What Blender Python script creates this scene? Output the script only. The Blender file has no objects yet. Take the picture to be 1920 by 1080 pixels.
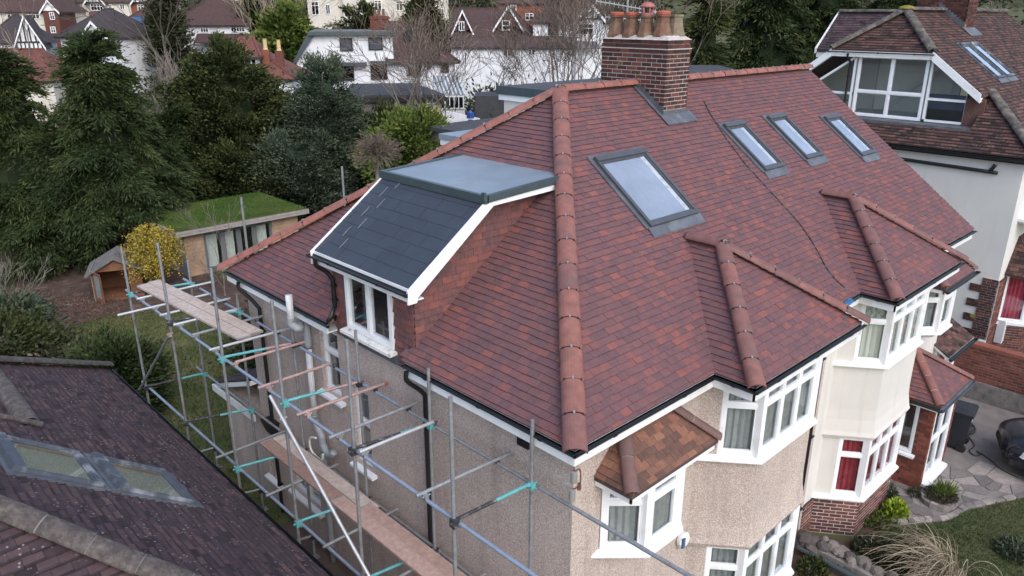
import bpy, math, random
import numpy as np
from mathutils import Vector, Matrix
random.seed(7); RNG = np.random.default_rng(7)
V = Vector
SC = bpy.context.scene
COL = SC.collection
# ---------------------------------------------------------------- camera, world, sun, exposure
CAM = V((-5.5268, -4.7367, 4.4632)); YAW, PIT, ROL, FPX = 0.767506, 0.343184, 0.003605, 1436.57
FWD = V((math.sin(YAW)*math.cos(PIT), math.cos(YAW)*math.cos(PIT), -math.sin(PIT)))
_r = V((math.cos(YAW), -math.sin(YAW), 0)); _u = _r.cross(FWD)
RIGHT = _r*math.cos(ROL) + _u*math.sin(ROL); UP = _u*math.cos(ROL) - _r*math.sin(ROL)
cd = bpy.data.cameras.new('camera'); cam = bpy.data.objects.new('camera', cd); COL.objects.link(cam)
cd.sensor_width = 36.0; cd.lens = FPX/1920*36; cd.clip_start = 0.1; cd.clip_end = 2000
m3 = Matrix((RIGHT, UP, -FWD)).transposed()
cam.matrix_world = Matrix.Translation(CAM) @ m3.to_4x4()
SC.camera = cam
W = bpy.data.worlds.new('World'); SC.world = W; W.use_nodes = True
nt = W.node_tree; bg = nt.nodes['Background']
SUN_TO = V((-0.22, -0.70, 0.68)).normalized()          # direction towards the veiled sun
sky = nt.nodes.new('ShaderNodeTexSky'); sky.sky_type = 'NISHITA'; sky.sun_disc = False
sky.sun_elevation = math.asin(SUN_TO.z); sky.sun_rotation = math.atan2(SUN_TO.x, SUN_TO.y)
sky.air_density = 1.0; sky.dust_density = 2.0; sky.ozone_density = 1.0
hs = nt.nodes.new('ShaderNodeHueSaturation'); hs.inputs['Saturation'].default_value = 0.85   # cloud veil greys the sky
nt.links.new(sky.outputs[0], hs.inputs['Color']); nt.links.new(hs.outputs[0], bg.inputs['Color'])
bg.inputs['Strength'].default_value = 0.15
sd = bpy.data.lights.new('sun', 'SUN'); sun = bpy.data.objects.new('sun', sd); COL.objects.link(sun)
sd.energy = 0.6; sd.angle = math.radians(50); sd.color = (1.0, 0.985, 0.975)
sun.location = (0, -20, 40); sun.rotation_euler = (-SUN_TO).to_track_quat('-Z', 'Y').to_euler()
SC.view_settings.view_transform = 'Standard'; SC.view_settings.look = 'None'
SC.view_settings.exposure = 1.0; SC.view_settings.gamma = 1.0
try: SC.view_settings.use_curve_mapping = False
except Exception: pass
G = -5.0                                                # ground level (z = 0 is the eaves of the pair of houses)

def ray(px, py): return FWD + RIGHT*((px-960)/FPX) + UP*((540-py)/FPX)
def at(px, py, n, d):                                   # where the line of sight through a photo pixel meets a plane
    n = V(n); r = ray(px, py); return CAM + r*((d - n.dot(CAM))/n.dot(r))
def atx(px, py, x): return at(px, py, (1, 0, 0), x)
def aty(px, py, y): return at(px, py, (0, 1, 0), y)
def atz(px, py, z): return at(px, py, (0, 0, 1), z)
def ats(px, py, s): return CAM + ray(px, py)*s          # at depth s along the view axis
HF = V((math.sin(YAW), math.cos(YAW), 0)); HR = V((math.cos(YAW), -math.sin(YAW), 0))
# ---------------------------------------------------------------- materials
MATS = {}
def new_mat(name):
    m = bpy.data.materials.new(name); m.use_nodes = True; t = m.node_tree
    b = t.nodes['Principled BSDF']; MATS[name] = m; return m, t, b
def N(t, kind, **kw):
    n = t.nodes.new('ShaderNode'+kind)
    for k, v in kw.items():
        if k in n.inputs: n.inputs[k].default_value = v
        else: setattr(n, k, v)
    return n
def ramp(t, stops, src=None, interp='LINEAR'):
    r = t.nodes.new('ShaderNodeValToRGB'); r.color_ramp.interpolation = interp; e = r.color_ramp.elements
    while len(e) < len(stops): e.new(0.5)
    for el, (p, c) in zip(e, stops): el.position = p; el.color = (*c, 1)
    if src is not None: t.links.new(src, r.inputs['Fac'])
    return r
def mix(t, a, b, fac, mode='MIX'):
    m = t.nodes.new('ShaderNodeMix'); m.data_type = 'RGBA'; m.blend_type = mode
    for s, i in ((fac, 0), (a, 6), (b, 7)):
        if hasattr(s, 'links') or hasattr(s, 'is_linked'): t.links.new(s, m.inputs[i])
        elif i == 0: m.inputs[0].default_value = s
        else: m.inputs[i].default_value = (*s, 1)
    return m.outputs[2]
def coord(t): return t.nodes.new('ShaderNodeTexCoord').outputs['Object']
def geo_pos(t): return t.nodes.new('ShaderNodeNewGeometry').outputs['Position']
def noise(t, scale, detail=4, rough=0.6, vec=None):
    n = N(t, 'TexNoise'); n.inputs['Scale'].default_value = scale; n.inputs['Detail'].default_value = detail; n.inputs['Roughness'].default_value = rough
    t.links.new(vec if vec is not None else geo_pos(t), n.inputs['Vector']); return n.outputs['Fac']
def bump(t, b, h, strength, dist):
    n = N(t, 'Bump'); n.inputs['Strength'].default_value = strength; n.inputs['Distance'].default_value = dist
    t.links.new(h, n.inputs['Height']); t.links.new(n.outputs[0], b.inputs['Normal'])
def streaks(t, r, c, lo=.55, hi=.8, sc=(5, 5, .35), k=0.5):
    mp = N(t, 'Mapping'); mp.inputs['Scale'].default_value = sc; t.links.new(geo_pos(t), mp.inputs['Vector'])
    d = ramp(t, [(lo, (0, 0, 0)), (hi, (k, k, k))], noise(t, 1.0, 6, .65, mp.outputs[0])).outputs[0]; return mix(t, r, c, d)
def plain(name, c, rough=0.6, var=0.15, scale=6, bumps=0.0, metal=0.0, spec=0.5, dirt=None, streak=None):
    m, t, b = new_mat(name); f = noise(t, scale, 5)
    lo = tuple(x*(1-var) for x in c); hi = tuple(min(1, x*(1+var)) for x in c)
    r = ramp(t, [(0.3, lo), (0.7, hi)], f).outputs[0]
    if dirt:
        d = ramp(t, [(0.52, (0, 0, 0)), (0.72, (1, 1, 1))], noise(t, dirt[1], 6)).outputs[0]
        r = mix(t, r, dirt[0], d)
    if streak: r = streaks(t, r, streak)
    t.links.new(r, b.inputs['Base Color']); b.inputs['Roughness'].default_value = rough; b.inputs['Metallic'].default_value = metal
    b.inputs['Specular IOR Level'].default_value = spec
    if bumps: bump(t, b, noise(t, scale*8, 4), bumps, 0.01)
    return m
def tiles(name, stops, grime=(0.05, 0.045, 0.05), g0=0.62, lichen=None, rough=0.78, var=0.25, grime_mix=0.4, spec=0.3):
    m, t, b = new_mat(name)
    a = N(t, 'Attribute', attribute_name='tc'); fac = a.outputs['Fac']
    base = ramp(t, stops, fac).outputs[0]
    f = noise(t, 14, 6); k = ramp(t, [(0.25, (1-var,)*3), (0.75, (1+var,)*3)], f).outputs[0]
    c = mix(t, base, k, 1.0, 'MULTIPLY')
    big = ramp(t, [(g0-0.12, (0, 0, 0)), (g0+0.12, (1, 1, 1))], noise(t, 0.9, 5)).outputs[0]
    mm = t.nodes.new('ShaderNodeMath'); mm.operation = 'MULTIPLY'; mm.inputs[1].default_value = grime_mix; t.links.new(big, mm.inputs[0])  # how far the grime patches cover the base colour
    c = mix(t, c, grime, mm.outputs[0])
    if lichen:
        vo = N(t, 'TexVoronoi'); vo.inputs['Scale'].default_value = lichen[1]; t.links.new(geo_pos(t), vo.inputs['Vector'])
        sp = ramp(t, [(0.13, (1, 1, 1)), (0.23, (0, 0, 0))], vo.outputs['Distance']).outputs[0]
        patch = ramp(t, [(0.46, (0, 0, 0)), (0.58, (1, 1, 1))], noise(t, 3.0, 4)).outputs[0]
        c = mix(t, c, lichen[0], mix(t, sp, patch, 1.0, 'MULTIPLY'))
    t.links.new(c, b.inputs['Base Color']); b.inputs['Roughness'].default_value = rough; b.inputs['Specular IOR Level'].default_value = spec
    bump(t, b, noise(t, 90, 4), 0.25, 0.004)
    return m
tiles('new_tile', [(0.0, (0.122, 0.067, 0.074)), (0.45, (0.148, 0.073, 0.077)), (0.78, (0.171, 0.076, 0.076)), (0.94, (0.198, 0.079, 0.072)), (1.0, (0.230, 0.086, 0.072))], grime=(0.135, 0.077, 0.085), var=0.16)
tiles('hung_tile', [(0.0, (0.118, 0.062, 0.063)), (0.5, (0.148, 0.067, 0.065)), (0.85, (0.175, 0.071, 0.063)), (1.0, (0.21, 0.080, 0.065))], grime=(0.115, 0.064, 0.066))
tiles('old_dark_tile', [(0.0, (0.024, 0.017, 0.021)), (0.13, (0.050, 0.034, 0.040)), (0.5, (0.066, 0.043, 0.049)), (0.85, (0.082, 0.051, 0.054)), (1.0, (0.11, 0.066, 0.062))], grime=(0.044, 0.034, 0.040), lichen=((0.24, 0.235, 0.245), 17.0), rough=0.9, grime_mix=0.6)
tiles('old_brown_tile', [(0.0, (0.022, 0.015, 0.014)), (0.13, (0.05, 0.03, 0.028)), (0.5, (0.085, 0.045, 0.04)), (0.85, (0.12, 0.06, 0.05)), (1.0, (0.16, 0.08, 0.06))], grime=(0.04, 0.03, 0.028), lichen=((0.2, 0.19, 0.17), 14.0), rough=0.9, grime_mix=0.6)
tiles('weathered_orange_tile', [(0.0, (0.10, 0.058, 0.046)), (0.5, (0.16, 0.080, 0.060)), (0.9, (0.225, 0.105, 0.068)), (1.0, (0.25, 0.13, 0.08))], grime=(0.07, 0.052, 0.05), rough=0.9, grime_mix=0.6)
tiles('brick_dark', [(0.0, (0.038, 0.022, 0.022)), (0.5, (0.076, 0.031, 0.028)), (0.85, (0.115, 0.043, 0.034)), (1.0, (0.16, 0.065, 0.045))], grime=(0.03, 0.025, 0.025), lichen=((0.30, 0.24, 0.06), 2.2), rough=0.9)
tiles('brick_red', [(0.0, (0.12, 0.04, 0.03)), (0.5, (0.19, 0.06, 0.042)), (1.0, (0.26, 0.085, 0.058))], grime=(0.08, 0.035, 0.03), rough=0.9)
tiles('brick_brown', [(0.0, (0.075, 0.035, 0.032)), (0.5, (0.13, 0.05, 0.042)), (1.0, (0.24, 0.09, 0.06))], grime=(0.06, 0.035, 0.03), rough=0.9)
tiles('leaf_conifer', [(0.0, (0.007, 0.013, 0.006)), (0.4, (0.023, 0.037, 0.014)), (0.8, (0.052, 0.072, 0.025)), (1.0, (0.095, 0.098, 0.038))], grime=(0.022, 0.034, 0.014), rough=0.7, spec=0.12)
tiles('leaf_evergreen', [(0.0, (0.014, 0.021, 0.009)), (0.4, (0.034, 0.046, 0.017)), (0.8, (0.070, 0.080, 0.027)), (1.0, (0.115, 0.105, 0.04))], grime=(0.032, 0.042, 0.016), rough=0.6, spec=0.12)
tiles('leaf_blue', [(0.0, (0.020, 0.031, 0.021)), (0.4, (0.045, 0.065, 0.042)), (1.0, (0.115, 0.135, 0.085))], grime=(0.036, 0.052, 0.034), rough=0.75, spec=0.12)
tiles('leaf_bright', [(0.0, (0.045, 0.075, 0.018)), (0.5, (0.085, 0.12, 0.028)), (1.0, (0.16, 0.17, 0.04))], grime=(0.06, 0.09, 0.025), rough=0.6, spec=0.12)
tiles('leaf_dull', [(0.0, (0.022, 0.027, 0.015)), (0.5, (0.046, 0.054, 0.030)), (0.85, (0.085, 0.082, 0.050)), (1.0, (0.15, 0.125, 0.09))], grime=(0.036, 0.038, 0.024), rough=0.8, spec=0.12)
tiles('leaf_yellow', [(0.0, (0.17, 0.13, 0.03)), (0.5, (0.36, 0.27, 0.04)), (1.0, (0.52, 0.41, 0.06))], grime=(0.24, 0.19, 0.05), rough=0.7, spec=0.12)
tiles('leaf_lime', [(0.0, (0.13, 0.19, 0.02)), (1.0, (0.33, 0.42, 0.04))], grime=(0.16, 0.22, 0.03), rough=0.6, spec=0.12)
tiles('grass_blade', [(0.0, (0.045, 0.070, 0.016)), (0.5, (0.085, 0.110, 0.030)), (0.85, (0.15, 0.145, 0.055)), (1.0, (0.24, 0.205, 0.11))], grime=(0.11, 0.105, 0.045), rough=0.8, g0=0.55, spec=0.12)
tiles('grass_dark', [(0.0, (0.022, 0.040, 0.010)), (0.5, (0.045, 0.066, 0.017)), (0.85, (0.075, 0.085, 0.028)), (1.0, (0.13, 0.115, 0.055))], grime=(0.055, 0.062, 0.022), rough=0.8, g0=0.55, spec=0.12)
tiles('sedum_blade', [(0.0, (0.040, 0.085, 0.016)), (0.6, (0.070, 0.135, 0.026)), (1.0, (0.15, 0.15, 0.05))], grime=(0.11, 0.10, 0.04), rough=0.8, spec=0.12)
tiles('straw', [(0.0, (0.16, 0.125, 0.085)), (0.6, (0.30, 0.25, 0.18)), (1.0, (0.44, 0.38, 0.29))], grime=(0.2, 0.16, 0.12), rough=0.85, spec=0.12)
tiles('twig', [(0.0, (0.10, 0.075, 0.06)), (0.6, (0.16, 0.125, 0.105)), (1.0, (0.25, 0.20, 0.17))], grime=(0.12, 0.10, 0.085), rough=0.9, spec=0.12)
tiles('twig_red', [(0.0, (0.10, 0.06, 0.045)), (0.6, (0.17, 0.105, 0.08)), (1.0, (0.26, 0.17, 0.13))], grime=(0.12, 0.08, 0.06), rough=0.9, spec=0.12)
tiles('stone', [(0.0, (0.14, 0.125, 0.12)), (0.5, (0.23, 0.20, 0.19)), (1.0, (0.33, 0.29, 0.27))], grime=(0.11, 0.10, 0.09), rough=0.9, grime_mix=0.7)
tiles('stone_dark', [(0.0, (0.06, 0.052, 0.05)), (0.5, (0.11, 0.095, 0.09)), (1.0, (0.19, 0.165, 0.155))], grime=(0.05, 0.05, 0.035), rough=0.95, grime_mix=0.7)
tiles('board_wood', [(0.0, (0.27, 0.20, 0.16)), (0.5, (0.38, 0.29, 0.24)), (1.0, (0.50, 0.42, 0.37))], grime=(0.22, 0.16, 0.13), rough=0.85, g0=0.58)
tiles('board_pink', [(0.0, (0.26, 0.17, 0.14)), (0.5, (0.36, 0.24, 0.20)), (1.0, (0.46, 0.32, 0.275))], grime=(0.23, 0.15, 0.125), rough=0.85, g0=0.58)
plain('white_upvc', (0.79, 0.80, 0.82), 0.35, 0.04, dirt=((0.66, 0.65, 0.63), 2.2))
plain('white_paint', (0.78, 0.78, 0.78), 0.5, 0.05, dirt=((0.55, 0.53, 0.5), 2.5), streak=(0.45, 0.43, 0.41))
plain('worn_white', (0.74, 0.73, 0.70), 0.6, 0.08, 9, dirt=((0.32, 0.22, 0.17), 7))
plain('black_plastic', (0.012, 0.012, 0.014), 0.32, 0.2)
plain('black_worn', (0.03, 0.03, 0.033), 0.55, 0.5, 20, dirt=((0.22, 0.22, 0.23), 14))
plain('lead', (0.11, 0.12, 0.14), 0.5, 0.25, 4, metal=0.3, dirt=((0.19, 0.20, 0.22), 3))
plain('rooflight_frame', (0.085, 0.09, 0.10), 0.42, 0.12, metal=0.3)
plain('rooflight_frame_pale', (0.085, 0.097, 0.12), 0.65, 0.15, spec=0.15, dirt=((0.30, 0.31, 0.33), 3))
plain('grp_roof', (0.19, 0.235, 0.285), 0.45, 0.12, 1.4, dirt=((0.26, 0.29, 0.32), 1.2))
plain('grp_trim', (0.045, 0.065, 0.075), 0.45, 0.15)
plain('flat_roof_dark', (0.055, 0.055, 0.062), 0.8, 0.2, 2)
plain('slate_grey', (0.034, 0.041, 0.057), 0.5, 0.16, 2.5, 0.2)
plain('chalk', (0.17, 0.185, 0.21), 0.9, 0.2, 20)
plain('mortar', (0.45, 0.41, 0.39), 0.95, 0.2, 12, 0.3)
plain('mortar_grey', (0.20, 0.185, 0.175), 0.95, 0.25, 9, 0.4, dirt=((0.10, 0.09, 0.085), 6))
plain('mortar_dark', (0.075, 0.05, 0.045), 0.95, 0.2, 12, 0.3)
plain('cream_render', (0.59, 0.565, 0.53), 0.85, 0.05, 1.2, 0.12, dirt=((0.57, 0.53, 0.485), 0.9), streak=(0.42, 0.37, 0.32))
plain('grey_render', (0.60, 0.59, 0.565), 0.9, 0.05, 1.0, 0.2, dirt=((0.57, 0.565, 0.555), 0.6), streak=(0.42, 0.41, 0.40))
plain('bg_white', (0.74, 0.75, 0.78), 0.9, 0.05, 0.4, dirt=((0.52, 0.52, 0.55), 0.3), streak=(0.50, 0.50, 0.52))
plain('bg_cream', (0.60, 0.56, 0.49), 0.9, 0.06, 0.4, dirt=((0.48, 0.44, 0.39), 0.3))
plain('timber_black', (0.022, 0.02, 0.02), 0.7, 0.2)
plain('glass_dark_trim', (0.03, 0.03, 0.035), 0.4, 0.2)
plain('pvc_grey_pipe', (0.60, 0.61, 0.63), 0.5, 0.08, dirt=((0.34, 0.34, 0.35), 5))
plain('pvc_grey_fitting', (0.27, 0.29, 0.31), 0.5, 0.08)
plain('galv_steel', (0.27, 0.28, 0.295), 0.5, 0.22, 18, metal=0.35, dirt=((0.17, 0.15, 0.14), 9))
plain('alu_steel', (0.52, 0.53, 0.55), 0.42, 0.12, 12, metal=0.5)
plain('blue_steel', (0.28, 0.33, 0.42), 0.5, 0.15, 12, metal=0.3)
plain('pink_steel', (0.38, 0.26, 0.245), 0.6, 0.25, 14, metal=0.2)
plain('teal_paint', (0.10, 0.34, 0.345), 0.5, 0.18, 10)
plain('terracotta_pot', (0.15, 0.075, 0.05), 0.85, 0.4, 8, 0.2, dirt=((0.20, 0.17, 0.10), 5))
plain('stone_pot', (0.19, 0.15, 0.11), 0.9, 0.3, 8, 0.2, dirt=((0.24, 0.21, 0.05), 6))
plain('terracotta_red', (0.36, 0.085, 0.05), 0.7, 0.15, 8)
plain('cowl_red', (0.33, 0.12, 0.11), 0.6, 0.15, 8)
plain('buff_pot', (0.55, 0.40, 0.20), 0.8, 0.15, 8)
plain('concrete', (0.20, 0.18, 0.165), 0.92, 0.2, 1.5, 0.3, dirt=((0.12, 0.105, 0.095), 1.8))
plain('brown_concrete', (0.105, 0.075, 0.065), 0.8, 0.3, 0.9, 0.2, dirt=((0.06, 0.045, 0.04), 1.0))
plain('tarmac', (0.045, 0.045, 0.05), 0.9, 0.2, 3, 0.4)
plain('soil', (0.075, 0.045, 0.033), 0.95, 0.4, 3, 0.6, dirt=((0.15, 0.10, 0.075), 2))
plain('drive_grey', (0.20, 0.175, 0.165), 0.95, 0.16, 3, 0.3, dirt=((0.14, 0.12, 0.11), 1.2))
plain('bark', (0.10, 0.08, 0.065), 0.95, 0.35, 5, 0.5)
plain('bark_pale', (0.22, 0.19, 0.165), 0.95, 0.3, 5, 0.4)
plain('larch', (0.40, 0.27, 0.18), 0.8, 0.2, 4)
plain('larch_grey', (0.30, 0.27, 0.255), 0.8, 0.2, 5)
plain('grey_frame', (0.13, 0.14, 0.145), 0.5, 0.1)
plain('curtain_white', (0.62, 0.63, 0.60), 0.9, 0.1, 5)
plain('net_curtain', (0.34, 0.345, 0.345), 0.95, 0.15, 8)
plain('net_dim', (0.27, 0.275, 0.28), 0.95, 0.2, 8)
plain('curtain_red', (0.30, 0.03, 0.045), 0.9, 0.25, 6)
plain('blind_red', (0.42, 0.035, 0.06), 0.8, 0.08)
plain('blind_cream', (0.62, 0.62, 0.54), 0.9, 0.05)
plain('sky_sheen_blind', (0.35, 0.37, 0.415), 0.6, 0.22, 1.1)  # pale blind colour with the sky's reflection painted into it
plain('room_wall', (0.50, 0.475, 0.40), 0.9, 0.05)
plain('room_white', (0.78, 0.78, 0.74), 0.9, 0.05)
plain('sofa_blue', (0.03, 0.045, 0.10), 0.9, 0.2)
plain('shed_wood', (0.19, 0.085, 0.045), 0.8, 0.25, 4)
plain('shed_sage', (0.23, 0.26, 0.25), 0.85, 0.2, 5)
plain('shed_felt', (0.15, 0.14, 0.13), 0.9, 0.25, 5)
plain('fence_wood', (0.105, 0.08, 0.065), 0.9, 0.35, 3)
plain('door_orange', (0.42, 0.19, 0.05), 0.6, 0.15)
plain('bin_black', (0.018, 0.02, 0.026), 0.45, 0.15)
plain('hose', (0.035, 0.045, 0.04), 0.5, 0.2)
plain('car_paint', (0.012, 0.013, 0.02), 0.18, 0.1)
plain('car_silver', (0.50, 0.51, 0.53), 0.25, 0.05, metal=0.4)
plain('rubber', (0.015, 0.015, 0.016), 0.8, 0.2)
plain('rim', (0.40, 0.41, 0.42), 0.35, 0.1, metal=0.7)
plain('lamp_lens', (0.62, 0.65, 0.68), 0.15, 0.1)
plain('rust', (0.13, 0.06, 0.04), 0.85, 0.4, 25)
plain('ceramic_grey', (0.23, 0.22, 0.215), 0.7, 0.1)
plain('alarm_white', (0.70, 0.70, 0.69), 0.4, 0.03)
plain('alarm_blue', (0.035, 0.10, 0.22), 0.4, 0.1)
plain('meter_box', (0.66, 0.67, 0.69), 0.45, 0.05)
plain('tarp_blue', (0.025, 0.12, 0.27), 0.6, 0.2)
plain('yellow_board', (0.52, 0.45, 0.26), 0.8, 0.12, 3)
plain('moss', (0.20, 0.17, 0.03), 0.95, 0.4, 9)
plain('heather', (0.07, 0.045, 0.06), 0.9, 0.4, 20)
plain('blue_plastic', (0.03, 0.08, 0.28), 0.5, 0.2)
plain('car_glass', (0.015, 0.018, 0.02), 0.08, 0.1)
def hip_mat(name, stops):
    m, t, b = new_mat(name); oi = N(t, 'ObjectInfo')
    base = ramp(t, stops, oi.outputs['Random']).outputs[0]
    f = ramp(t, [(0.3, (0.75,)*3), (0.72, (1.2,)*3)], noise(t, 7, 6)).outputs[0]
    c = mix(t, base, f, 1.0, 'MULTIPLY'); g = ramp(t, [(0.52, (0, 0, 0)), (0.78, (0.75,)*3)], noise(t, 3.1, 3)).outputs[0]
    c = mix(t, c, (0.105, 0.075, 0.075), g)
    t.links.new(c, b.inputs['Base Color']); b.inputs['Roughness'].default_value = 0.75
    bump(t, b, noise(t, 80, 4), 0.2, 0.004)
hip_mat('hip_red', [(0.0, (0.150, 0.075, 0.070)), (0.5, (0.195, 0.086, 0.075)), (1.0, (0.245, 0.098, 0.078))])
hip_mat('ridge_weathered', [(0.0, (0.115, 0.066, 0.058)), (1.0, (0.15, 0.08, 0.07))])
hip_mat('ridge_orange', [(0.0, (0.245, 0.095, 0.075)), (1.0, (0.30, 0.115, 0.088))])
def lichen_ridge():
    m, t, b = new_mat('ridge_old'); f = noise(t, 12, 8, 0.75)
    c = ramp(t, [(0.35, (0.045, 0.038, 0.037)), (0.5, (0.085, 0.070, 0.065)), (0.64, (0.14, 0.12, 0.108)), (0.78, (0.27, 0.26, 0.25))], f).outputs[0]
    t.links.new(c, b.inputs['Base Color']); b.inputs['Roughness'].default_value = 0.95; bump(t, b, f, 0.6, 0.02)
    m, t, b = new_mat('ridge_mossy'); f = noise(t, 5, 8, 0.7)
    c = ramp(t, [(0.35, (0.045, 0.04, 0.04)), (0.52, (0.10, 0.085, 0.075)), (0.64, (0.17, 0.15, 0.13)), (0.76, (0.30, 0.24, 0.08))], f).outputs[0]
    t.links.new(c, b.inputs['Base Color']); b.inputs['Roughness'].default_value = 0.95; bump(t, b, f, 0.6, 0.02)
lichen_ridge()
def pebble(name, cols, scale=85):
    m, t, b = new_mat(name); p = geo_pos(t)
    vo = N(t, 'TexVoronoi'); vo.inputs['Scale'].default_value = scale; t.links.new(p, vo.inputs['Vector'])
    sep = N(t, 'SeparateColor'); t.links.new(vo.outputs['Color'], sep.inputs[0])
    c = ramp(t, cols, sep.outputs[0]).outputs[0]
    big = ramp(t, [(0.3, (0.90,)*3), (0.7, (1.10,)*3)], noise(t, 0.8, 5)).outputs[0]
    c = mix(t, c, big, 1.0, 'MULTIPLY'); c = streaks(t, c, (0.20, 0.155, 0.135), .5, .82, (3.5, 3.5, .3), .55)
    t.links.new(c, b.inputs['Base Color']); b.inputs['Roughness'].default_value = 0.95
    bump(t, b, vo.outputs['Distance'], 0.7, 0.008)
pebble('pebbledash', [(0.0, (0.32, 0.25, 0.215)), (0.35, (0.44, 0.355, 0.31)), (0.7, (0.505, 0.42, 0.375)), (1.0, (0.62, 0.55, 0.505))], 85)
def glass(name, tint, gloss=0.12):
    m = bpy.data.materials.new(name); m.use_nodes = True; t = m.node_tree; t.nodes.clear(); MATS[name] = m
    o = N(t, 'OutputMaterial'); tr = N(t, 'BsdfTransparent'); tr.inputs[0].default_value = (*tint, 1)
    gl = N(t, 'BsdfGlossy'); gl.inputs['Roughness'].default_value = 0.02; gl.inputs[0].default_value = (0.95, 0.97, 1, 1)
    lw = N(t, 'LayerWeight'); lw.inputs[0].default_value = 0.5; fr = N(t, 'Math', operation='POWER'); fr.inputs[1].default_value = 4.0; t.links.new(lw.outputs['Facing'], fr.inputs[0])
    ad = N(t, 'Math', operation='ADD'); ad.inputs[1].default_value = gloss; ad.use_clamp = True; t.links.new(fr.outputs[0], ad.inputs[0])
    mx = N(t, 'MixShader'); t.links.new(ad.outputs[0], mx.inputs[0]); t.links.new(tr.outputs[0], mx.inputs[1]); t.links.new(gl.outputs[0], mx.inputs[2])
    t.links.new(mx.outputs[0], o.inputs[0])
glass('glass_old', (0.88, 0.90, 0.88), 0.0); glass('glass', (0.93, 0.95, 0.95), 0.05); glass('glass_roof', (0.93, 0.95, 0.97), 0.10); glass('glass_far', (0.6, 0.63, 0.66), 0.08)
M = MATS
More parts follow.
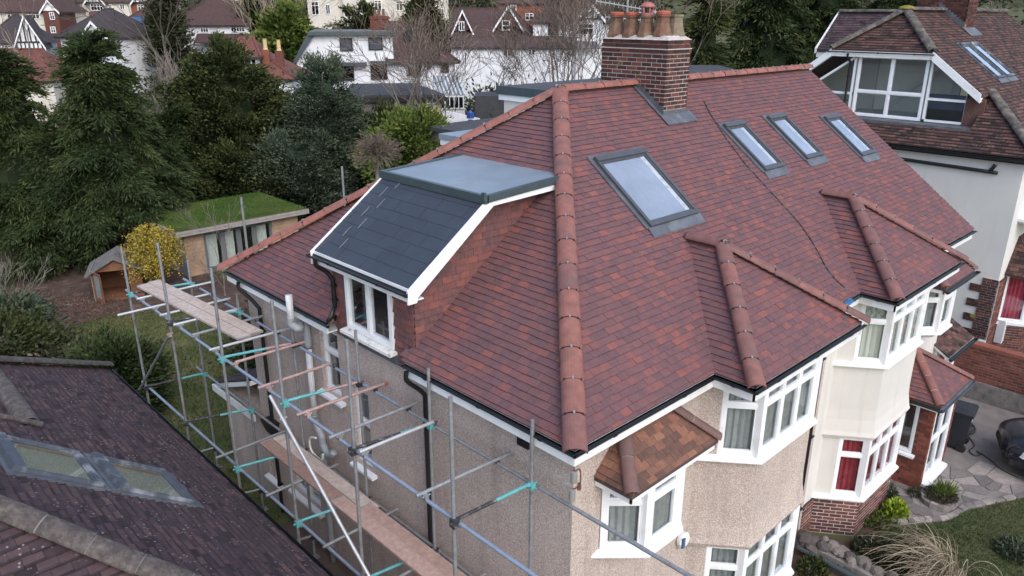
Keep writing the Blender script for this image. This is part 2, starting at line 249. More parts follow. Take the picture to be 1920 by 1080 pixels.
# ---------------------------------------------------------------- mesh helpers
class MB:
    """collects faces; build() links them as one mesh object"""
    def __init__(s): s.v = []; s.f = []; s.m = []; s.t = []
    def face(s, pts, mi=0, tc=None):
        n = len(s.v); s.v.extend([tuple(p) for p in pts]); s.f.append(tuple(range(n, n+len(pts)))); s.m.append(mi)
        s.t.append(random.random() if tc is None else tc)
    def mesh8(s, c, mi=0, tc=None):                    # c: 8 corners, bottom 4 then top 4 (counter-clockwise)
        n = len(s.v); s.v.extend([tuple(p) for p in c]); tc = random.random() if tc is None else tc
        for q in ((3, 2, 1, 0), (4, 5, 6, 7), (0, 1, 5, 4), (1, 2, 6, 5), (2, 3, 7, 6), (3, 0, 4, 7)):
            s.f.append(tuple(n+i for i in q)); s.m.append(mi); s.t.append(tc)
        return s
    def box(s, x0, x1, y0, y1, z0, z1, mi=0, tc=None):
        return s.mesh8([(x0, y0, z0), (x1, y0, z0), (x1, y1, z0), (x0, y1, z0), (x0, y0, z1), (x1, y0, z1), (x1, y1, z1), (x0, y1, z1)], mi, tc)
    def boxf(s, F, a0, a1, b0, b1, c0, c1, mi=0, tc=None):   # box in a frame F = (o, u, w, n)
        o, u, w, n = F; P = lambda a, b, c: o + u*a + w*b + n*c
        return s.mesh8([P(a0, b0, c0), P(a1, b0, c0), P(a1, b1, c0), P(a0, b1, c0), P(a0, b0, c1), P(a1, b0, c1), P(a1, b1, c1), P(a0, b1, c1)], mi, tc)
    def prism(s, poly, d, mi=0, tc=None):              # polygon (3D points) swept by vector d
        d = V(d); a = [V(p) for p in poly]; b = [p+d for p in a]; n = len(a); tc = random.random() if tc is None else tc
        nrm = (a[1]-a[0]).cross(a[2]-a[0])
        if nrm.dot(d) > 0: a, b = a, b
        else: a.reverse(); b.reverse()
        k = len(s.v); s.v.extend([tuple(p) for p in a+b])
        s.f.append(tuple(k+i for i in reversed(range(n)))); s.f.append(tuple(k+n+i for i in range(n))); s.m += [mi, mi]; s.t += [tc, tc]
        for i in range(n):
            j = (i+1) % n; s.f.append((k+i, k+j, k+n+j, k+n+i)); s.m.append(mi); s.t.append(tc)
        return s
    def path(s, pts, r, seg=8, mi=0, tc=None, cap=True, up=None):  # round tube along a polyline; r number or list
        pts = [V(p) for p in pts]; n = len(pts); rr = r if isinstance(r, (list, tuple)) else [r]*n; tc = random.random() if tc is None else tc
        k = len(s.v); prev = None
        for i, p in enumerate(pts):
            d = (pts[min(i+1, n-1)] - pts[max(i-1, 0)]).normalized()
            if prev is None:
                a = V((0, 0, 1)) if abs(d.z) < 0.9 else V((1, 0, 0)); x = d.cross(a).normalized()
            else:
                x = (prev - d*prev.dot(d)); x = x.normalized() if x.length > 1e-6 else d.orthogonal().normalized()
            prev = x; y = d.cross(x)
            for j in range(seg):
                t = 2*math.pi*j/seg; s.v.append(tuple(p + x*(rr[i]*math.cos(t)) + y*(rr[i]*math.sin(t))))
        for i in range(n-1):
            for j in range(seg):
                q = (j+1) % seg; s.f.append((k+i*seg+j, k+i*seg+q, k+(i+1)*seg+q, k+(i+1)*seg+j)); s.m.append(mi); s.t.append(tc)
        if cap:
            s.f.append(tuple(k+j for j in reversed(range(seg)))); s.f.append(tuple(k+(n-1)*seg+j for j in range(seg))); s.m += [mi, mi]; s.t += [tc, tc]
        return s
    def lathe(s, o, prof, seg=16, mi=0, axis=None, tc=None, cap=True):   # prof: (r, h) pairs about +z at o
        o = V(o); k = len(s.v); n = len(prof); tc = random.random() if tc is None else tc
        for r, h in prof:
            for j in range(seg):
                t = 2*math.pi*j/seg; p = V((r*math.cos(t), r*math.sin(t), h))
                if axis is not None: p = axis @ p
                s.v.append(tuple(o+p))
        for i in range(n-1):
            for j in range(seg):
                q = (j+1) % seg; s.f.append((k+i*seg+j, k+i*seg+q, k+(i+1)*seg+q, k+(i+1)*seg+j)); s.m.append(mi); s.t.append(tc)
        if cap:
            s.f.append(tuple(k+j for j in reversed(range(seg)))); s.f.append(tuple(k+(n-1)*seg+j for j in range(seg))); s.m += [mi, mi]; s.t += [tc, tc]
        return s
    def me(s, name, mats, smooth=False):
        d = bpy.data.meshes.new(name); d.from_pydata(s.v, [], s.f)
        for m in (mats if isinstance(mats, (list, tuple)) else [mats]): d.materials.append(M[m])
        if len(set(s.m)) > 1 or (s.m and s.m[0]): d.polygons.foreach_set('material_index', s.m)
        a = d.attributes.new('tc', 'FLOAT', 'FACE'); a.data.foreach_set('value', s.t)
        if smooth: d.polygons.foreach_set('use_smooth', [True]*len(d.polygons))
        d.update(); return d
    def build(s, name, mats, parent=None, smooth=False, **kw):
        return link(name, s.me(name, mats, smooth), parent, **kw)
def _boxes(s, name, mat, parent):
    for k in range(0, len(s.v), 8):
        m = MB(); m.v = s.v[k:k+8]; q = k//8*6; m.f = [tuple(i-k for i in f) for f in s.f[q:q+6]]; m.m = [0]*6; m.t = s.t[q:q+6]; m.build(name, mat, parent)
MB.boxes = _boxes
def link(name, data, parent=None, mw=None, **kw):
    o = bpy.data.objects.new(name, data); COL.objects.link(o)
    if parent is not None:
        o.parent = parent
        if parent.type == 'EMPTY': o.matrix_parent_inverse = Matrix.Translation(-V(parent.location))
    if mw is not None: o.matrix_basis = mw
    for k, v in kw.items(): o[k] = v
    return o
def thing(name, loc, label, category, group=None):
    o = bpy.data.objects.new(name, None); COL.objects.link(o); o.location = loc; o.empty_display_size = 0.3
    o['label'] = label; o['category'] = category
    if group: o['group'] = group
    return o
def copy_tree(o, parent=None, mw=None):
    c = o.copy(); COL.objects.link(c); c.parent = parent
    if mw is not None: c.matrix_basis = mw
    for ch in o.children: copy_tree(ch, c)
    return c
def shade(o, ang=40):
    o.data.polygons.foreach_set('use_smooth', [True]*len(o.data.polygons))
    try: o.data.set_sharp_from_angle(angle=math.radians(ang))
    except Exception: pass
    return o
def frame(o, u, n):                                     # wall frame: u along, w up, n outward
    o = V(o); u = V(u).normalized(); n = V(n).normalized(); return (o, u, V((0, 0, 1)), n)
def inside(poly, p):
    s = 0
    for i in range(len(poly)):
        a, b = poly[i], poly[(i+1) % len(poly)]
        c = (b[0]-a[0])*(p[1]-a[1])-(b[1]-a[1])*(p[0]-a[0])
        if abs(c) < 1e-9: continue
        if s == 0: s = 1 if c > 0 else -1
        elif (c > 0) != (s > 0): return False
    return True
def clip(sub, poly):                                    # clip polygon sub by convex ccw poly
    out = sub
    for i in range(len(poly)):
        a, b = poly[i], poly[(i+1) % len(poly)]; inp = out; out = []
        if not inp: return []
        f = lambda p: (b[0]-a[0])*(p[1]-a[1])-(b[1]-a[1])*(p[0]-a[0])
        for j in range(len(inp)):
            p, q = inp[j-1], inp[j]; fp, fq = f(p), f(q)
            if (fp >= 0) != (fq >= 0):
                t = fp/(fp-fq); out.append((p[0]+(q[0]-p[0])*t, p[1]+(q[1]-p[1])*t))
            if fq >= 0: out.append(q)
    return out
def ccw(poly):
    a = sum(poly[i][0]*poly[(i+1) % len(poly)][1]-poly[(i+1) % len(poly)][0]*poly[i][1] for i in range(len(poly)))
    return poly if a > 0 else list(reversed(poly))
# ---------------------------------------------------------------- tiled slopes: every tile is a wedge with its own edges
class Tiling:
    def __init__(s): s.all = []                        # (distance, clipped?, O,u,v,n, polygon, a0,b0, tc)
    def plane(s, O, u, v, poly, holes=(), gauge=0.1, width=0.165, lap=0.03, over=0.0):
        O = V(O); u = V(u).normalized(); v = V(v).normalized(); n = u.cross(v); poly = ccw(poly)
        bs = [p[1] for p in poly]; as_ = [p[0] for p in poly]; j0 = 0; b = min(bs)-over; j = 0
        while b < max(bs):
            a = min(as_) - random.random()*0.01 - (width/2 if j % 2 else 0)
            wav = random.uniform(-.004, .004)
            while a < max(as_):
                g = width*0.985; y0 = b + wav + random.uniform(-.004, .004)
                rect = [(a, y0), (a+g, y0), (a+g, y0+gauge+lap), (a, y0+gauge+lap)]
                pl = clip(rect, poly) if not all(inside(poly, p) for p in rect) else None
                c = (a+g/2, y0+gauge/2)
                if (pl is None or len(pl) >= 3) and not any(inside(h, c) for h in holes):
                    w = O+u*c[0]+v*c[1]
                    s.all.append(((w-CAM).length, pl, O, u, v, n, a, y0, g, gauge+lap, random.random()**1.25))
                a += width
            b += gauge; j += 1
        return s
    def emit(s, parent, mat, nind=300, name='tile', hi=0.026, lo=0.006, jit=.0035, edge=0.0):
        s.all.sort(key=lambda t: t[0]); mb = MB(); k = 0; vari = {}
        for d, pl, O, u, v, n, a, b, g, L, tc in s.all:
            lift = random.uniform(-jit, jit)
            if pl is None and k < nind:
                q = int(tc*12); key = (q, round(g, 4), round(L, 4))
                if key not in vari:
                    t = MB(); t.mesh8([(0, 0, -.01), (g, 0, -.01), (g, L, -.01), (0, L, -.01), (0, 0, hi), (g, 0, hi), (g, L, lo), (0, L, lo)], 0, (q+.5)/12)
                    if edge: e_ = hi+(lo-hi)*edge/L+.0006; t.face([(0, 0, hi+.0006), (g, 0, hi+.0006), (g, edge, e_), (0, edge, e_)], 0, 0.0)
                    vari[key] = t.me(name, mat)
                R = Matrix((u, v, n)).transposed().to_4x4()
                link(name, vari[key], parent, Matrix.Translation(O+u*a+v*b+n*lift) @ R @ Matrix.Rotation(random.uniform(-.012, .012), 4, 'Z')); k += 1
                continue
            poly = pl or [(a, b), (a+g, b), (a+g, b+L), (a, b+L)]
            hh = lambda p: lift + hi + (lo-hi)*(p[1]-b)/L
            top = [O+u*p[0]+v*p[1]+n*hh(p) for p in poly]; bot = [O+u*p[0]+v*p[1]-n*0.006 for p in poly]
            k0 = len(mb.v); m = len(poly); mb.v.extend([tuple(p) for p in bot+top])
            mb.f.append(tuple(k0+m+i for i in range(m))); mb.m.append(0); mb.t.append(tc)
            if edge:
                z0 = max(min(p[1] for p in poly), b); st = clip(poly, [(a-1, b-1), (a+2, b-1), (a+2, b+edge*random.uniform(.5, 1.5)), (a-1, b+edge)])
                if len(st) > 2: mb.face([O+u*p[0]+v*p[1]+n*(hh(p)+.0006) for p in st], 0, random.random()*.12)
            for i in range(m):
                i2 = (i+1) % m; mb.f.append((k0+i, k0+i2, k0+m+i2, k0+m+i)); mb.m.append(0); mb.t.append(tc)
        if mb.f: mb.build('roof_tiles' if name == 'tile' else name+'s', mat, parent, kind='stuff')
_ridge = {}
def ridge_run(parent, p0, p1, up, mat='hip_red', r=0.125, L=0.45, name='ridge_tile', clips=True, gap='black_plastic', start=0.0, mortar=False):
    """half-round ridge or hip tiles laid end to end from p0 (low) to p1"""
    p0, p1 = V(p0), V(p1); d = (p1-p0); tot = d.length; d.normalize(); up = V(up); up = (up-d*up.dot(d)).normalized(); side = d.cross(up)
    n = max(1, round(tot/L)); l = tot/n; key = (mat, round(r, 3), round(l, 3), clips)
    if key not in _ridge:
        b = MB(); S = 12
        def ring(x, rr, z0=0.0): return [V((x, rr*math.cos(math.pi*j/S)*1.0, z0+rr*math.sin(math.pi*j/S)*0.72)) for j in range(S+1)]
        A, B = ring(0, r+.006), ring(l-.012, r)
        for j in range(S): b.face([A[j], A[j+1], B[j+1], B[j]], 0)
        A2, B2 = ring(0, r-.012, -.005), ring(l-.012, r-.018, -.005)
        for j in range(S): b.face([A2[j+1], A2[j], B2[j], B2[j+1]], 0)
        for j in range(S): b.face([A[j], A2[j], A2[j+1], A[j+1]], 0); b.face([B[j+1], B2[j+1], B2[j], B[j]], 0)
        C, D = ring(l-.016, r-.004), ring(l+.006, r-.004)
        for j in range(S): b.face([C[j], C[j+1], D[j+1], D[j]], 1)
        if clips:
            b.box(l-.028, l+.012, -.011, .011, r*.72-.01, r*.72+.014, 2)
            for q in (-1, 1): b.box(l-.02, l+.008, q*r*.72-.008, q*r*.72+.008, r*.42, r*.58, 1)
        me = b.me(name, [mat, gap, 'rim']); me.polygons.foreach_set('use_smooth', [True]*len(me.polygons))
        try: me.set_sharp_from_angle(angle=math.radians(35))
        except Exception: pass
        _ridge[key] = me
    R = Matrix((d, side*-1, up)).transposed().to_4x4()
    R = Matrix(((d.x, -side.x, up.x, 0), (d.y, -side.y, up.y, 0), (d.z, -side.z, up.z, 0), (0, 0, 0, 1)))
    for i in range(n):
        j = V((random.uniform(-.004, .004), random.uniform(-.004, .004), random.uniform(-.003, .003)))
        link(name, _ridge[key], parent, Matrix.Translation(p0+d*(l*i)+j) @ R)
# ---------------------------------------------------------------- walls, windows, bricks
def wall(mb, F, a0, a1, b0, b1, holes=(), th=0.2, mi=0):
    """wall slab in frame F with rectangular openings (a0,a1,b0,b1)"""
    xs = sorted({a0, a1, *[h[0] for h in holes], *[h[1] for h in holes]}); ys = sorted({b0, b1, *[h[2] for h in holes], *[h[3] for h in holes]})
    xs = [x for x in xs if a0 <= x <= a1]; ys = [y for y in ys if b0 <= y <= b1]
    o, u, w, n = F; P = lambda a, b, c: o+u*a+w*b+n*c
    hol = lambda x, y: any(h[0] < x < h[1] and h[2] < y < h[3] for h in holes)
    for i in range(len(xs)-1):
        for j in range(len(ys)-1):
            x0, x1, y0, y1 = xs[i], xs[i+1], ys[j], ys[j+1]
            if hol((x0+x1)/2, (y0+y1)/2): continue
            mb.face([P(x0, y0, 0), P(x1, y0, 0), P(x1, y1, 0), P(x0, y1, 0)], mi); mb.face([P(x0, y1, -th), P(x1, y1, -th), P(x1, y0, -th), P(x0, y0, -th)], mi)
    for h in holes:
        x0, x1, y0, y1 = h
        mb.face([P(x0, y0, 0), P(x0, y0, -th), P(x1, y0, -th), P(x1, y0, 0)], mi); mb.face([P(x0, y1, 0), P(x1, y1, 0), P(x1, y1, -th), P(x0, y1, -th)], mi)
        mb.face([P(x0, y0, 0), P(x0, y1, 0), P(x0, y1, -th), P(x0, y0, -th)], mi); mb.face([P(x1, y0, 0), P(x1, y0, -th), P(x1, y1, -th), P(x1, y1, 0)], mi)
    for q in (b0, b1): mb.face([P(a0, q, 0), P(a0, q, -th), P(a1, q, -th), P(a1, q, 0)], mi)
def window(parent, F, a0, a1, b0, b1, cols=1, top=0.0, frame_mat='white_upvc', fw=0.055, c=0.0, dep=0.07, sash=True, gl='glass', curtain=None, cgap=0.05, lead=False, name='window', topcols=None, cpart=(0, 1), ctop=1.0, rows=1, mull=None):
    """frame with mullions/transom as one part; each pane its own sub-part; optional hanging curtain"""
    b = MB(); w, h = a1-a0, b1-b0; B = lambda *q: b.boxf(F, *q)
    B(a0, a1, b0, b0+fw, c-dep, c); B(a0, a1, b1-fw, b1, c-dep, c); B(a0, a0+fw, b0+fw, b1-fw, c-dep, c); B(a1-fw, a1, b0+fw, b1-fw, c-dep, c)
    lights = []; bt = b1-fw-(h-2*fw)*top if top else b1-fw
    mw = fw*0.9 if mull is None else mull
    def split(y0, y1, k):
        step = (w-2*fw+mw)/k
        for i in range(k):
            x0 = a0+fw+i*step; x1 = x0+step-mw
            if i < k-1: B(x1, x1+mw, y0, y1, c-dep+.002, c-.004)
            for r in range(rows):
                hh = (y1-y0+mw*.7)/rows; q0 = y0+r*hh; q1 = q0+hh-mw*.7
                if r < rows-1: B(x0, x1, q1, q1+mw*.7, c-dep+.004, c-.006)
                lights.append((x0, x1, q0, q1))
    if top:
        B(a0+fw, a1-fw, bt-mw, bt, c-dep+.003, c-.003); split(b0+fw, bt-mw, cols); split(bt, b1-fw, topcols or cols)
    else: split(b0+fw, b1-fw, cols)
    o = None; panes = []
    for x0, x1, y0, y1 in lights:
        s = 0.0
        if sash:
            s = 0.026
            for q in ((x0, x1, y0, y0+s), (x0, x1, y1-s, y1), (x0, x0+s, y0+s, y1-s), (x1-s, x1, y0+s, y1-s)): B(*q, c-dep+.012, c-.012)
        panes.append((x0+s, x1-s, y0+s, y1-s))
    o = b.build(name, frame_mat, parent)
    for x0, x1, y0, y1 in panes:
        if x1-x0 < .02 or y1-y0 < .02: continue
        p = MB(); p.boxf(F, x0, x1, y0, y1, c-.046, c-.038); p.build('pane', gl, o)
        if lead and y0 > (b0+b1)/2:
            l = MB(); q = 0.14; k = -3.0
            P = lambda a, bb: F[0]+F[1]*a+F[2]*bb+F[3]*(c-.034)
            for sgn in (1, -1):
                t = -4.0
                while t < 4:
                    pts = []
                    for e in range(41):
                        a = x0+(x1-x0)*e/40; yy = (y0+y1)/2+sgn*(a-(x0+x1)/2)*1.25+t
                        if y0 <= yy <= y1: pts.append((a, yy))
                    if len(pts) > 1: l.path([P(*pts[0]), P(*pts[-1])], 0.004, 4)
                    t += q
            if l.f: l.build('leading', 'lead', o)
    if curtain:
        k = MB(); n = max(8, int(w/0.03)); xa, xb = a0+w*cpart[0], a0+w*cpart[1]; pts = []
        for i in range(n+1):
            a = xa+(xb-xa)*i/n; pts.append((a, c-dep-cgap+0.018*math.sin(i*1.9+random.random()*.8)))
        P = lambda a, bb, cc: F[0]+F[1]*a+F[2]*bb+F[3]*cc
        for i in range(n): k.face([P(pts[i][0], b0+.02, pts[i][1]), P(pts[i+1][0], b0+.02, pts[i+1][1]), P(pts[i+1][0], b0+h*ctop-.02, pts[i+1][1]), P(pts[i][0], b0+h*ctop-.02, pts[i][1])])
        k.build('curtain', curtain, o, smooth=True)
    return o
def sill(parent, F, a0, a1, b, out=0.09, th=0.05, mat='white_upvc', name='sill', back=-.05):
    m = MB(); o, u, w, n = F; P = lambda a, bb, cc: o+u*a+w*bb+n*cc
    m.mesh8([P(a0, b-th, back), P(a1, b-th, back), P(a1, b-th-.01, out), P(a0, b-th-.01, out), P(a0, b, back), P(a1, b, back), P(a1, b-.025, out), P(a0, b-.025, out)][0:8])
    return m.build(name, mat, parent)
def brickwork(parent, F, a0, a1, b0, b1, mat, ind=True, name='brick', bl=0.212, bh=0.062, j=0.013, proud=0.008, back=0.05, off=0.0, test=None, lim=9999, rag=False):
    """bricks laid in stretcher bond, a piece each, proud of the mortar behind"""
    joined = MB(); made = {}; cnt = 0; r = 0; b = b0
    while b+bh*0.5 < b1:
        a = a0 - ((r % 2)*(bl+j)/2) - off
        top = min(b+bh, b1)
        while a < a1-.01:
            x0, x1 = max(a, a0), min(a+bl, a1)
            if x1-x0 > 0.03 and (test is None or test((x0+x1)/2, b+bh/2)):
                q = random.uniform(-.003, .003); tc = random.random()
                if ind and cnt < lim:
                    key = (round(x1-x0, 3), round(top-b, 3), int(tc*8))
                    if key not in made:
                        m = MB(); m.box(0, x1-x0, 0, back, 0, top-b, 0, (int(tc*8)+.5)/8); made[key] = m.me(name, mat)
                    R = Matrix((F[1], -F[3], F[2])).transposed().to_4x4()
                    link(name, made[key], parent, Matrix.Translation(F[0]+F[1]*x0+F[2]*b+F[3]*(proud+q)) @ R); cnt += 1
                else: joined.boxf(F, x0, x1, b, top, -back, proud+q, 0, tc)
            a += bl+j
        b += bh+j; r += 1
    if joined.f: joined.build(name+'s', mat, parent, kind='stuff')
    return cnt
def gutter(parent, p0, p1, out, r=0.028, mat='black_plastic', name='gutter', brackets=True):
    """open half-round channel along an eaves with ogee-like brackets"""
    p0, p1, out = V(p0), V(p1), V(out).normalized(); d = (p1-p0).normalized(); z = V((0, 0, 1)); m = MB(); S = 8; n = 1
    for rr, flip in ((r, False), (r-.008, True)):
        A = [p0+out*(rr*math.cos(math.pi*j/S))-z*(rr*math.sin(math.pi*j/S)) for j in range(S+1)]; B = [a+(p1-p0) for a in A]
        for j in range(S): m.face([A[j], B[j], B[j+1], A[j+1]] if not flip else [A[j+1], B[j+1], B[j], A[j]])
    for q in (1, -1):
        c = out*(q*(r-.004)); m.path([p0+c, p1+c], .006, 5)
    for e in (p0, p1):
        m.prism([e+out*(r*math.cos(math.pi*j/S))-z*(r*math.sin(math.pi*j/S)) for j in range(S+1)], d*.006)
    if brackets:
        k = max(1, int((p1-p0).length/1.0))
        for i in range(k):
            c = p0+(p1-p0)*((i+.5)/k)
            for j in range(S):
                f = lambda t, e: c+out*((r+.008)*math.cos(math.pi*t/S))-z*((r+.008)*math.sin(math.pi*t/S))+d*e
                m.face([f(j, -.02), f(j+1, -.02), f(j+1, .02), f(j, .02)])
            m.boxf((c, d, z, out), -.02, .02, -.004, .012, r-.01, r+.012)
    return shade(m.build(name, mat, parent))
def smooth_path(pts, n=6):
    pts = [V(p) for p in pts]; out = []
    for i in range(len(pts)-1):
        p0 = pts[max(i-1, 0)]; p1 = pts[i]; p2 = pts[i+1]; p3 = pts[min(i+2, len(pts)-1)]
        for k in range(n):
            t = k/n; out.append(0.5*((2*p1)+(p2-p0)*t+(2*p0-5*p1+4*p2-p3)*t*t+(3*p1-p0-3*p2+p3)*t**3))
    return out+[pts[-1]]
def rooflight(parent, O, u, v, w, h, frame_mat='rooflight_frame', inner='sky_sheen_blind', up=0.09, hood=0.1, name='roof_window', apron='lead', f=.06, i=.03, gl='glass_roof'):
    """roof window lying on a slope: O lower left corner on the slope, u along, v up"""
    O, u, v = V(O), V(u).normalized(), V(v).normalized(); n = u.cross(v); F = (O, u, v, n); m = MB()
    B = m.boxf
    B(F, 0, w, 0, f*1.3, -.02, up); B(F, 0, w, h-hood, h, -.02, up+.02); B(F, 0, f, f*1.3, h-hood, -.02, up); B(F, w-f, w, f*1.3, h-hood, -.02, up)
    for q in ((f, w-f, f*1.3, f*1.3+i), (f, f+i, f*1.3+i, h-hood), (w-f-i, w-f, f*1.3+i, h-hood)): B(F, *q, -.02, up-.018)
    B(F, f, w-f, h-hood-.03, h-hood, -.02, up-.012)
    o = m.build(name, frame_mat, parent)
    g = MB(); g.boxf(F, f+i, w-f-i, f*1.3+i, h-hood-.03, up-.040, up-.032); g.build('pane', gl, o)
    ln = MB(); ln.boxf(F, w-f-i-.10, w-f-i, f*1.3+i, h-hood-.03, .0365, .040); ln.build('lining', 'worn_white' if gl == 'glass_roof' else 'larch', o)
    b = MB(); b.boxf(F, f, w-f, f, h-hood, -.02, .036); b.build('backing_panel', inner, o)  # added panel under the glass; by default its colour paints in reflected sky
    a = MB(); P = lambda x, y, z: O+u*x+v*y+n*z
    a.mesh8([P(-.05, -.17, .022), P(w+.05, -.17, .022), P(w+.05, .0, .034), P(-.05, .0, .034), P(-.05, -.17, .030), P(w+.05, -.17, .030), P(w+.05, .0, .05), P(-.05, .0, .05)])
    for q in (-.08, w): a.boxf(F, q, q+.08, .0, h+.04, .0, .045)
    a.boxf(F, -.07, w+.07, h, h+.07, .0, .05)
    a.build('flashing', apron, o)
    return o
# ---------------------------------------------------------------- the setting: terrain
def hill(x, y):
    s = (V((x, y, 0))-V((CAM.x, CAM.y, 0))).dot(HF)
    t = max(0.0, s-70.0); z = G + 0.00125*t*t if t < 90 else G + 10.1 + (t-90)*0.225
    return z
def terrain():
    m = MB(); n1, n2 = 60, 40; ss = [-30+i*6 for i in range(20)]+[90+i*12 for i in range(30)]; lat = [-260+i*20 for i in range(27)]
    pts = [[(V((CAM.x, CAM.y, 0))+HF*s+HR*l) for l in lat] for s in ss]
    vv = [(p.x, p.y, hill(p.x, p.y)-0.02) for r in pts for p in r]; L = len(lat); ff = []
    for i in range(len(ss)-1):
        for j in range(L-1): a = i*L+j; ff.append((a, a+1, a+L+1, a+L))
    m.v = vv; m.f = ff; m.m = [0]*len(ff); m.t = [0.5]*len(ff)
    M2, t, b = new_mat('terrain_grass')
    c = ramp(t, [(0.3, (0.04, 0.055, 0.02)), (0.5, (0.075, 0.085, 0.035)), (0.68, (0.10, 0.085, 0.05))], noise(t, 0.25, 8, 0.65)).outputs[0]
    t.links.new(c, b.inputs['Base Color']); b.inputs['Roughness'].default_value = 0.95
    o = m.build('ground', 'terrain_grass', kind='structure', smooth=True)
terrain()
def sheet(name, pts, z, mat, th=0.05):
    m = MB(); m.prism([(x, y, z-th) for x, y in pts], (0, 0, th)); return m.build(name, mat, kind='structure')
lm, lt, lb = new_mat('lawn_green')
_c = ramp(lt, [(0.28, (0.045, 0.065, 0.018)), (0.5, (0.08, 0.095, 0.03)), (0.62, (0.13, 0.125, 0.05)), (0.75, (0.19, 0.16, 0.085))], noise(lt, 0.8, 8, 0.7)).outputs[0]
lt.links.new(_c, lb.inputs['Base Color']); lb.inputs['Roughness'].default_value = 0.95
# ---------------------------------------------------------------- shared roof numbers of the pair of houses
D = 8.6; TAN = 0.7474; CO = 1/math.sqrt(1+TAN*TAN); SI = TAN*CO; ZR = 4.3*TAN; SL = 4.3/CO; XP = 6.65; XE = 13.3; XW = 6.88
FF = frame((0, .22, 0), (1, 0, 0), (0, -1, 0)); FS = frame((.25, 0, 0), (0, -1, 0), (-1, 0, 0)); FB = frame((0, 8.38, 0), (-1, 0, 0), (0, 1, 0))
def facef(A, B):
    A = V((*A, 0)) if len(A) == 2 else V(A); B = V((*B, 0)) if len(B) == 2 else V(B); u = (B-A).normalized(); return (A, u, V((0, 0, 1)), u.cross(V((0, 0, 1)))), (B-A).length
def slab(poly, th=0.06):                                # roof deck polygon (3D) with thickness downwards
    m = MB(); m.prism(poly, (0, 0, -th)); return m
def bay_plan(xl, xfl, xfr, xr, yw, yf, e=0.0):
    kl = (xfl-xl)/(yw-yf); kr = (xr-xfr)/(yw-yf); fl = math.sqrt(1+kl*kl); fr_ = math.sqrt(1+kr*kr)
    return [(xl-e*fl, yw), (xl-e*fl+(yw-yf+e)*kl, yf-e), (xr+e*fr_-(yw-yf+e)*kr, yf-e), (xr+e*fr_, yw)]
def loft(mb, rings, mi=0):                              # rings: list of (plan, z)
    for (p, z0), (q, z1) in zip(rings[:-1], rings[1:]):
        for i in range(len(p)):
            j = (i+1) % len(p); mb.face([(*p[i], z0), (*p[j], z0), (*q[j], z1), (*q[i], z1)], mi)
    mb.face([(*p, rings[0][1]) for p in reversed(rings[0][0])], mi); mb.face([(*p, rings[-1][1]) for p in rings[-1][0]], mi)
def bay(house, xl, xfl, xfr, xr, zu, zl, mat_wall, mat_base, base_top, curt_u, curt_l, yw=.22, yf=-.45, lead=False, brick=None, cols=3):
    """two-storey splayed bay: windows, sills, apron with bell-cast foot, base"""
    pl = lambda e=0.0: bay_plan(xl, xfl, xfr, xr, yw, yf, e)
    m = MB(); loft(m, [(pl(.05), zl[1]-.02), (pl(.075), zl[1]+.04), (pl(.05), zl[1]+.12), (pl(.012), zl[1]+.35), (pl(0), zl[1]+.55), (pl(0), zu[0]-.05)])
    m.build('bay_apron', mat_wall, house)
    b = MB(); loft(b, [(pl(-.012 if brick else 0), G-.05), (pl(-.012 if brick else 0), base_top)]); base = b.build('bay_base', mat_base, house)
    t = MB(); loft(t, [(pl(-.02), zu[1]), (pl(-.02), zu[1]+.12)]); t.build('bay_head', 'white_upvc', house)
    for (z0, z1), cu in ((zu, curt_u), (zl, curt_l)):
        s = MB(); loft(s, [(pl(.085), z0-.065), (pl(.085), z0-.03), (pl(.0), z0+.005)]); s.build('sill', 'white_upvc', house)
        p = pl()
        for i, k in ((0, 1), (1, cols), (2, 1)):
            F, w = facef(p[i], p[i+1])
            w0 = .03 if i == 1 else w*.34 if i == 0 else .03; w1_ = w-.03 if i < 2 else w*.66
            if i != 1: q_ = MB(); q_.boxf(F, .0 if i == 0 else w1_-.01, w0+.01 if i == 0 else w, z0-.05, z1+.1, -.12, .0); q_.build('bay_pier', mat_wall, house)
            window(house, F, w0, w1_, z0, z1, cols=k, top=0.27, curtain=cu if i < 2 else None, fw=.058 if i != 1 else .05, lead=lead and z0 == zu[0] and i == 0, cgap=.03)
        for q in (p[1], p[2]):
            c = MB(); c.box(q[0]-.055, q[0]+.055, q[1]-.012, q[1]+.09, z0, z1); c.build('corner_post', 'white_upvc', house)
    if brick:
        p = pl(-.012)
        for i in range(2):
            F, w = facef(p[i], p[i+1]); brickwork(base, F, 0, w, G, base_top-.07, brick, proud=.006, bl=.205, bh=.056, j=.019)
    return pl
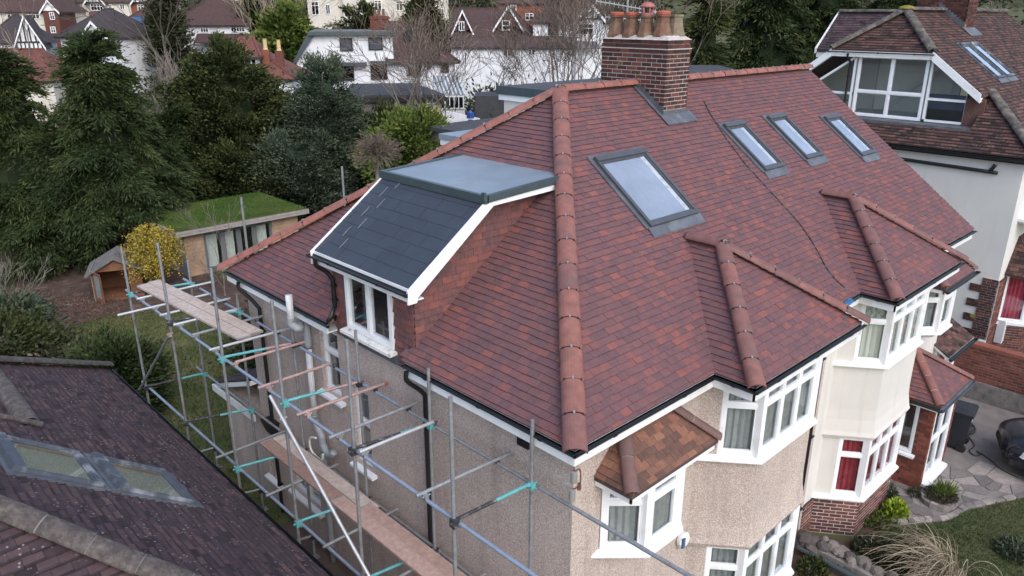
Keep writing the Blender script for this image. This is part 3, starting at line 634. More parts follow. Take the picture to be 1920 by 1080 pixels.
def bay_roof(house, tl, x0, x1, yf=-.6, mat='hip_red', y_in=0.0, ztop=None, r=0.115):
    xc = (x0+x1)/2; hw = (x1-x0)/2; zr = hw*TAN; ya = yf+hw; ym = hw; bl = hw/CO
    A, B, C, Dd, AP, RM = (x0, 0, 0), (x0, yf, 0), (x1, yf, 0), (x1, 0, 0), (xc, ya, zr), (xc, ym, zr)
    dk = MB()
    for poly in ([A, B, AP, RM], [B, C, AP], [C, Dd, RM, AP]): dk.prism([V(p)-V((0, 0, .012)) for p in poly], (0, 0, -.05))
    rf = dk.build('bay_roof', 'mortar_dark', house)
    tl.plane(A, (0, -1, 0), (CO, 0, SI), [(0, 0), (-yf, 0), (-ya, bl), (-ym, bl)], over=.042)
    tl.plane(B, (1, 0, 0), (0, CO, SI), [(0, 0), (x1-x0, 0), (hw, bl)], over=.042)
    tl.plane(C, (0, 1, 0), (-CO, 0, SI), [(0, 0), (-yf, 0), (ym-yf, bl), (ya-yf, bl)], over=.042)
    up = V((0, 0, .035))
    ridge_run(rf, V(B)+up+V((-.04, -.04, -.01)), V(AP)+up, (0, 0, 1), mat, r); ridge_run(rf, V(C)+up+V((.04, -.04, -.01)), V(AP)+up, (0, 0, 1), mat, r)
    ridge_run(rf, V(AP)+up+V((0, .02, 0)), V(RM)+up, (0, 0, 1), mat, r, clips=False)
    fa = MB(); fa.box(x0+.0, x0+.025, yf, .0, -.20, -.01); fa.box(x0, x1, yf, yf+.025, -.20, -.01); fa.box(x1-.025, x1, yf, .2, -.20, -.01)
    fa.box(x0+.025, x1-.025, yf+.025, .2, -.195, -.175); fa.boxes('bay_fascia', 'white_upvc', house)
    gutter(house, (x0-.04, 0.0, -.04), (x0-.04, yf-.03, -.045), (-1, 0, 0)); gutter(house, (x0-.04, yf-.04, -.042), (x1+.05, yf-.04, -.042), (0, -1, 0))
    return rf
# ================================================================ near house (pebbledash semi under the new roof)
H1 = thing('semi_detached_house', (3.4, 4.3, G), 'pebbledash semi with plum red hipped roof and dark side dormer, scaffolding along its side', 'house')
wb = MB()
wall(wb, FF, .25, XW, G, -.1, holes=[(3.1, 5.3, -1.3, -.25), (3.1, 5.3, -4.1, -2.85), (.95, 2.1, -1.8, -.85)])
SIDE_H = [(-5.80, -5.25, -1.50, -.33), (-4.92, -4.46, -2.50, -1.10), (-8.30, -7.90, -4.35, -3.52), (-7.30, -6.30, -4.20, -3.50)]
wall(wb, FS, -8.38, -.22, G, -.1, holes=SIDE_H)
wall(wb, FB, -XW, -.25, G, -.1)
wb.box(.3, 6.6, .4, 8.2, -2.62, -2.5); wb.box(.3, 6.6, .4, 8.2, -.2, -.12)
wb.build('wall', 'pebbledash', H1)
for i, h in enumerate(SIDE_H):
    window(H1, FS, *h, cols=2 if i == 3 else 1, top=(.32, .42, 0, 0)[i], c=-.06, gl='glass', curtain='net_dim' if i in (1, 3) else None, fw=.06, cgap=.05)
    sill(H1, FS, h[0]-.08, h[1]+.12, h[2], out=.10, th=.06)
# roof decks
AP = V((4.3, 4.3, ZR)); dk = MB()
for poly in ([(0, 0, 0), (XP, 0, 0), (XP, 4.3, ZR), AP], [(0, D, 0), (0, 5.1, 0), (2.9, 5.1, 2.9*TAN), (2.9, D-2.9, 2.9*TAN)], [(0, 3.1, 0), (0, 0, 0), (2.9, 2.9, 2.9*TAN), (2.9, 3.1, 2.9*TAN)], [(2.9, D-2.9, 2.9*TAN), (2.9, 2.9, 2.9*TAN), AP], [(XP, D, 0), (0, D, 0), AP, (XP, 4.3, ZR)]):
    dk.prism([V(p)-V((0, 0, .014)) for p in poly], (0, 0, -.05))
R1 = dk.build('roof', 'mortar_dark', H1)
T1 = Tiling()
b1a, b1b = 2.35, 3.82
T1.plane((0, 0, 0), (1, 0, 0), (0, CO, SI), [(0, 0), (XP, 0), (XP, SL), (4.3, SL)], holes=[[(2.95, -.2), (5.8, -.2), (4.37, 1.75)], [(3.75, b1a+.03), (4.97, b1a+.03), (4.97, b1b-.03), (3.75, b1b-.03)]], over=.045)
T1.plane((0, D, 0), (0, -1, 0), (CO, 0, SI), [(0, 0), (D, 0), (4.3, SL)], holes=[[(D-5.0, -.3), (D-3.2, -.3), (D-3.2, 3.6), (D-5.0, 3.6)]], over=.045)
rear = MB(); o_ = V((0, .0, .01))
for (pts) in ([(XP, D, 0), (0, D, 0), AP, (XP, 4.3, ZR)],): rear.face([V(p)+o_ for p in pts], 0, .4)
rear.build('rear_slope', 'new_tile', R1)
bay_roof(H1, T1, 2.77, 5.97)
up = V((0, 0, .04))
ridge_run(R1, V((-.06, -.06, -.02))+up, AP+up, (0, 0, 1), 'hip_red', .135, name='hip_tile')
ridge_run(R1, V((-.06, D+.06, -.02))+up, AP+up, (0, 0, 1), 'ridge_orange', .135, name='hip_tile')
ridge_run(R1, AP+up+V((.05, 0, 0)), V((6.33, 4.3, ZR))+up, (0, 0, 1), 'ridge_orange', .125)
ap = MB(); ap.lathe(AP+V((0, 0, -.05)), [(.16, 0), (.155, .10), (.11, .15), (.03, .17)], 16); ap.build('apex_cap', 'hip_red', R1, smooth=True)
# eaves: fascia, soffit, gutters, downpipes
f = MB()
f.box(0, .022, 0.0, 3.1, -.205, -.012); f.box(0, .022, 5.1, D, -.205, -.012); f.box(.022, 2.77, 0, .022, -.205, -.012); f.box(5.97, XP, 0, .022, -.205, -.012)
f.box(.024, .25, .024, 3.1, -.20, -.182); f.box(.024, .25, 5.1, D, -.20, -.182); f.box(.25, XP, .024, .22, -.20, -.182)
f.boxes('fascia', 'white_upvc', H1)
gutter(H1, (-.03, 3.12, -.045), (-.03, -.035, -.045), (-1, 0, 0)); gutter(H1, (-.04, D+.05, -.04), (-.04, 5.0, -.04), (-1, 0, 0))
gutter(H1, (-.045, -.03, -.045), (2.72, -.03, -.045), (0, -1, 0)); gutter(H1, (6.0, -.055, -.05), (XP, -.055, -.05), (0, -1, 0), mat='grp_trim')
def downpipe(house, pts, r=.034, mat='black_plastic', clips=2):
    m = MB(); m.path(smooth_path(pts[:4], 4)+[V(p) for p in pts[4:]], r, 10)
    a, b = V(pts[-2]), V(pts[-1])
    for i in range(clips):
        c = a+(b-a)*((i+.4)/clips); m.lathe(c, [(r+.008, -.03), (r+.008, .03)], 10); m.box(c.x-.01, c.x+.07, c.y-.055, c.y+.055, c.z-.012, c.z+.012)
    return shade(m.build('downpipe', mat, house))
downpipe(H1, [(-.055, 2.98, -.08), (-.055, 2.98, -.22), (.12, 2.95, -.40), (.195, 2.92, -.5), (.195, 2.92, G)], clips=4)
downpipe(H1, [(-.055, 8.0, -.08), (-.055, 8.0, -.2), (.10, 7.9, -.42), (.195, 7.82, -.6), (.195, 7.82, G)], clips=4)
downpipe(H1, [(6.55, -.03, -.06), (6.55, -.02, -.2), (6.56, .06, -.33), (6.56, .165, -.45), (6.56, .165, G)], clips=3)
hp = MB(); hp.mesh8([(.10, 7.72, -3.15), (.24, 7.72, -3.15), (.24, 7.92, -3.15), (.10, 7.92, -3.15), (.04, 7.62, -2.9), (.245, 7.62, -2.9), (.245, 8.02, -2.9), (.04, 8.02, -2.9)]); hp.build('hopper', 'black_plastic', H1)
# bay and oriel
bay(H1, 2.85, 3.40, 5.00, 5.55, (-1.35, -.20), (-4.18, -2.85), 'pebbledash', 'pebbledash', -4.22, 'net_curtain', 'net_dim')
def oriel(house, tl, x, mirror, zc, curt, tmat, tiles_new):
    """small splayed first-floor window under its own hipped pent roof"""
    P = lambda px: x+px if not mirror else x-px
    a, b_, c_, d_ = sorted([P(.75), P(1.2), P(1.88), P(2.33)]); yf = -.2; z0, z1 = -1.85, -.80
    pl = lambda e=0.0: bay_plan(a, b_, c_, d_, .22, yf, e)
    s = MB(); loft(s, [(pl(-.10), z0-.18), (pl(.0), z0-.08), (pl(.075), z0-.06), (pl(.075), z0-.03), (pl(0), z0+.004)]); s.build('sill', 'white_upvc', house)
    t = MB(); loft(t, [(pl(-.01), z1), (pl(-.01), z1+.12)]); t.build('oriel_head', 'white_upvc', house)
    p = pl()
    for i, k in ((0, 1), (1, 1), (2, 1)):
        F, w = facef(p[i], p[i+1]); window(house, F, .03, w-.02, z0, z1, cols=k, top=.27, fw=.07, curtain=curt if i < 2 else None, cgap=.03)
    for q in (p[1], p[2]):
        c = MB(); c.box(q[0]-.06, q[0]+.06, q[1]-.008, q[1]+.09, z0, z1); c.build('corner_post', 'white_upvc', house)
    e0, e1, yo, ze, zt = a-.12, d_+.12, -.34, -.72, -.22; run = .56; hp_ = .50
    TL, TR = (e0+hp_, .22, zt), (e1-hp_, .22, zt); BL, BR = (e0, yo, ze), (e1, yo, ze); WL, WR = (e0, .22, ze), (e1, .22, ze)
    dk = MB()
    for poly in ([BL, BR, TR, TL], [WL, BL, TL], [BR, WR, TR]): dk.prism([V(q)-V((0, 0, .012)) for q in poly], (0, 0, -.04))
    rf = dk.build('oriel_roof', 'mortar_dark', house)
    vv = V((0, run, zt-ze)); L = vv.length; tl.plane(BL, (1, 0, 0), vv, [(0, 0), (e1-e0, 0), (e1-hp_-e0, L), (hp_, L)], over=.03, gauge=.10)
    v2 = V((hp_, 0, zt-ze)); tl.plane(WL, (0, -1, 0), v2, [(0, 0), (run, 0), (0, v2.length)], over=.03)
    v3 = V((-hp_, 0, zt-ze)); tl.plane(BR, (0, 1, 0), v3, [(0, 0), (run, 0), (run, v3.length)], over=.03)
    up = V((0, 0, .03)); mt = 'hip_red' if tiles_new else 'ridge_weathered'
    ridge_run(rf, V(BL)+up, V(TL)+up, (0, 0, 1), mt, .085, L=.38, clips=False, gap='mortar_grey'); ridge_run(rf, V(BR)+up, V(TR)+up, (0, 0, 1), mt, .085, L=.38, clips=False, gap='mortar_grey')
    fa = MB(); fa.box(e0+.02, e0+.045, yo+.02, .22, ze-.13, ze-.01); fa.box(e0+.02, e1-.02, yo+.02, yo+.045, ze-.13, ze-.01); fa.box(e1-.045, e1-.02, yo+.02, .22, ze-.13, ze-.01)
    fa.box(e0+.045, e1-.045, yo+.045, .22, ze-.12, ze-.10); fa.boxes('oriel_fascia', 'white_upvc', house)
    return rf
T1o = Tiling(); orf = oriel(H1, T1o, 0, False, 0, 'net_curtain', None, False)
T1o.emit(orf, 'weathered_orange_tile', nind=200)
# dormer
DY0, DY1 = 3.10, 5.10; ZF = 2.10; MX = 1.36; EX = -.02; EZ = 1.12
dm = MB()
dm.prism([(.21, DY0, -.22), (.21, DY0, .98), (1.5, DY0, 2.0), (2.9, DY0, 2.08), (.5, DY0, .2)], (0, .06, 0))
dm.prism([(.21, DY1, -.22), (.21, DY1, .98), (1.5, DY1, 2.0), (2.9, DY1, 2.08), (.5, DY1, .2)], (0, -.06, 0))
wall(dm, frame((.21, 0, 0), (0, -1, 0), (-1, 0, 0)), -DY1, -DY0, -.2, 1.0, holes=[(-4.73, -3.57, -.02, .92)], th=.12)
DO = dm.build('dormer', 'mortar_dark', H1)
TH = Tiling()
TH.plane((.195, DY1, -.24), (0, -1, 0), (0, 0, 1), [(0, 0), (2.0, 0), (2.0, 1.24), (0, 1.24)], holes=[[(.37, .20), (1.53, .20), (1.53, 1.17), (.37, 1.17)]])
TH.plane((.195, DY0, 0), (1, 0, 0), (0, 0, 1), [(0, -.24), (2.72, 2.02), (2.70, 2.09), (1.32, 2.02), (0, 1.0)])
TH.plane((2.9, DY1, 0), (-1, 0, 0), (0, 0, 1), [(0, 2.02), (0, 2.09), (1.4, 2.02), (2.7, 1.0), (2.7, -.2)])
DF = frame((.195, 0, 0), (0, -1, 0), (-1, 0, 0))
window(H1, DF, -4.74, -3.56, -.02, .94, cols=2, c=.05, fw=.07, dep=.09, curtain=None, name='dormer_window')
sl_ = sill(H1, DF, -4.80, -3.50, -.02, out=.15, th=.06, mat='worn_white'); ld = MB(); ld.boxf(DF, -4.85, -3.45, -.22, -.08, -.02, .06); ld.build('lead_apron', 'lead', H1)
# mansard slope of slate-look felt, laid in wide strips
ms = V((MX-EX, 0, ZF-EZ)); mL = ms.length; mv = ms.normalized(); mn = V((0, -1, 0)).cross(mv)
DYa, DYb = 2.86, 5.24
sb = MB(); sb.prism([(EX, DYb, EZ-.02), (EX, DYa, EZ-.02), (MX, DYa, ZF-.02), (MX, DYb, ZF-.02)], (0, 0, -.10)); SB = sb.build('dormer_slope', 'slate_grey', H1)
rows = 8; g = mL/rows; wdt = .60
for j in range(rows):
    a = -((j % 2)*wdt/2) - (j*0.13) % .2
    while a < DYb-DYa:
        x0, x1 = max(0, a), min(DYb-DYa, a+wdt-.006)
        if x1-x0 > .05:
            s = MB(); F = (V((EX, DYb, EZ))+mv*(j*g), V((0, -1, 0)), mv, mn)
            P = lambda q, b, c: F[0]+F[1]*q+F[2]*b+F[3]*c; t0 = .0055+random.uniform(0, .0015)
            s.mesh8([P(x0, 0, -.01), P(x1, 0, -.01), P(x1, g+.02, -.01), P(x0, g+.02, -.01), P(x0, 0, t0), P(x1, 0, t0), P(x1, g+.02, .001), P(x0, g+.02, .001)]); s.build('felt_shingle', 'slate_grey', SB)
        a += wdt
ck = MB()
for j in range(1, rows):
    q = .30 + (j % 2)*.17; F = (V((EX, DYb, EZ))+mv*(j*g-.02), V((0, -1, 0)), mv, mn); ck.boxf(F, q, q+.012, -.02, g*.86, .005, .0105)
ck.build('chalk_line', 'chalk', SB)
ft = MB(); ft.prism([(MX-.06, DYb+.02, ZF-.03), (MX-.06, DYa-.02, ZF-.03), (3.0, DYa-.02, ZF+.05), (3.0, DYb+.02, ZF+.05)], (0, 0, .06))
FR = ft.build('flat_roof', 'grp_roof', H1)
tr = MB()
for y in (DYa-.05, DYb-.02): tr.mesh8([(MX-.07, y, ZF-.05), (2.95, y, ZF+.03), (2.95, y+.07, ZF+.03), (MX-.07, y+.07, ZF-.05), (MX-.07, y, ZF+.05), (2.95, y, ZF+.13), (2.95, y+.07, ZF+.13), (MX-.07, y+.07, ZF+.05)])
tr.box(MX-.12, MX-.05, DYa-.05, DYb+.05, ZF-.06, ZF+.055)
tr.box(MX-.14, MX-.10, DYa-.06, DYa-.0, ZF-.02, ZF+.10)
tr.build('roof_trim', 'grp_trim', FR)
lt_ = MB(); F = (V((EX, DYb, EZ)), V((0, -1, 0)), mv, mn); lt_.boxf(F, .0, DYb-DYa, mL-.13, mL-.03, .012, .022); lt_.build('lead_strip', 'lead', FR)
bb = MB()                                               # white barge boards and eaves fascia of the dormer
for y in (DYa-.03, DYb+.0):
    bb.prism([(EX-.06, y, EZ-.20), (EX-.06, y, EZ-.01), (MX-.02, y, ZF+.005), (2.82, y, ZF+.035), (2.74, y, ZF-.07), (MX+.06, y, ZF-.11), (EX+.10, y, EZ-.13), (EX+.08, y, EZ-.20)], (0, .03, 0))
bb.box(EX-.02, EX+.01, DYa, DYb, EZ-.19, EZ-.005); bb.box(EX+.01, .19, DYa, DYb, EZ-.185, EZ-.165); bb.build('barge_board', 'white_upvc', H1)
gutter(H1, (EX-.075, DYb+.05, EZ-.045), (EX-.075, DYa-.02, EZ-.045), (-1, 0, 0), r=.05)
downpipe(H1, [(EX-.07, DYb-.13, EZ-.09), (EX-.06, DYb-.13, EZ-.20), (.06, DYb-.16, EZ-.32), (.13, DYb-.20, EZ-.45), (.13, DYb-.20, .22)], clips=2)
sh = MB(); sh.path([(.13, 5.04, .26), (.06, 5.04, .1), (-.02, 5.03, .02)], .036, 10); sh.build('downpipe_shoe', 'black_plastic', H1, smooth=True)
TH.emit(DO, 'hung_tile', nind=130)
T1.emit(R1, 'new_tile', nind=300)
rooflight(H1, V((3.72, b1a*CO, b1a*SI)), (1, 0, 0), (0, CO, SI), 1.28, b1b-b1a, inner='sky_sheen_blind')
# party line cable
cab = MB(); pts = []
for px, py in ((1320, 190), (1345, 235), (1392, 300), (1420, 332), (1455, 370), (1500, 420), (1530, 465), (1555, 510), (1588, 543)):
    p = at(px, py, (0, -TAN, 1), .035); pts.append(p)
cab.path(smooth_path(pts, 4), .011, 6); cab.build('cable', 'black_worn', R1)
# chimney
CX0, CX1, CY0, CY1, CZ = 6.33, 7.06, 3.60, 5.10, 3.98
cm = MB(); cm.box(CX0+.004, CX1-.004, CY0+.004, CY1-.004, 1.9, 3.88); CH = cm.build('chimney', 'mortar', H1)
Fl = frame((CX0, CY1, 0), (0, -1, 0), (-1, 0, 0)); Ff = frame((CX0, CY0, 0), (1, 0, 0), (0, -1, 0)); Fr_ = frame((CX1, CY0, 0), (0, 1, 0), (1, 0, 0)); Fk = frame((CX1, CY1, 0), (-1, 0, 0), (0, 1, 0))
slope_z = lambda y: TAN*min(y, D-y)
zb = 2.60
brickwork(CH, Fl, 0, CY1-CY0, zb, 3.80, 'brick_dark', test=lambda a, b: b > slope_z(CY1-a)+.02, proud=0, off=.06)
brickwork(CH, Ff, 0, CX1-CX0, zb, 3.80, 'brick_dark', test=lambda a, b: b > slope_z(CY0)+.10, proud=0)
brickwork(CH, Fr_, 0, CY1-CY0, zb, 3.80, 'brick_dark', ind=False, proud=0); brickwork(CH, Fk, 0, CX1-CX0, zb, 3.80, 'brick_dark', ind=False, proud=0)
for k, (z0, z1, e) in enumerate(((3.80, 3.885, .012), (3.890, 4.04, .0))):
    for F, w in ((Fl, CY1-CY0), (Ff, CX1-CX0)): brickwork(CH, (F[0]+F[1]*(-e)+F[3]*e, *F[1:]), 0, w+2*e, z0+.006, z1, 'brick_dark', proud=0, off=.1*k)
cb = MB(); cb.box(CX0-.02, CX1+.02, CY0-.02, CY1+.02, 3.872, 3.890); cb.box(CX0+.02, CX1-.02, CY0+.02, CY1-.02, 3.9, 4.045)
cb.mesh8([(CX0-.01, CY0-.01, 4.035), (CX1+.01, CY0-.01, 4.035), (CX1+.01, CY1+.01, 4.035), (CX0-.01, CY1+.01, 4.035), (CX0+.10, CY0+.10, 4.11), (CX1-.10, CY0+.10, 4.11), (CX1-.10, CY1-.10, 4.11), (CX0+.10, CY1-.10, 4.11)])
cb.build('flaunching', 'mortar', CH)
def pot(x, y, mat, cap, h=.40):
    m = MB(); z = 4.05; k0 = len(m.v)
    oct_ = lambda r, e: [(x+r*max(-1, min(1, 1.0/math.cos(math.pi/8)*math.cos(math.pi/8+i*math.pi/4)*e)), y+r*max(-1, min(1, 1.0/math.cos(math.pi/8)*math.sin(math.pi/8+i*math.pi/4)*e))) for i in range(8)]
    loft(m, [(oct_(.168, 1.0), z), (oct_(.168, 1.0), z+.07), (oct_(.145, .97), z+.15), (oct_(.118, .95), z+.27), (oct_(.112, .95), z+h-.05), (oct_(.130, .95), z+h-.035), (oct_(.130, .95), z+h), (oct_(.10, .95), z+h)])
    p = m.build('chimney_pot', mat, CH)
    if cap == 'disc':
        c = MB(); c.lathe((x, y, z+h-.02), [(.115, 0), (.132, .03), (.132, .065), (.11, .08), (.02, .085)], 16); c.build('pot_cap', 'terracotta_red', CH, smooth=False)
    if cap == 'cowl':
        c = MB(); c.lathe((x, y, z+h-.03), [(.112, 0), (.112, .06), (.09, .075)], 16)
        for i in range(6):
            t = i*math.pi/3; c.path([(x+.10*math.cos(t), y+.10*math.sin(t), z+h+.03), (x+.10*math.cos(t), y+.10*math.sin(t), z+h+.16)], .016, 6)
        c.lathe((x, y, z+h+.14), [(.135, 0), (.14, .02), (.10, .065), (.05, .09), (.01, .095)], 16); c.build('pot_cowl', 'cowl_red', CH, smooth=False)
        k = MB(); k.lathe((x, y, z+h), [(.075, 0), (.075, .15)], 12); k.build('cowl_mesh', 'black_plastic', CH)
pot(6.52, 4.92, 'terracotta_pot', 'disc'); pot(6.52, 4.57, 'terracotta_pot', 'disc'); pot(6.54, 4.24, 'terracotta_pot', 'cowl'); pot(6.56, 3.90, 'terracotta_pot', 'disc', .42); pot(6.88, 3.84, 'stone_pot', None, .42)
ldm = MB(); n_ = 14                                       # stepped lead flashing on the chimney's side, apron at its foot
for i in range(n_):
    y1 = CY1-(CY1-CY0)*i/n_; y0 = y1-(CY1-CY0)/n_; s = slope_z((y0+y1)/2); top = zb+math.ceil((s+.13-zb)/.075)*.075
    ldm.box(CX0-.014, CX0-.004, y0, y1, s-.08, top)
ldm.box(CX0-.014, CX1+.014, CY0-.016, CY0-.004, slope_z(CY0)-.05, slope_z(CY0)+.125)
ldm.prism([(CX0-.10, CY0-.20, slope_z(CY0-.2)+.045), (CX1+.12, CY0-.20, slope_z(CY0-.2)+.045), (CX1+.12, CY0, slope_z(CY0)+.05), (CX0-.10, CY0, slope_z(CY0)+.05)], (0, 0, .012))
ldm.prism([(CX0-.10, CY0, slope_z(CY0)+.045), (CX0, CY0, slope_z(CY0)+.045), (CX0, 4.3, ZR+.045), (CX0-.10, 4.3, ZR+.045)], (0, 0, .010))
ldm.build('lead_flashing', 'lead', CH)
# soil pipe, waste branch, vent, aerial connection, alarm
px_ = .13; q0, q1 = atx(541, 553, -.12), atx(543, 602, -.12); w0, w1 = atx(577, 640, px_), atx(589, 785, px_); w2 = V((px_, w1.y-.22, w1.z-.30))
sp = MB(); sp.path([q0, V((-.12, q0.y, q1.z))], .056, 14); SP = sp.build('soil_pipe', 'pvc_grey_pipe', H1, smooth=True)
sp = MB(); sp.path([w0, V((px_, w0.y, w1.z))], .055, 14); sp.build('pipe_run', 'pvc_grey_pipe', SP, smooth=True)
def fit(pts, r, mat='pvc_grey_fitting', name='pipe_fitting'):
    m = MB(); m.path(smooth_path(pts, 4), r, 14); m.build(name, mat, SP, smooth=True)
fit([V((-.12, q0.y, q1.z+.10)), V((-.12, q0.y, q1.z-.04)), V((-.05, q0.y-.12, q1.z-.10)), V((px_-.03, w0.y+.12, q1.z-.10)), V((px_, w0.y, q1.z-.18)), V((px_, w0.y, w0.z-.12))], .064)
fit([V((px_, w0.y, w1.z+.1)), V((px_, w0.y, w1.z-.02)), V((px_, w2.y+.02, w2.z+.06)), V((px_, w2.y, w2.z)), V((px_, w2.y, w2.z-.25))], .062)
fit([V((px_, w2.y, w2.z-.1)), V((px_-.02, w2.y-.17, w2.z-.2)), V((px_-.03, w2.y-.34, w2.z-.16)), V((px_-.03, w2.y-.42, w2.z-.06))], .06)
fit([V((px_, w2.y, w2.z-.25)), V((px_, w2.y, G))], .055)
fit([V((.05, w2.y+.06, w2.z+.02)), V((.05, w2.y+.28, w2.z-.08)), V((.04, w2.y+.26, w2.z-.3)), V((.04, w2.y-.06, w2.z-.36)), V((.05, w2.y-.14, w2.z-.2))], .02, 'blind_cream', 'waste_pipe')
vt = MB(); vt.box(.215, .245, .93, 1.12, -.50, -.28)
for i in range(5): vt.box(.205, .216, .945, 1.105, -.48+i*.04, -.465+i*.04)
vt.build('vent_grille', 'black_plastic', H1)
ins = MB()
for k in range(2):
    o_ = V((-.01-.02*k, -.01, -.33-.22*k)); ins.lathe(o_, [(.018, .075), (.038, .07), (.04, -.06), (.03, -.065)], 12)
INS = ins.build('cable_insulator', 'ceramic_grey', H1, smooth=False)
iw = MB(); iw.path(smooth_path([(.02, .02, -.18), (.0, -.01, -.25), (.05, -.04, -.24), (.07, -.04, -.40), (.05, -.03, -.46), (-.02, -.01, -.48)], 4), .010, 6); iw.path([(.05, -.04, -.42), (.05, -.04, -.5)], .022, 8); iw.build('rusty_bracket', 'rust', INS)
al = MB(); al.lathe((2.66, .20, -2.68), [(.02, 0), (.115, .0), (.12, .03), (.12, .06), (.09, .085), (.01, .09)], 20, axis=Matrix.Rotation(math.pi/2, 3, 'X'))
AL = al.build('alarm_box', 'alarm_white', H1, smooth=False); ab = MB(); ab.box(2.56, 2.62, .10, .125, -2.76, -2.60); ab.build('alarm_lamp', 'alarm_blue', AL)
# rear single-storey lean-to at the back corner
rx = MB(); rx.box(.30, 3.0, 8.40, 10.2, G, -3.0); RX = rx.build('rear_extension', 'pebbledash', H1)
Tx = Tiling(); vx = V((0, -1.9, .75)); Tx.plane((3.2, 10.3, -2.98), (-1, 0, 0), vx, [(0, 0), (3.1, 0), (3.1, vx.length), (0, vx.length)]); Tx.emit(RX, 'old_dark_tile', nind=0)
xr = MB(); xr.prism([(3.2, 10.3, -3.0), (.1, 10.3, -3.0), (.1, 8.4, -2.25), (3.2, 8.4, -2.25)], (0, 0, -.1)); xr.box(.08, .13, 8.4, 10.3, -3.14, -3.0); xr.build('extension_roof', 'white_upvc', RX)
# rear box dormer of the near house
rd = MB(); rd.box(5.05, 6.82, 5.2, 8.35, .6, 1.78); RD = rd.build('rear_dormer', 'cream_render', H1)
rs = MB(); rs.box(4.97, 6.85, 5.1, 8.45, 1.90, 2.02); rs.build('rear_dormer_roof', 'grp_roof', RD); rw = MB(); rw.box(4.99, 6.84, 5.12, 8.43, 1.78, 1.90); rw.build('rear_dormer_fascia', 'white_upvc', RD)
# ================================================================ adjoining house (cream half of the pair)
H2 = thing('semi_detached_house', (10, 4.3, G), 'cream rendered semi with three narrow roof windows and brick-based bay', 'house')
wb = MB(); GZ = G
wall(wb, FF, XW, 13.05, GZ, -.1, holes=[(7.6, 9.6, -1.3, -.25), (7.6, 9.6, -4.1, -2.85), (11.2, 12.3, -1.8, -.85), (10.5, 11.3, -4.9, -2.95)])
F2 = frame((13.05, 0, 0), (0, 1, 0), (1, 0, 0)); wall(wb, F2, .22, 8.38, GZ, -.1); wb.prism([(13.05, .22, -.1), (13.05, 8.38, -.1), (13.05, 4.3, ZR-.2)], (-.1, 0, 0))
wall(wb, FB, -13.05, -XW, GZ, -.1); wb.box(6.95, 13.0, .4, 8.2, -2.62, -2.5); wb.box(6.95, 13.0, .4, 8.2, -.2, -.12)
wb.build('wall', 'cream_render', H2)
dk = MB()
for poly in ([(XP, 0, 0), (XE, 0, 0), (XE, 4.3, ZR), (XP, 4.3, ZR)], [(XE, D, 0), (XP, D, 0), (XP, 4.3, ZR), (XE, 4.3, ZR)]): dk.prism([V(p)-V((0, 0, .014)) for p in poly], (0, 0, -.05))
R2 = dk.build('roof', 'mortar_dark', H2)
RL2 = [(7.75, 2.80, .72, 1.25), (9.44, 2.82, .72, 1.24), (11.60, 2.54, .74, 1.24)]
T2 = Tiling()
T2.plane((XP, 0, 0), (1, 0, 0), (0, CO, SI), [(0, 0), (XE-XP, 0), (XE-XP, SL), (0, SL)], holes=[[(7.55-XP, -.2), (10.3-XP, -.2), (8.93-XP, 1.7)]]+[[(x-XP+.03, b+.03), (x-XP+w-.03, b+.03), (x-XP+w-.03, b+h-.03), (x-XP+.03, b+h-.03)] for x, b, w, h in RL2], over=.045)
bay_roof(H2, T2, 7.34, 10.53, mat='hip_red')
ridge_run(R2, V((7.10, 4.3, ZR+.04)), V((XE, 4.3, ZR+.04)), (0, 0, 1), 'ridge_orange', .125)
rs = MB(); rs.face([V(p)+V((0, 0, .01)) for p in [(XE, D, 0), (XP, D, 0), (XP, 4.3, ZR), (XE, 4.3, ZR)]], 0, .4); rs.build('rear_slope', 'new_tile', R2)
for x, b, w, h in RL2: rooflight(H2, V((x, b*CO, b*SI)), (1, 0, 0), (0, CO, SI), w, h, inner='sky_sheen_blind')
f = MB(); f.box(XP+.002, 7.34, 0, .022, -.205, -.012); f.box(10.53, XE, 0, .022, -.205, -.012); f.box(XP+.002, 13.05, .024, .22, -.20, -.182); f.prism([(XE-.02, 0, -.2), (XE-.02, 0, -.012), (XE-.02, 4.3, ZR-.03), (XE-.02, 4.3, ZR-.2)], (.02, 0, 0))
f.boxes('fascia', 'white_upvc', H2)
gutter(H2, (XP+.02, -.04, -.04), (7.3, -.04, -.04), (0, -1, 0), mat='grp_trim'); gutter(H2, (10.6, -.04, -.04), (XE+.04, -.04, -.04), (0, -1, 0))
bay(H2, 7.30, 7.80, 9.40, 9.90, (-1.35, -.20), (-4.12, -2.85), 'cream_render', 'mortar', -4.17, 'blind_cream', 'curtain_red', lead=True, brick='brick_brown')
bw = brickwork(wb_o := link('brick_plinth', (lambda m: (m.box(XW, 7.28, .205, .215, G, -4.2), m.me('brick_plinth', 'mortar'))[1])(MB()), H2), frame((0, .205, 0), (1, 0, 0), (0, -1, 0)), XW, 7.27, G, -4.2, 'brick_brown', proud=.006, back=.04, bl=.205, bh=.056, j=.019)
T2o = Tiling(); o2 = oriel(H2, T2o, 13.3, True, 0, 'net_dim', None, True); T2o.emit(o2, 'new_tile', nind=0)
gutter(H2, (10.80, -.40, -.76), (12.75, -.40, -.76), (0, -1, 0), r=.05)
T2.emit(R2, 'new_tile', nind=300)
db = MB(); db.box(6.92, 13.1, 4.6, 8.45, .6, 2.62); DB = db.build('rear_dormer', 'cream_render', H2)
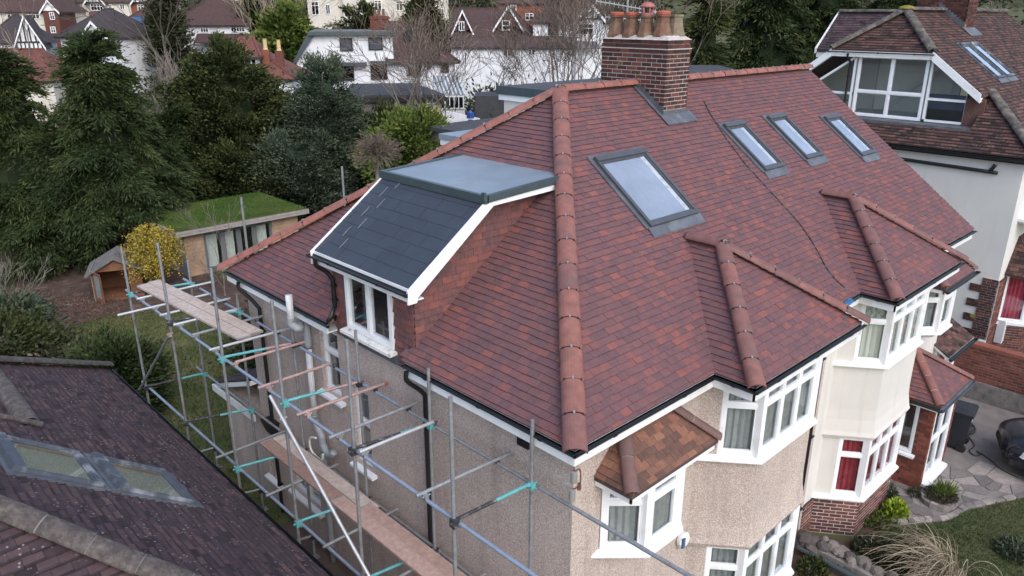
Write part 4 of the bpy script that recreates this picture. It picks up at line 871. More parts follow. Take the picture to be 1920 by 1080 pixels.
ds = MB(); ds.box(6.84, 13.2, 4.5, 8.62, 2.74, 2.90); ds.build('rear_dormer_roof', 'flat_roof_dark', DB); dw = MB(); dw.box(6.87, 13.15, 4.55, 8.58, 2.60, 2.74); dw.build('rear_dormer_fascia', 'white_upvc', DB)
dc = MB(); dc.box(6.83, 6.86, 4.5, 8.63, 2.73, 2.92); dc.build('roof_trim', 'grp_trim', DB)
tp = MB(); tp.mesh8([(6.66, -.10, -.045), (6.92, -.08, -.045), (6.92, -.02, -.03), (6.66, .0, -.03), (6.66, -.08, -.015), (6.92, -.07, -.02), (6.92, -.02, .0), (6.66, .0, .0)]); tp.build('blue_flashing', 'tarp_blue', H2)
# porch
PX0, PX1, PY = 10.10, 11.72, -.80
pw = MB(); FPl = frame((PX0+.18, .22, 0), (0, -1, 0), (-1, 0, 0)); FPf = frame((0, PY+.04, 0), (1, 0, 0), (0, -1, 0))
wall(pw, FPl, 0, .98, G, -2.95, holes=[(.12, .70, -4.22, -3.0)], th=.10); pw.box(PX1-.12, PX1-.02, PY+.04, .22, G, -2.95); pw.box(PX0+.18, PX0+.28, PY+.05, PY+.13, G, -2.95)
PO = pw.build('porch', 'mortar_dark', H2)
brickwork(PO, FPl, 0, .98, G, -2.95, 'brick_red', proud=.006, back=.02, j=.008, test=lambda a, b: not (.10 < a < .72 and -4.25 < b < -2.98))
brickwork(PO, frame((PX0+.18, PY+.04, 0), (1, 0, 0), (0, -1, 0)), 0, .10, G, -2.95, 'brick_red', proud=.006, back=.02, j=.008); brickwork(PO, frame((PX1-.12, PY+.04, 0), (1, 0, 0), (0, -1, 0)), 0, .10, G, -2.95, 'brick_red', proud=.006, back=.02, j=.008)
window(H2, FPl, .12, .70, -4.22, -3.0, c=.01, fw=.05, name='porch_window'); sill(H2, FPl, .06, .78, -4.22, out=.10, th=.06)
window(H2, FPf, PX0+.30, PX1-.14, -4.86, -2.98, cols=2, rows=2, c=.0, fw=.07, name='porch_door'); sill(H2, FPf, PX0+.28, PX1-.10, -4.86, out=.12, th=.08)
xc = (PX0-.12+PX1+.1)/2; hw = (PX1+.1-PX0+.12)/2; ze = -2.85; zt = ze+.66; e0, e1, yo = PX0-.12, PX1+.1, PY-.12
BL, BR, AQ, WM, WL, WR = (e0, yo, ze), (e1, yo, ze), (xc, yo+hw, zt), (xc, .22, zt), (e0, .22, ze), (e1, .22, ze)
dk = MB()
for poly in ([BL, BR, AQ], [WL, BL, AQ, WM], [BR, WR, WM, AQ]): dk.prism([V(q)-V((0, 0, .012)) for q in poly], (0, 0, -.05))
PR = dk.build('porch_roof', 'mortar_dark', H2); TP = Tiling(); vf = V((0, hw, zt-ze)); L = vf.length
TP.plane(BL, (1, 0, 0), vf, [(0, 0), (2*hw, 0), (hw, L)], over=.03); vl = V((hw, 0, zt-ze))
TP.plane(WL, (0, -1, 0), vl, [(0, 0), (.22-yo, 0), (.22-yo-hw, L), (0, L)], over=.03); TP.plane(BR, (0, 1, 0), V((-hw, 0, zt-ze)), [(0, 0), (.22-yo, 0), (.22-yo, L), (hw, L)], over=.03)
TP.emit(PR, 'new_tile', nind=0)
up = V((0, 0, .03))
for q in (BL, BR): ridge_run(PR, V(q)+up, V(AQ)+up, (0, 0, 1), 'hip_red', .085, L=.40, clips=False, gap='mortar')
ridge_run(PR, V(AQ)+up, V(WM)+up, (0, 0, 1), 'hip_red', .085, L=.4, clips=False, gap='mortar')
fa = MB(); fa.box(e0+.02, e0+.045, yo+.02, .22, ze-.15, ze-.01); fa.box(e0+.02, e1-.02, yo+.02, yo+.045, ze-.15, ze-.01); fa.box(e1-.045, e1-.02, yo+.02, .2, ze-.15, ze-.01); fa.boxes('porch_fascia', 'white_upvc', H2)
gutter(H2, (e0-.04, .2, ze-.05), (e0-.04, yo-.04, ze-.05), (-1, 0, 0), r=.045); gutter(H2, (e0-.04, yo-.045, ze-.05), (e1+.05, yo-.045, ze-.05), (0, -1, 0), r=.045, mat='lead')
# side entrance canopy of the cream house
SC_ = MB(); SC_.box(13.05, 13.30, .15, .30, G, -2.9); SC_.box(14.30, 14.48, .12, .30, G, -3.0); SCO = SC_.build('canopy_post', 'white_paint', H2)
sd_ = MB(); sd_.box(13.30, 14.30, .60, .64, G, -2.95); sd_.build('side_door', 'door_orange', H2)
cr = MB(); cr.prism([(12.95, -.12, -2.98), (14.65, -.12, -2.98), (14.65, .75, -2.45), (12.95, .75, -2.45)], (0, 0, -.07)); cr.box(12.95, 14.6, -.10, -.06, -3.16, -3.04); CR = cr.build('canopy_roof', 'white_paint', H2)
TC = Tiling(); vc = V((0, .87, .53)); TC.plane((12.93, -.14, -2.98), (1, 0, 0), vc, [(0, 0), (1.75, 0), (1.75, vc.length), (0, vc.length)]); TC.emit(CR, 'old_brown_tile', nind=0)
gutter(H2, (12.9, -.2, -3.0), (14.75, -.2, -3.0), (0, -1, 0), r=.05)
# ================================================================ house on the right with the glazed gable
RX_, EZ2, RY0 = 18.35, .95, .10
H3 = thing('detached_house', (21.5, 5, G), 'grey rendered house with brown tiled roof and wide white glazed gable dormer', 'house')
T3t = .75; c3 = 1/math.sqrt(1+T3t*T3t); s3 = T3t*c3; YR = 4.95; ZR3 = EZ2+(YR-RY0)*T3t; XA = 18.15+(YR-RY0)      # ridge line along x
wb = MB(); Fs3 = frame((RX_, 0, 0), (0, -1, 0), (-1, 0, 0)); Ff3 = frame((0, .40, 0), (1, 0, 0), (0, -1, 0))
wall(wb, Fs3, -9.6, -.40, G, EZ2-.1); wall(wb, Ff3, RX_, 30, G, EZ2-.1, holes=[(19.2, 20.6, -.6, .6)]); wb.box(RX_+.3, 30, 9.3, 9.6, G, EZ2)
wb.build('wall', 'grey_render', H3)
pb = MB(); pb.box(RX_-.05, RX_, .38, 9.6, G, -4.42); pb.box(RX_-.08, RX_, .36, 9.6, -4.42, -4.34); pb.build('plinth', 'white_paint', H3)
bq = MB(); bq.box(RX_-.02, RX_, .40, .78, -4.34, -2.5); BQ = bq.build('brick_quoin', 'mortar', H3)
for k in range(8): brickwork(BQ, frame((RX_-.02, 1.12, 0), (0, -1, 0), (-1, 0, 0)), .34 if k % 2 else .05, .72, -4.30+k*.225, -4.30+k*.225+.222, 'brick_dark', proud=.01)
bf = MB(); bf.box(RX_-.02, 30, .36, .385, G, -2.55); BF = bf.build('brick_front', 'mortar', H3)
brickwork(BF, frame((RX_, .36, 0), (1, 0, 0), (0, -1, 0)), 0, 3.4, G, -2.55, 'brick_brown', proud=.01, lim=280)
mx = MB(); mx.box(19.0, 19.62, .13, .33, -4.55, -3.85); MXB = mx.build('meter_box', 'meter_box', H3); mv_ = MB(); mv_.box(19.04, 19.58, .118, .128, -4.5, -3.9); mv_.build('meter_door', 'white_upvc', MXB)
# decks and tiles
e3 = 18.15
Pz = lambda x, y, z: V((x, y, z))
gx = 19.35; y0g, y1g = 3.45, 2*YR-3.45                   # the gable wall stands at gx; the half hip starts at y0g..y1g
zg = EZ2+(y0g-RY0)*T3t
front = [(e3, RY0, EZ2), (31, RY0, EZ2), (31, YR, ZR3), (gx+ (YR-y0g), YR, ZR3), (gx-.15, y0g, zg), (gx-.15, 2.2, EZ2+(2.2-RY0)*T3t), (20.25, 2.2, EZ2+(2.2-RY0)*T3t)]
dk = MB()
XAP = gx-.15+(YR-y0g)/1.0
dk.prism([Pz(gx-.15, 2.0, EZ2+(2.0-RY0)*T3t), Pz(31, 2.0, EZ2+(2.0-RY0)*T3t), Pz(31, YR, ZR3), Pz(XAP, YR, ZR3), Pz(gx-.15, y0g, zg)], (0, 0, -.08))
dk.prism([Pz(e3, RY0, EZ2), Pz(31, RY0, EZ2), Pz(31, 2.0, EZ2+(2.0-RY0)*T3t), Pz(e3+1.9, 2.0, EZ2+(2.0-RY0)*T3t)], (0, 0, -.08))
dk.prism([Pz(31, 2*YR-RY0, EZ2), Pz(gx-.15, 2*YR-RY0, EZ2), Pz(gx-.15, y1g, zg), Pz(XAP, YR, ZR3), Pz(31, YR, ZR3)], (0, 0, -.08))
dk.prism([Pz(gx-.15, y1g, zg), Pz(gx-.15, y0g, zg), Pz(XAP, YR, ZR3)], (0, 0, -.08))
rn = .66; dk.prism([Pz(e3, 9.8, EZ2), Pz(e3, RY0, EZ2), Pz(e3+rn, RY0+rn, EZ2+rn*T3t), Pz(e3+rn, 9.8, EZ2+rn*T3t)], (0, 0, -.06)); dk.prism([Pz(e3+rn, 2.0, EZ2+rn*T3t), Pz(e3+rn, RY0+rn, EZ2+rn*T3t), Pz(e3+1.9, 2.0, EZ2+1.9*T3t)], (0, 0, -.06))
R3 = dk.build('roof', 'mortar_dark', H3)
T3 = Tiling(); sl3 = lambda dy: dy/c3
fp = lambda x, y: (x-e3, sl3(y-RY0))
T3.plane((e3, RY0, EZ2), (1, 0, 0), (0, c3, s3), [fp(gx-.15, 2.0), fp(31, 2.0), fp(31, YR), fp(XAP, YR), fp(gx-.15, y0g)], gauge=.12, width=.2)
T3.plane((e3, RY0, EZ2), (1, 0, 0), (0, c3, s3), [fp(e3, RY0), fp(31, RY0), fp(31, 2.0), fp(e3+1.9, 2.0)], gauge=.12, width=.2)
hv = V((XAP-gx+.15, 0, ZR3-zg)); T3.plane((gx-.15, y1g, zg), (0, -1, 0), hv, [(0, 0), (y1g-y0g, 0), ((y1g-y0g)/2, hv.length)], gauge=.12, width=.2, over=.04)
T3.plane((e3, 9.8, EZ2), (0, -1, 0), (c3, 0, s3), [(0, 0), (9.8-RY0, 0), (9.8-RY0-rn, rn/c3), (0, rn/c3)], gauge=.12, width=.2, over=.04); T3.plane((e3, 9.8, EZ2), (0, -1, 0), (c3, 0, s3), [(7.8, rn/c3), (9.8-RY0-rn, rn/c3), (9.8-RY0-1.9, 1.9/c3)], gauge=.12, width=.2)
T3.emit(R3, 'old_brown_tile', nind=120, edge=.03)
up = V((0, 0, .05))
for y in (y0g, y1g): ridge_run(R3, V((gx-.2, y, zg-.02))+up, V((XAP, YR, ZR3))+up, (0, 0, 1), 'ridge_mossy', .14, clips=False, gap='mortar_grey', name='hip_tile')
ridge_run(R3, V((XAP, YR, ZR3))+up, V((31, YR, ZR3))+up, (0, 0, 1), 'ridge_mossy', .13, clips=False, gap='mortar_grey')
ridge_run(R3, V((e3-.03, RY0-.03, EZ2-.02))+up, V((e3+1.9, 2.0, EZ2+1.9*T3t))+up, (0, 0, 1), 'ridge_mossy', .14, clips=False, gap='mortar_grey', name='hip_tile')
ms_ = MB(); ms_.lathe((XAP, YR, ZR3+.08), [(.24, 0), (.2, .06), (.08, .1)], 12); ms_.build('moss_clump', 'moss', R3)
# glazed gable
gz0 = 1.50; Fg = frame((gx, 0, 0), (0, -1, 0), (-1, 0, 0)); zhead = zg-.14
gw = MB(); gw.boxf(Fg, -y1g-1.9, -y0g+1.7, .9, gz0-.02, -.12, -.02); gw.box(e3+rn-.06, gx+.05, 2.0, 8.0, EZ2+rn*T3t-.06, EZ2+rn*T3t+.035); gw.build('gable_base', 'lead', H3)
window(H3, Fg, -5.62, -3.55, gz0, zhead, cols=2, top=.58, c=.0, fw=.065, dep=.1, name='gable_window', curtain=None)
def tri_win(y_a, y_b, za_, zb_):
    """raking side light: rectangle cut by the verge"""
    m = MB(); n = V((-1, 0, 0)); fw = .065
    pts = [V((gx, y_a, gz0)), V((gx, y_b, gz0)), V((gx, y_b, zb_)), V((gx, y_a, za_))]
    for i in range(4):
        a, b = pts[i], pts[(i+1) % 4]
        if (b-a).length < .05: continue
        d = (b-a).normalized(); s = n.cross(d); c = (sum(pts, V())/4-a).dot(s); s = s if c > 0 else -s
        m.mesh8([a-n*.1, b-n*.1, b+s*fw-n*.1, a+s*fw-n*.1, a, b, b+s*fw, a+s*fw])
    zt_ = gz0+.62; m.mesh8([V((gx+.1, y_a, zt_)), V((gx+.1, y_b, zt_)), V((gx+.1, y_b, zt_+.07)), V((gx+.1, y_a, zt_+.07)), V((gx+.002, y_a, zt_)), V((gx+.002, y_b, zt_)), V((gx+.002, y_b, zt_+.07)), V((gx+.002, y_a, zt_+.07))])
    o = m.build('gable_side_light', 'white_upvc', H3); g = MB(); g.prism(pts, (.01, 0, 0)); g.v = [(x+.045, y, z) for x, y, z in g.v]; g.build('pane', 'glass', o)
tri_win(3.50, 2.35, zhead, zhead-.80); tri_win(5.68, 6.85, zhead, zhead-.82)
bb = MB()
for sgn, yy in ((1, y0g), (-1, y1g)):
    yl = 2.0 if sgn > 0 else 2*YR-2.0; zl_ = EZ2+(2.0-RY0)*T3t
    bb.prism([(gx-.20, yy, zg-.22), (gx-.20, yy, zg+.02), (gx-.20, yl, zl_+.02), (gx-.20, yl, zl_-.22)], (.04, 0, 0)); bb.prism([(gx-.16, yy, zg-.04), (gx-.16, yl, zl_-.04), (gx-.16, yl, zl_-.20), (gx-.16, yy, zg-.20)], (.18, 0, 0))
bb.box(gx-.17, gx-.14, y0g, y1g, zg-.20, zg-.03); bb.box(gx-.14, gx+.0, y0g, y1g, zg-.20, zg-.17)
bb.build('barge_board', 'white_upvc', H3)
gutter(H3, (gx-.23, y1g+.1, zg-.05), (gx-.23, y0g-.05, zg-.05), (-1, 0, 0)); downpipe(H3, [(gx-.2, y1g-.55, zg-.1), (gx-.18, y1g-.55, zg-.22), (gx-.08, y1g-.6, zg-.35), (gx-.05, y1g-.6, zg-.5), (gx-.05, y1g-.6, gz0)])
gutter(H3, (e3-.05, 9.9, EZ2-.04), (e3-.05, RY0-.05, EZ2-.04), (-1, 0, 0), r=.06); gutter(H3, (e3, RY0-.05, EZ2-.04), (28, RY0-.05, EZ2-.04), (0, -1, 0), r=.06)
wp_ = MB(); wp_.path(smooth_path([(RX_-.06, 7.5, .58), (RX_-.06, 1.5, .46), (RX_-.06, 1.2, .47), (RX_-.04, 1.08, .66)], 4), .05, 10); wp_.build('waste_pipe', 'black_plastic', H3, smooth=True)
fb = MB(); fb.box(e3, e3+.02, RY0, 9.8, EZ2-.18, EZ2-.02); fb.box(e3, RX_, RY0, 9.8, EZ2-.17, EZ2-.15); fb.box(e3, 30, RY0, RY0+.02, EZ2-.18, EZ2-.02); fb.boxes('fascia', 'glass_dark_trim', H3)
chk = MB(); chk.prism([(gx, 2.4, EZ2+1.0), (gx, 2.05, EZ2+1.0), (gx, 2.05, 2.35), (gx, 2.4, 2.6)], (1.0, 0, 0)); chk.box(gx-.03, gx+.06, 1.9, 2.40, 1.0, 2.25); chk.build('cheek', 'old_brown_tile', H3)
rm = MB(); rm.box(22.0, 22.1, 3.4, 6.5, 1.0, 3.2); rm.box(gx+.1, 22.0, 2.6, 7.2, 1.38, 1.45); rm.build('room_wall', 'room_white', H3)
so = MB(); so.box(gx+.35, gx+.75, 2.45, 3.6, 1.45, 2.25); so.box(gx+.35, gx+1.4, 2.45, 3.6, 1.45, 1.85); so.build('sofa', 'sofa_blue', H3)
sf = MB(); 
for a, b in (((gx+1.9, 3.4, 1.45), (gx+1.9, 3.4, 2.9)), ((gx+1.9, 2.7, 1.45), (gx+1.9, 2.7, 2.7)), ((gx+1.9, 3.4, 2.8), (gx+1.9, 2.7, 2.8)), ((gx+1.9, 3.4, 2.45), (gx+1.9, 2.7, 2.45)), ((gx+2.2, 5.4, 1.5), (gx+2.2, 3.6, 3.2))): sf.path([a, b], .03, 6)
sf.build('stair_rail', 'white_paint', H3)
rooflight(H3, V((21.7, 2.35, EZ2+(2.35-RY0)*T3t)), (1, 0, 0), (0, c3, s3), .78, 1.6, frame_mat='rooflight_frame_pale', apron='lead'); rooflight(H3, V((22.65, 2.35, EZ2+(2.35-RY0)*T3t)), (1, 0, 0), (0, c3, s3), .78, 1.6, frame_mat='rooflight_frame_pale', apron='lead')
# chimney of the right house, rear wing, front bay
cm3 = MB(); cm3.box(23.9, 24.8, 4.2, 5.8, 2.6, 6.6); C3 = cm3.build('chimney', 'mortar_dark', H3)
brickwork(C3, frame((23.9, 5.8, 0), (0, -1, 0), (-1, 0, 0)), 0, 1.6, 3.4, 5.6, 'brick_dark', proud=.012); brickwork(C3, frame((23.9, 4.2, 0), (1, 0, 0), (0, -1, 0)), 0, .9, 3.4, 5.6, 'brick_dark', proud=.012)
l3 = MB()
for i in range(9):
    y = 4.2+i*.1; z = EZ2+(y-RY0)*T3t; l3.box(23.87, 23.9, y, y+.1, z, z+.25)
l3.prism([(23.75, 3.9, EZ2+(3.9-RY0)*T3t+.04), (24.95, 3.9, EZ2+(3.9-RY0)*T3t+.04), (24.95, 4.21, EZ2+(4.21-RY0)*T3t+.06), (23.75, 4.21, EZ2+(4.21-RY0)*T3t+.06)], (0, 0, .02)); l3.build('lead_flashing', 'lead', C3)
wg = MB(); wv = [V(p) for p in ((19.9, 15.4, 3.1), (19.9, 8.6, 3.1), (22.2, 8.6, 4.9), (22.2, 15.4, 4.9))]
p_tl, p_tr, p_bl = at(1574, 24, (1, 0, 0), 23.0), at(1700, 30, (1, 0, 0), 23.0), at(1531, 93, (1, 0, 0), 21.6)
ye = p_tl.y; zb_, zt_ = p_bl.z, p_tl.z; wgo = [(21.6, ye, zb_), (21.6, 5.6, zb_), (23.0, 5.6, zt_), (23.0, ye, zt_)]
wg.prism(wgo, (0, 0, -.08)); wg.prism([(24.4, ye, zb_), (24.4, 5.6, zb_), (23.0, 5.6, zt_), (23.0, ye, zt_)], (0, 0, -.08)); WG = wg.build('rear_wing_roof', 'mortar_dark', H3)
TW = Tiling(); vw = V((1.4, 0, zt_-zb_)); TW.plane((21.6, ye, zb_), (0, -1, 0), vw, [(0, 0), (ye-5.6, 0), (ye-5.6, vw.length), (0, vw.length)], gauge=.12, width=.2); TW.emit(WG, 'old_dark_tile', nind=0)
ridge_run(WG, V((23.0, ye, zt_+.03)), V((23.0, 5.6, zt_+.03)), (0, 0, 1), 'ridge_mossy', .12, clips=False, gap='mortar_grey')
wv = MB(); wv.prism([(21.55, ye+.0, zb_-.12), (21.55, ye, zb_+.05), (23.0, ye, zt_+.05), (23.0, ye, zt_-.12)], (0, .05, 0)); wv.box(21.62, 21.66, 6, ye, zb_-.25, zb_-.06); wv.build('rear_wing_verge', 'white_upvc', WG)
ww = MB(); ww.box(21.9, 24.2, 6, ye-.2, G, zb_-.05); ww.build('rear_wing', 'grey_render', H3)
by = MB()                                               # lower front bay with small tiled roof
loft(by, [([(19.0, .4), (19.35, -.25), (22, -.25), (22.4, .4)], G), ([(19.0, .4), (19.35, -.25), (22, -.25), (22.4, .4)], -3.95)]); BY = by.build('bay_base', 'mortar', H3)
FB1, w1 = facef((19.0, .4), (19.35, -.25)); FB2, w2 = facef((19.35, -.25), (22, -.25))
brickwork(BY, FB1, 0, w1, G, -3.98, 'brick_brown', proud=.01); brickwork(BY, FB2, 0, w2, G, -3.98, 'brick_brown', proud=.01, lim=100)
window(H3, FB1, .02, w1-.02, -3.9, -2.45, top=0, fw=.07, curtain='blind_red', cgap=.03); window(H3, FB2, .02, w2-.02, -3.9, -2.45, cols=3, fw=.07, curtain='blind_red', cgap=.03)
sb_ = MB(); loft(sb_, [([(18.95, .4), (19.32, -.33), (22.1, -.33), (22.5, .4)], -3.98), ([(18.95, .4), (19.32, -.33), (22.1, -.33), (22.5, .4)], -3.9)]); sb_.build('sill', 'white_upvc', H3)
rb = MB(); rb.prism([(18.85, -.45, -2.42), (22.5, -.45, -2.42), (22.0, .4, -1.45), (19.5, .4, -1.45)], (0, 0, -.06)); rb.prism([(18.85, .4, -2.42), (18.85, -.45, -2.42), (19.5, .4, -1.45)], (0, 0, -.06)); RB = rb.build('bay_roof', 'mortar_dark', H3)
TB = Tiling(); vb = V((0, .85, .97)); TB.plane((18.85, -.45, -2.42), (1, 0, 0), vb, [(0, 0), (3.65, 0), (3.15, vb.length), (.65, vb.length)], gauge=.12, width=.2); vb2 = V((.65, 0, .97)); TB.plane((18.85, .4, -2.42), (0, -1, 0), vb2, [(0, 0), (.85, 0), (0, vb2.length)], gauge=.12, width=.2); TB.emit(RB, 'old_brown_tile', nind=0)
bo = MB(); bo.lathe((19.9, .2, -.95), [(.0, -.1), (.9, -.02), (1.0, .05), (1.0, .12)], 20); bo.build('window_canopy', 'white_paint', H3)
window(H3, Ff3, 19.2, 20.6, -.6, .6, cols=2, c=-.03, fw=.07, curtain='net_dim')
# ================================================================ neighbour's roof in the left foreground
HN = thing('bungalow', (-5, 4.6, G), 'low house with lichened dark plum tiled roof and two stacked pale roof windows', 'house')
XN, ZN, TN = -2.0, -1.76, .727; cn = 1/math.sqrt(1+TN*TN); sn = TN*cn; YN0, YN1 = -.30, 9.72
YV = 5.15; xr1 = -4.05; zr1 = ZN+(XN-xr1)*TN; yr1 = YN1-(XN-xr1); xr2 = -6.9; zr2 = ZN+(XN-xr2)*TN; yr2 = YN0+(XN-xr2)
dk = MB(); q = lambda x, y: V((x, y, ZN+(XN-x)*TN-.014))
dk.prism([q(XN, YN0), q(XN, YV), q(xr2, YV), q(xr2, yr2)], (0, 0, -.06)); dk.prism([q(XN, YV), q(XN, YN1), q(xr1, yr1), q(xr1, YV)], (0, 0, -.06))
dk.prism([V((XN, YN1, ZN)), V((2*xr1-XN, YN1, ZN)), V((xr1, yr1, zr1-.014))], (0, 0, -.06)); dk.prism([V((2*xr1-XN, YN1, ZN)), V((2*xr1-XN, YV, ZN)), V((xr1, YV, zr1-.014)), V((xr1, yr1, zr1-.014))], (0, 0, -.06))
dk.prism([V((-11.8, YN0, ZN)), V((XN, YN0, ZN)), V((xr2, yr2, zr2-.014))], (0, 0, -.06)); dk.prism([V((-11.8, YV, ZN)), V((-11.8, YN0, ZN)), V((xr2, yr2, zr2-.014)), V((xr2, YV, zr2-.014))], (0, 0, -.06))
RN = dk.build('roof', 'mortar_dark', HN); TNl = Tiling(); aN = lambda y: YN1-y; bN = lambda x: (XN-x)/cn
RW = [(-2.88, 4.05, .0), (-3.74, 4.10, .0)]
TNl.plane((XN, YN1, ZN), (0, 1, 0), (-cn, 0, sn), [(-aN(YN0), 0), (-aN(YV), 0), (-aN(YV), bN(xr2)), (-aN(yr2), bN(xr2))], gauge=.1, width=.165, over=.05, holes=[[(-aN(3.53), bN(x)+.03), (-aN(4.41), bN(x)+.03), (-aN(4.41), bN(x)+.92), (-aN(3.53), bN(x)+.92)] for x in (-2.90, -3.80)])
TNl.plane((XN, YN1, ZN), (0, 1, 0), (-cn, 0, sn), [(-aN(YV)+.003, 0), (0, 0), (-aN(yr1), bN(xr1)), (-aN(YV)+.003, bN(xr1))], gauge=.1, width=.165, over=.05)
TNl.plane((2*xr1-XN, YN1, ZN), (0, -1, 0), (cn, 0, sn), [(0, 0), (YN1-YV, 0), (YN1-YV, bN(xr1)), (YN1-yr1, bN(xr1))], gauge=.1)
vfN = V((0, cn, sn)); TNl.plane((-11.8, YN0, ZN), (1, 0, 0), vfN, [(0, 0), (9.8, 0), (4.9, bN(xr2))], gauge=.1)
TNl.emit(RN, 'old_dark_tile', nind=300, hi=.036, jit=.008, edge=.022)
up = V((0, 0, .045))
ridge_run(RN, V((XN+.04, YN1+.04, ZN))+up, V((xr1, yr1, zr1))+up, (0, 0, 1), 'ridge_old', .115, clips=False, gap='mortar_grey', name='hip_tile')
ridge_run(RN, V((xr1, yr1, zr1))+up, V((xr1, YV+.05, zr1))+up, (0, 0, 1), 'ridge_old', .115, clips=False, gap='mortar_grey')
ridge_run(RN, V((XN+.04, YN0-.04, ZN))+up, V((xr2, yr2, zr2))+up, (0, 0, 1), 'ridge_old', .12, clips=False, gap='mortar_grey', name='hip_tile')
mo = MB(); mo.path([(xr1+.12, YV+.02, zr1+.0), (xr2, YV+.02, zr2-.05)], .035, 8); mo.build('verge_mortar', 'ridge_old', RN)
gw = MB(); gw.prism([(xr1, YV, zr1-.1), (xr2, YV, zr2-.1), (2*xr2-xr1, YV, zr1-.1)], (0, -.1, 0)); gw.box(-11.5, XN-.3, YN0+.3, YV, G, ZN-.05); gw.box(2*xr1-XN+.3, XN-.3, YV, YN1-.3, G, ZN-.05); gw.build('wall', 'pebbledash', HN)
gutter(HN, (XN+.05, YN1+.05, ZN-.05), (XN+.05, YN0-.05, ZN-.05), (1, 0, 0), r=.055)
# slope u = (0,1,0): v=(-cn,0,sn) has normal pointing up and towards +x
for i, (xlow, ylow) in enumerate(((-2.90, 3.50), (-3.80, 3.50))):
    h_ = .95; rooflight(HN, V((xlow, ylow, ZN+(XN-xlow)*TN)), (0, 1, 0), (-cn, 0, sn), .94, h_, frame_mat='rooflight_frame_pale', inner='room_wall', up=.085, hood=.13, f=.04, i=.02, gl='glass_old')
# ================================================================ scaffold along the side wall
XO, XI, Z1, Z2, Z3 = -1.15, -.05, -.73, -2.75, -4.55
SCF = thing('scaffold', (-.6, 4.5, G), 'tubular steel scaffold with turquoise couplers along the side wall', 'scaffold')
def tube(name, a, b, mat, r=.0242):
    m = MB(); m.path([a, b], r, 10); return shade(m.build(name, mat, SCF))
def coupler(p, mat='black_worn', s=.05):
    m = MB(); p = V(p); m.box(p.x-s*.8, p.x+s*.8, p.y-s*.8, p.y+s*.8, p.z-s, p.z+s); m.path([p+V((-s*1.6, -s*.3, .02)), p+V((s*1.6, -s*.3, .02))], .012, 6); m.path([p+V((s*.3, -s*1.6, -.02)), p+V((s*.3, s*1.6, -.02))], .012, 6); m.build('coupler', mat, SCF)
OUT = [(10.50, .25), (8.53, .76), (6.42, .81), (4.40, .84), (2.67, .81), (.68, .80)]; INN = [(10.3, -.20), (8.15, -.35), (6.15, -.30), (4.20, .15), (2.50, .13), (.60, .15)]
for i, (y, zt) in enumerate(OUT):
    tube('standard', (XO, y, G+.01), (XO+random.uniform(-.03, .03), y+random.uniform(-.03, .03), zt), 'pink_steel' if i == 99 else 'galv_steel')
for y, zt in INN: tube('standard', (XI, y, G+.01), (XI, y, zt), 'galv_steel')
for px, py, yy, ztop in ((452, 370, 9.0, None), (641, 312, 9.4, None)):
    p = aty(px, py, yy); tube('standard', (p.x, p.y, G+.01), (p.x, p.y, p.z), 'galv_steel')
for x, row in ((XO, OUT), (XI, INN)):
    bp = MB()
    for y, _ in row: bp.box(x-.075, x+.075, y-.075, y+.075, G+.012, G+.022)
    bp.boxes('base_plate', 'galv_steel', SCF)
for z in (Z1, Z2, Z3):
    tube('ledger', (XO+.05, 10.9, z), (XO+.05, 4.5, z), 'blue_steel'); tube('ledger', (XO+.05, 4.5, z+.002), (XO+.05, -2.6, z), 'blue_steel')
    tube('ledger', (XI+.05, 10.8, z), (XI+.05, 3.3, z), 'blue_steel' if z == Z1 else 'galv_steel'); tube('ledger', (XI+.05, 3.3, z+.002), (XI+.05, -2.2 if z == Z1 else .3, z), 'galv_steel')
for k, (yo, yi) in enumerate(zip([y for y, _ in OUT], [y for y, _ in INN])):
    for z in (Z1, Z2, Z3):
        a, b = V((XO, yo, z+.05)), V((XI, yi, z+.05)); d = (b-a); n0, n1 = a+d*.04, a+d*.97; md = a+d*(.52 if (k+int(z)) % 2 else .60)
        first_teal = (z == Z2 and k in (2, 3)) or (z == Z1 and k in (2, 3)) or (z == Z2 and k == 4)
        tube('transom', n0, md, 'teal_paint' if first_teal else 'black_worn', .023); tube('transom', md, n1, 'teal_paint' if (not first_teal and k not in (3,) and z != Z3) else 'pink_steel' if z == Z1 else 'galv_steel', .0232)
        coupler((XO, yo, z+.02), 'teal_paint' if first_teal or (z == Z1 and k == 0) else 'black_worn'); coupler((XI, yi, z+.02), 'black_worn' if first_teal or z == Z3 else 'teal_paint', .045)
PUT = [(10.0, -1.2, .3, 'alu_steel'), (9.35, -1.75, -.1, 'alu_steel'), (8.85, -1.2, .1, 'alu_steel'), (8.2, -1.2, .0, 'alu_steel'), (7.55, -1.15, .12, 'galv_steel'), (6.75, -1.2, .18, 'alu_steel'), (6.05, -1.1, .20, 'pink_steel'), (4.95, -1.25, -.05, 'pink_steel'), (3.85, -1.25, .15, 'pink_steel'), (3.05, -1.25, .16, 'galv_steel'), (2.48, -1.15, -.02, 'alu_steel'), (1.25, -1.2, .2, 'galv_steel')]
for y, x0, x1, mt in PUT:
    tube('putlog', (x0, y+.05*random.random(), Z1+.075), (x1, y+random.uniform(-.05, .05), Z1+.078), mt, .024); coupler((XO+.05, y, Z1+.035), 'pink_steel' if mt == 'pink_steel' else 'galv_steel', .035); coupler((XI+.05, y, Z1+.035), 'black_worn', .03)
rc = MB(); rc.path([(.15, 3.83, Z1+.078), (.19, 3.83, Z1+.078)], .028, 10); rc.build('end_cap', 'terracotta_red', SCF)
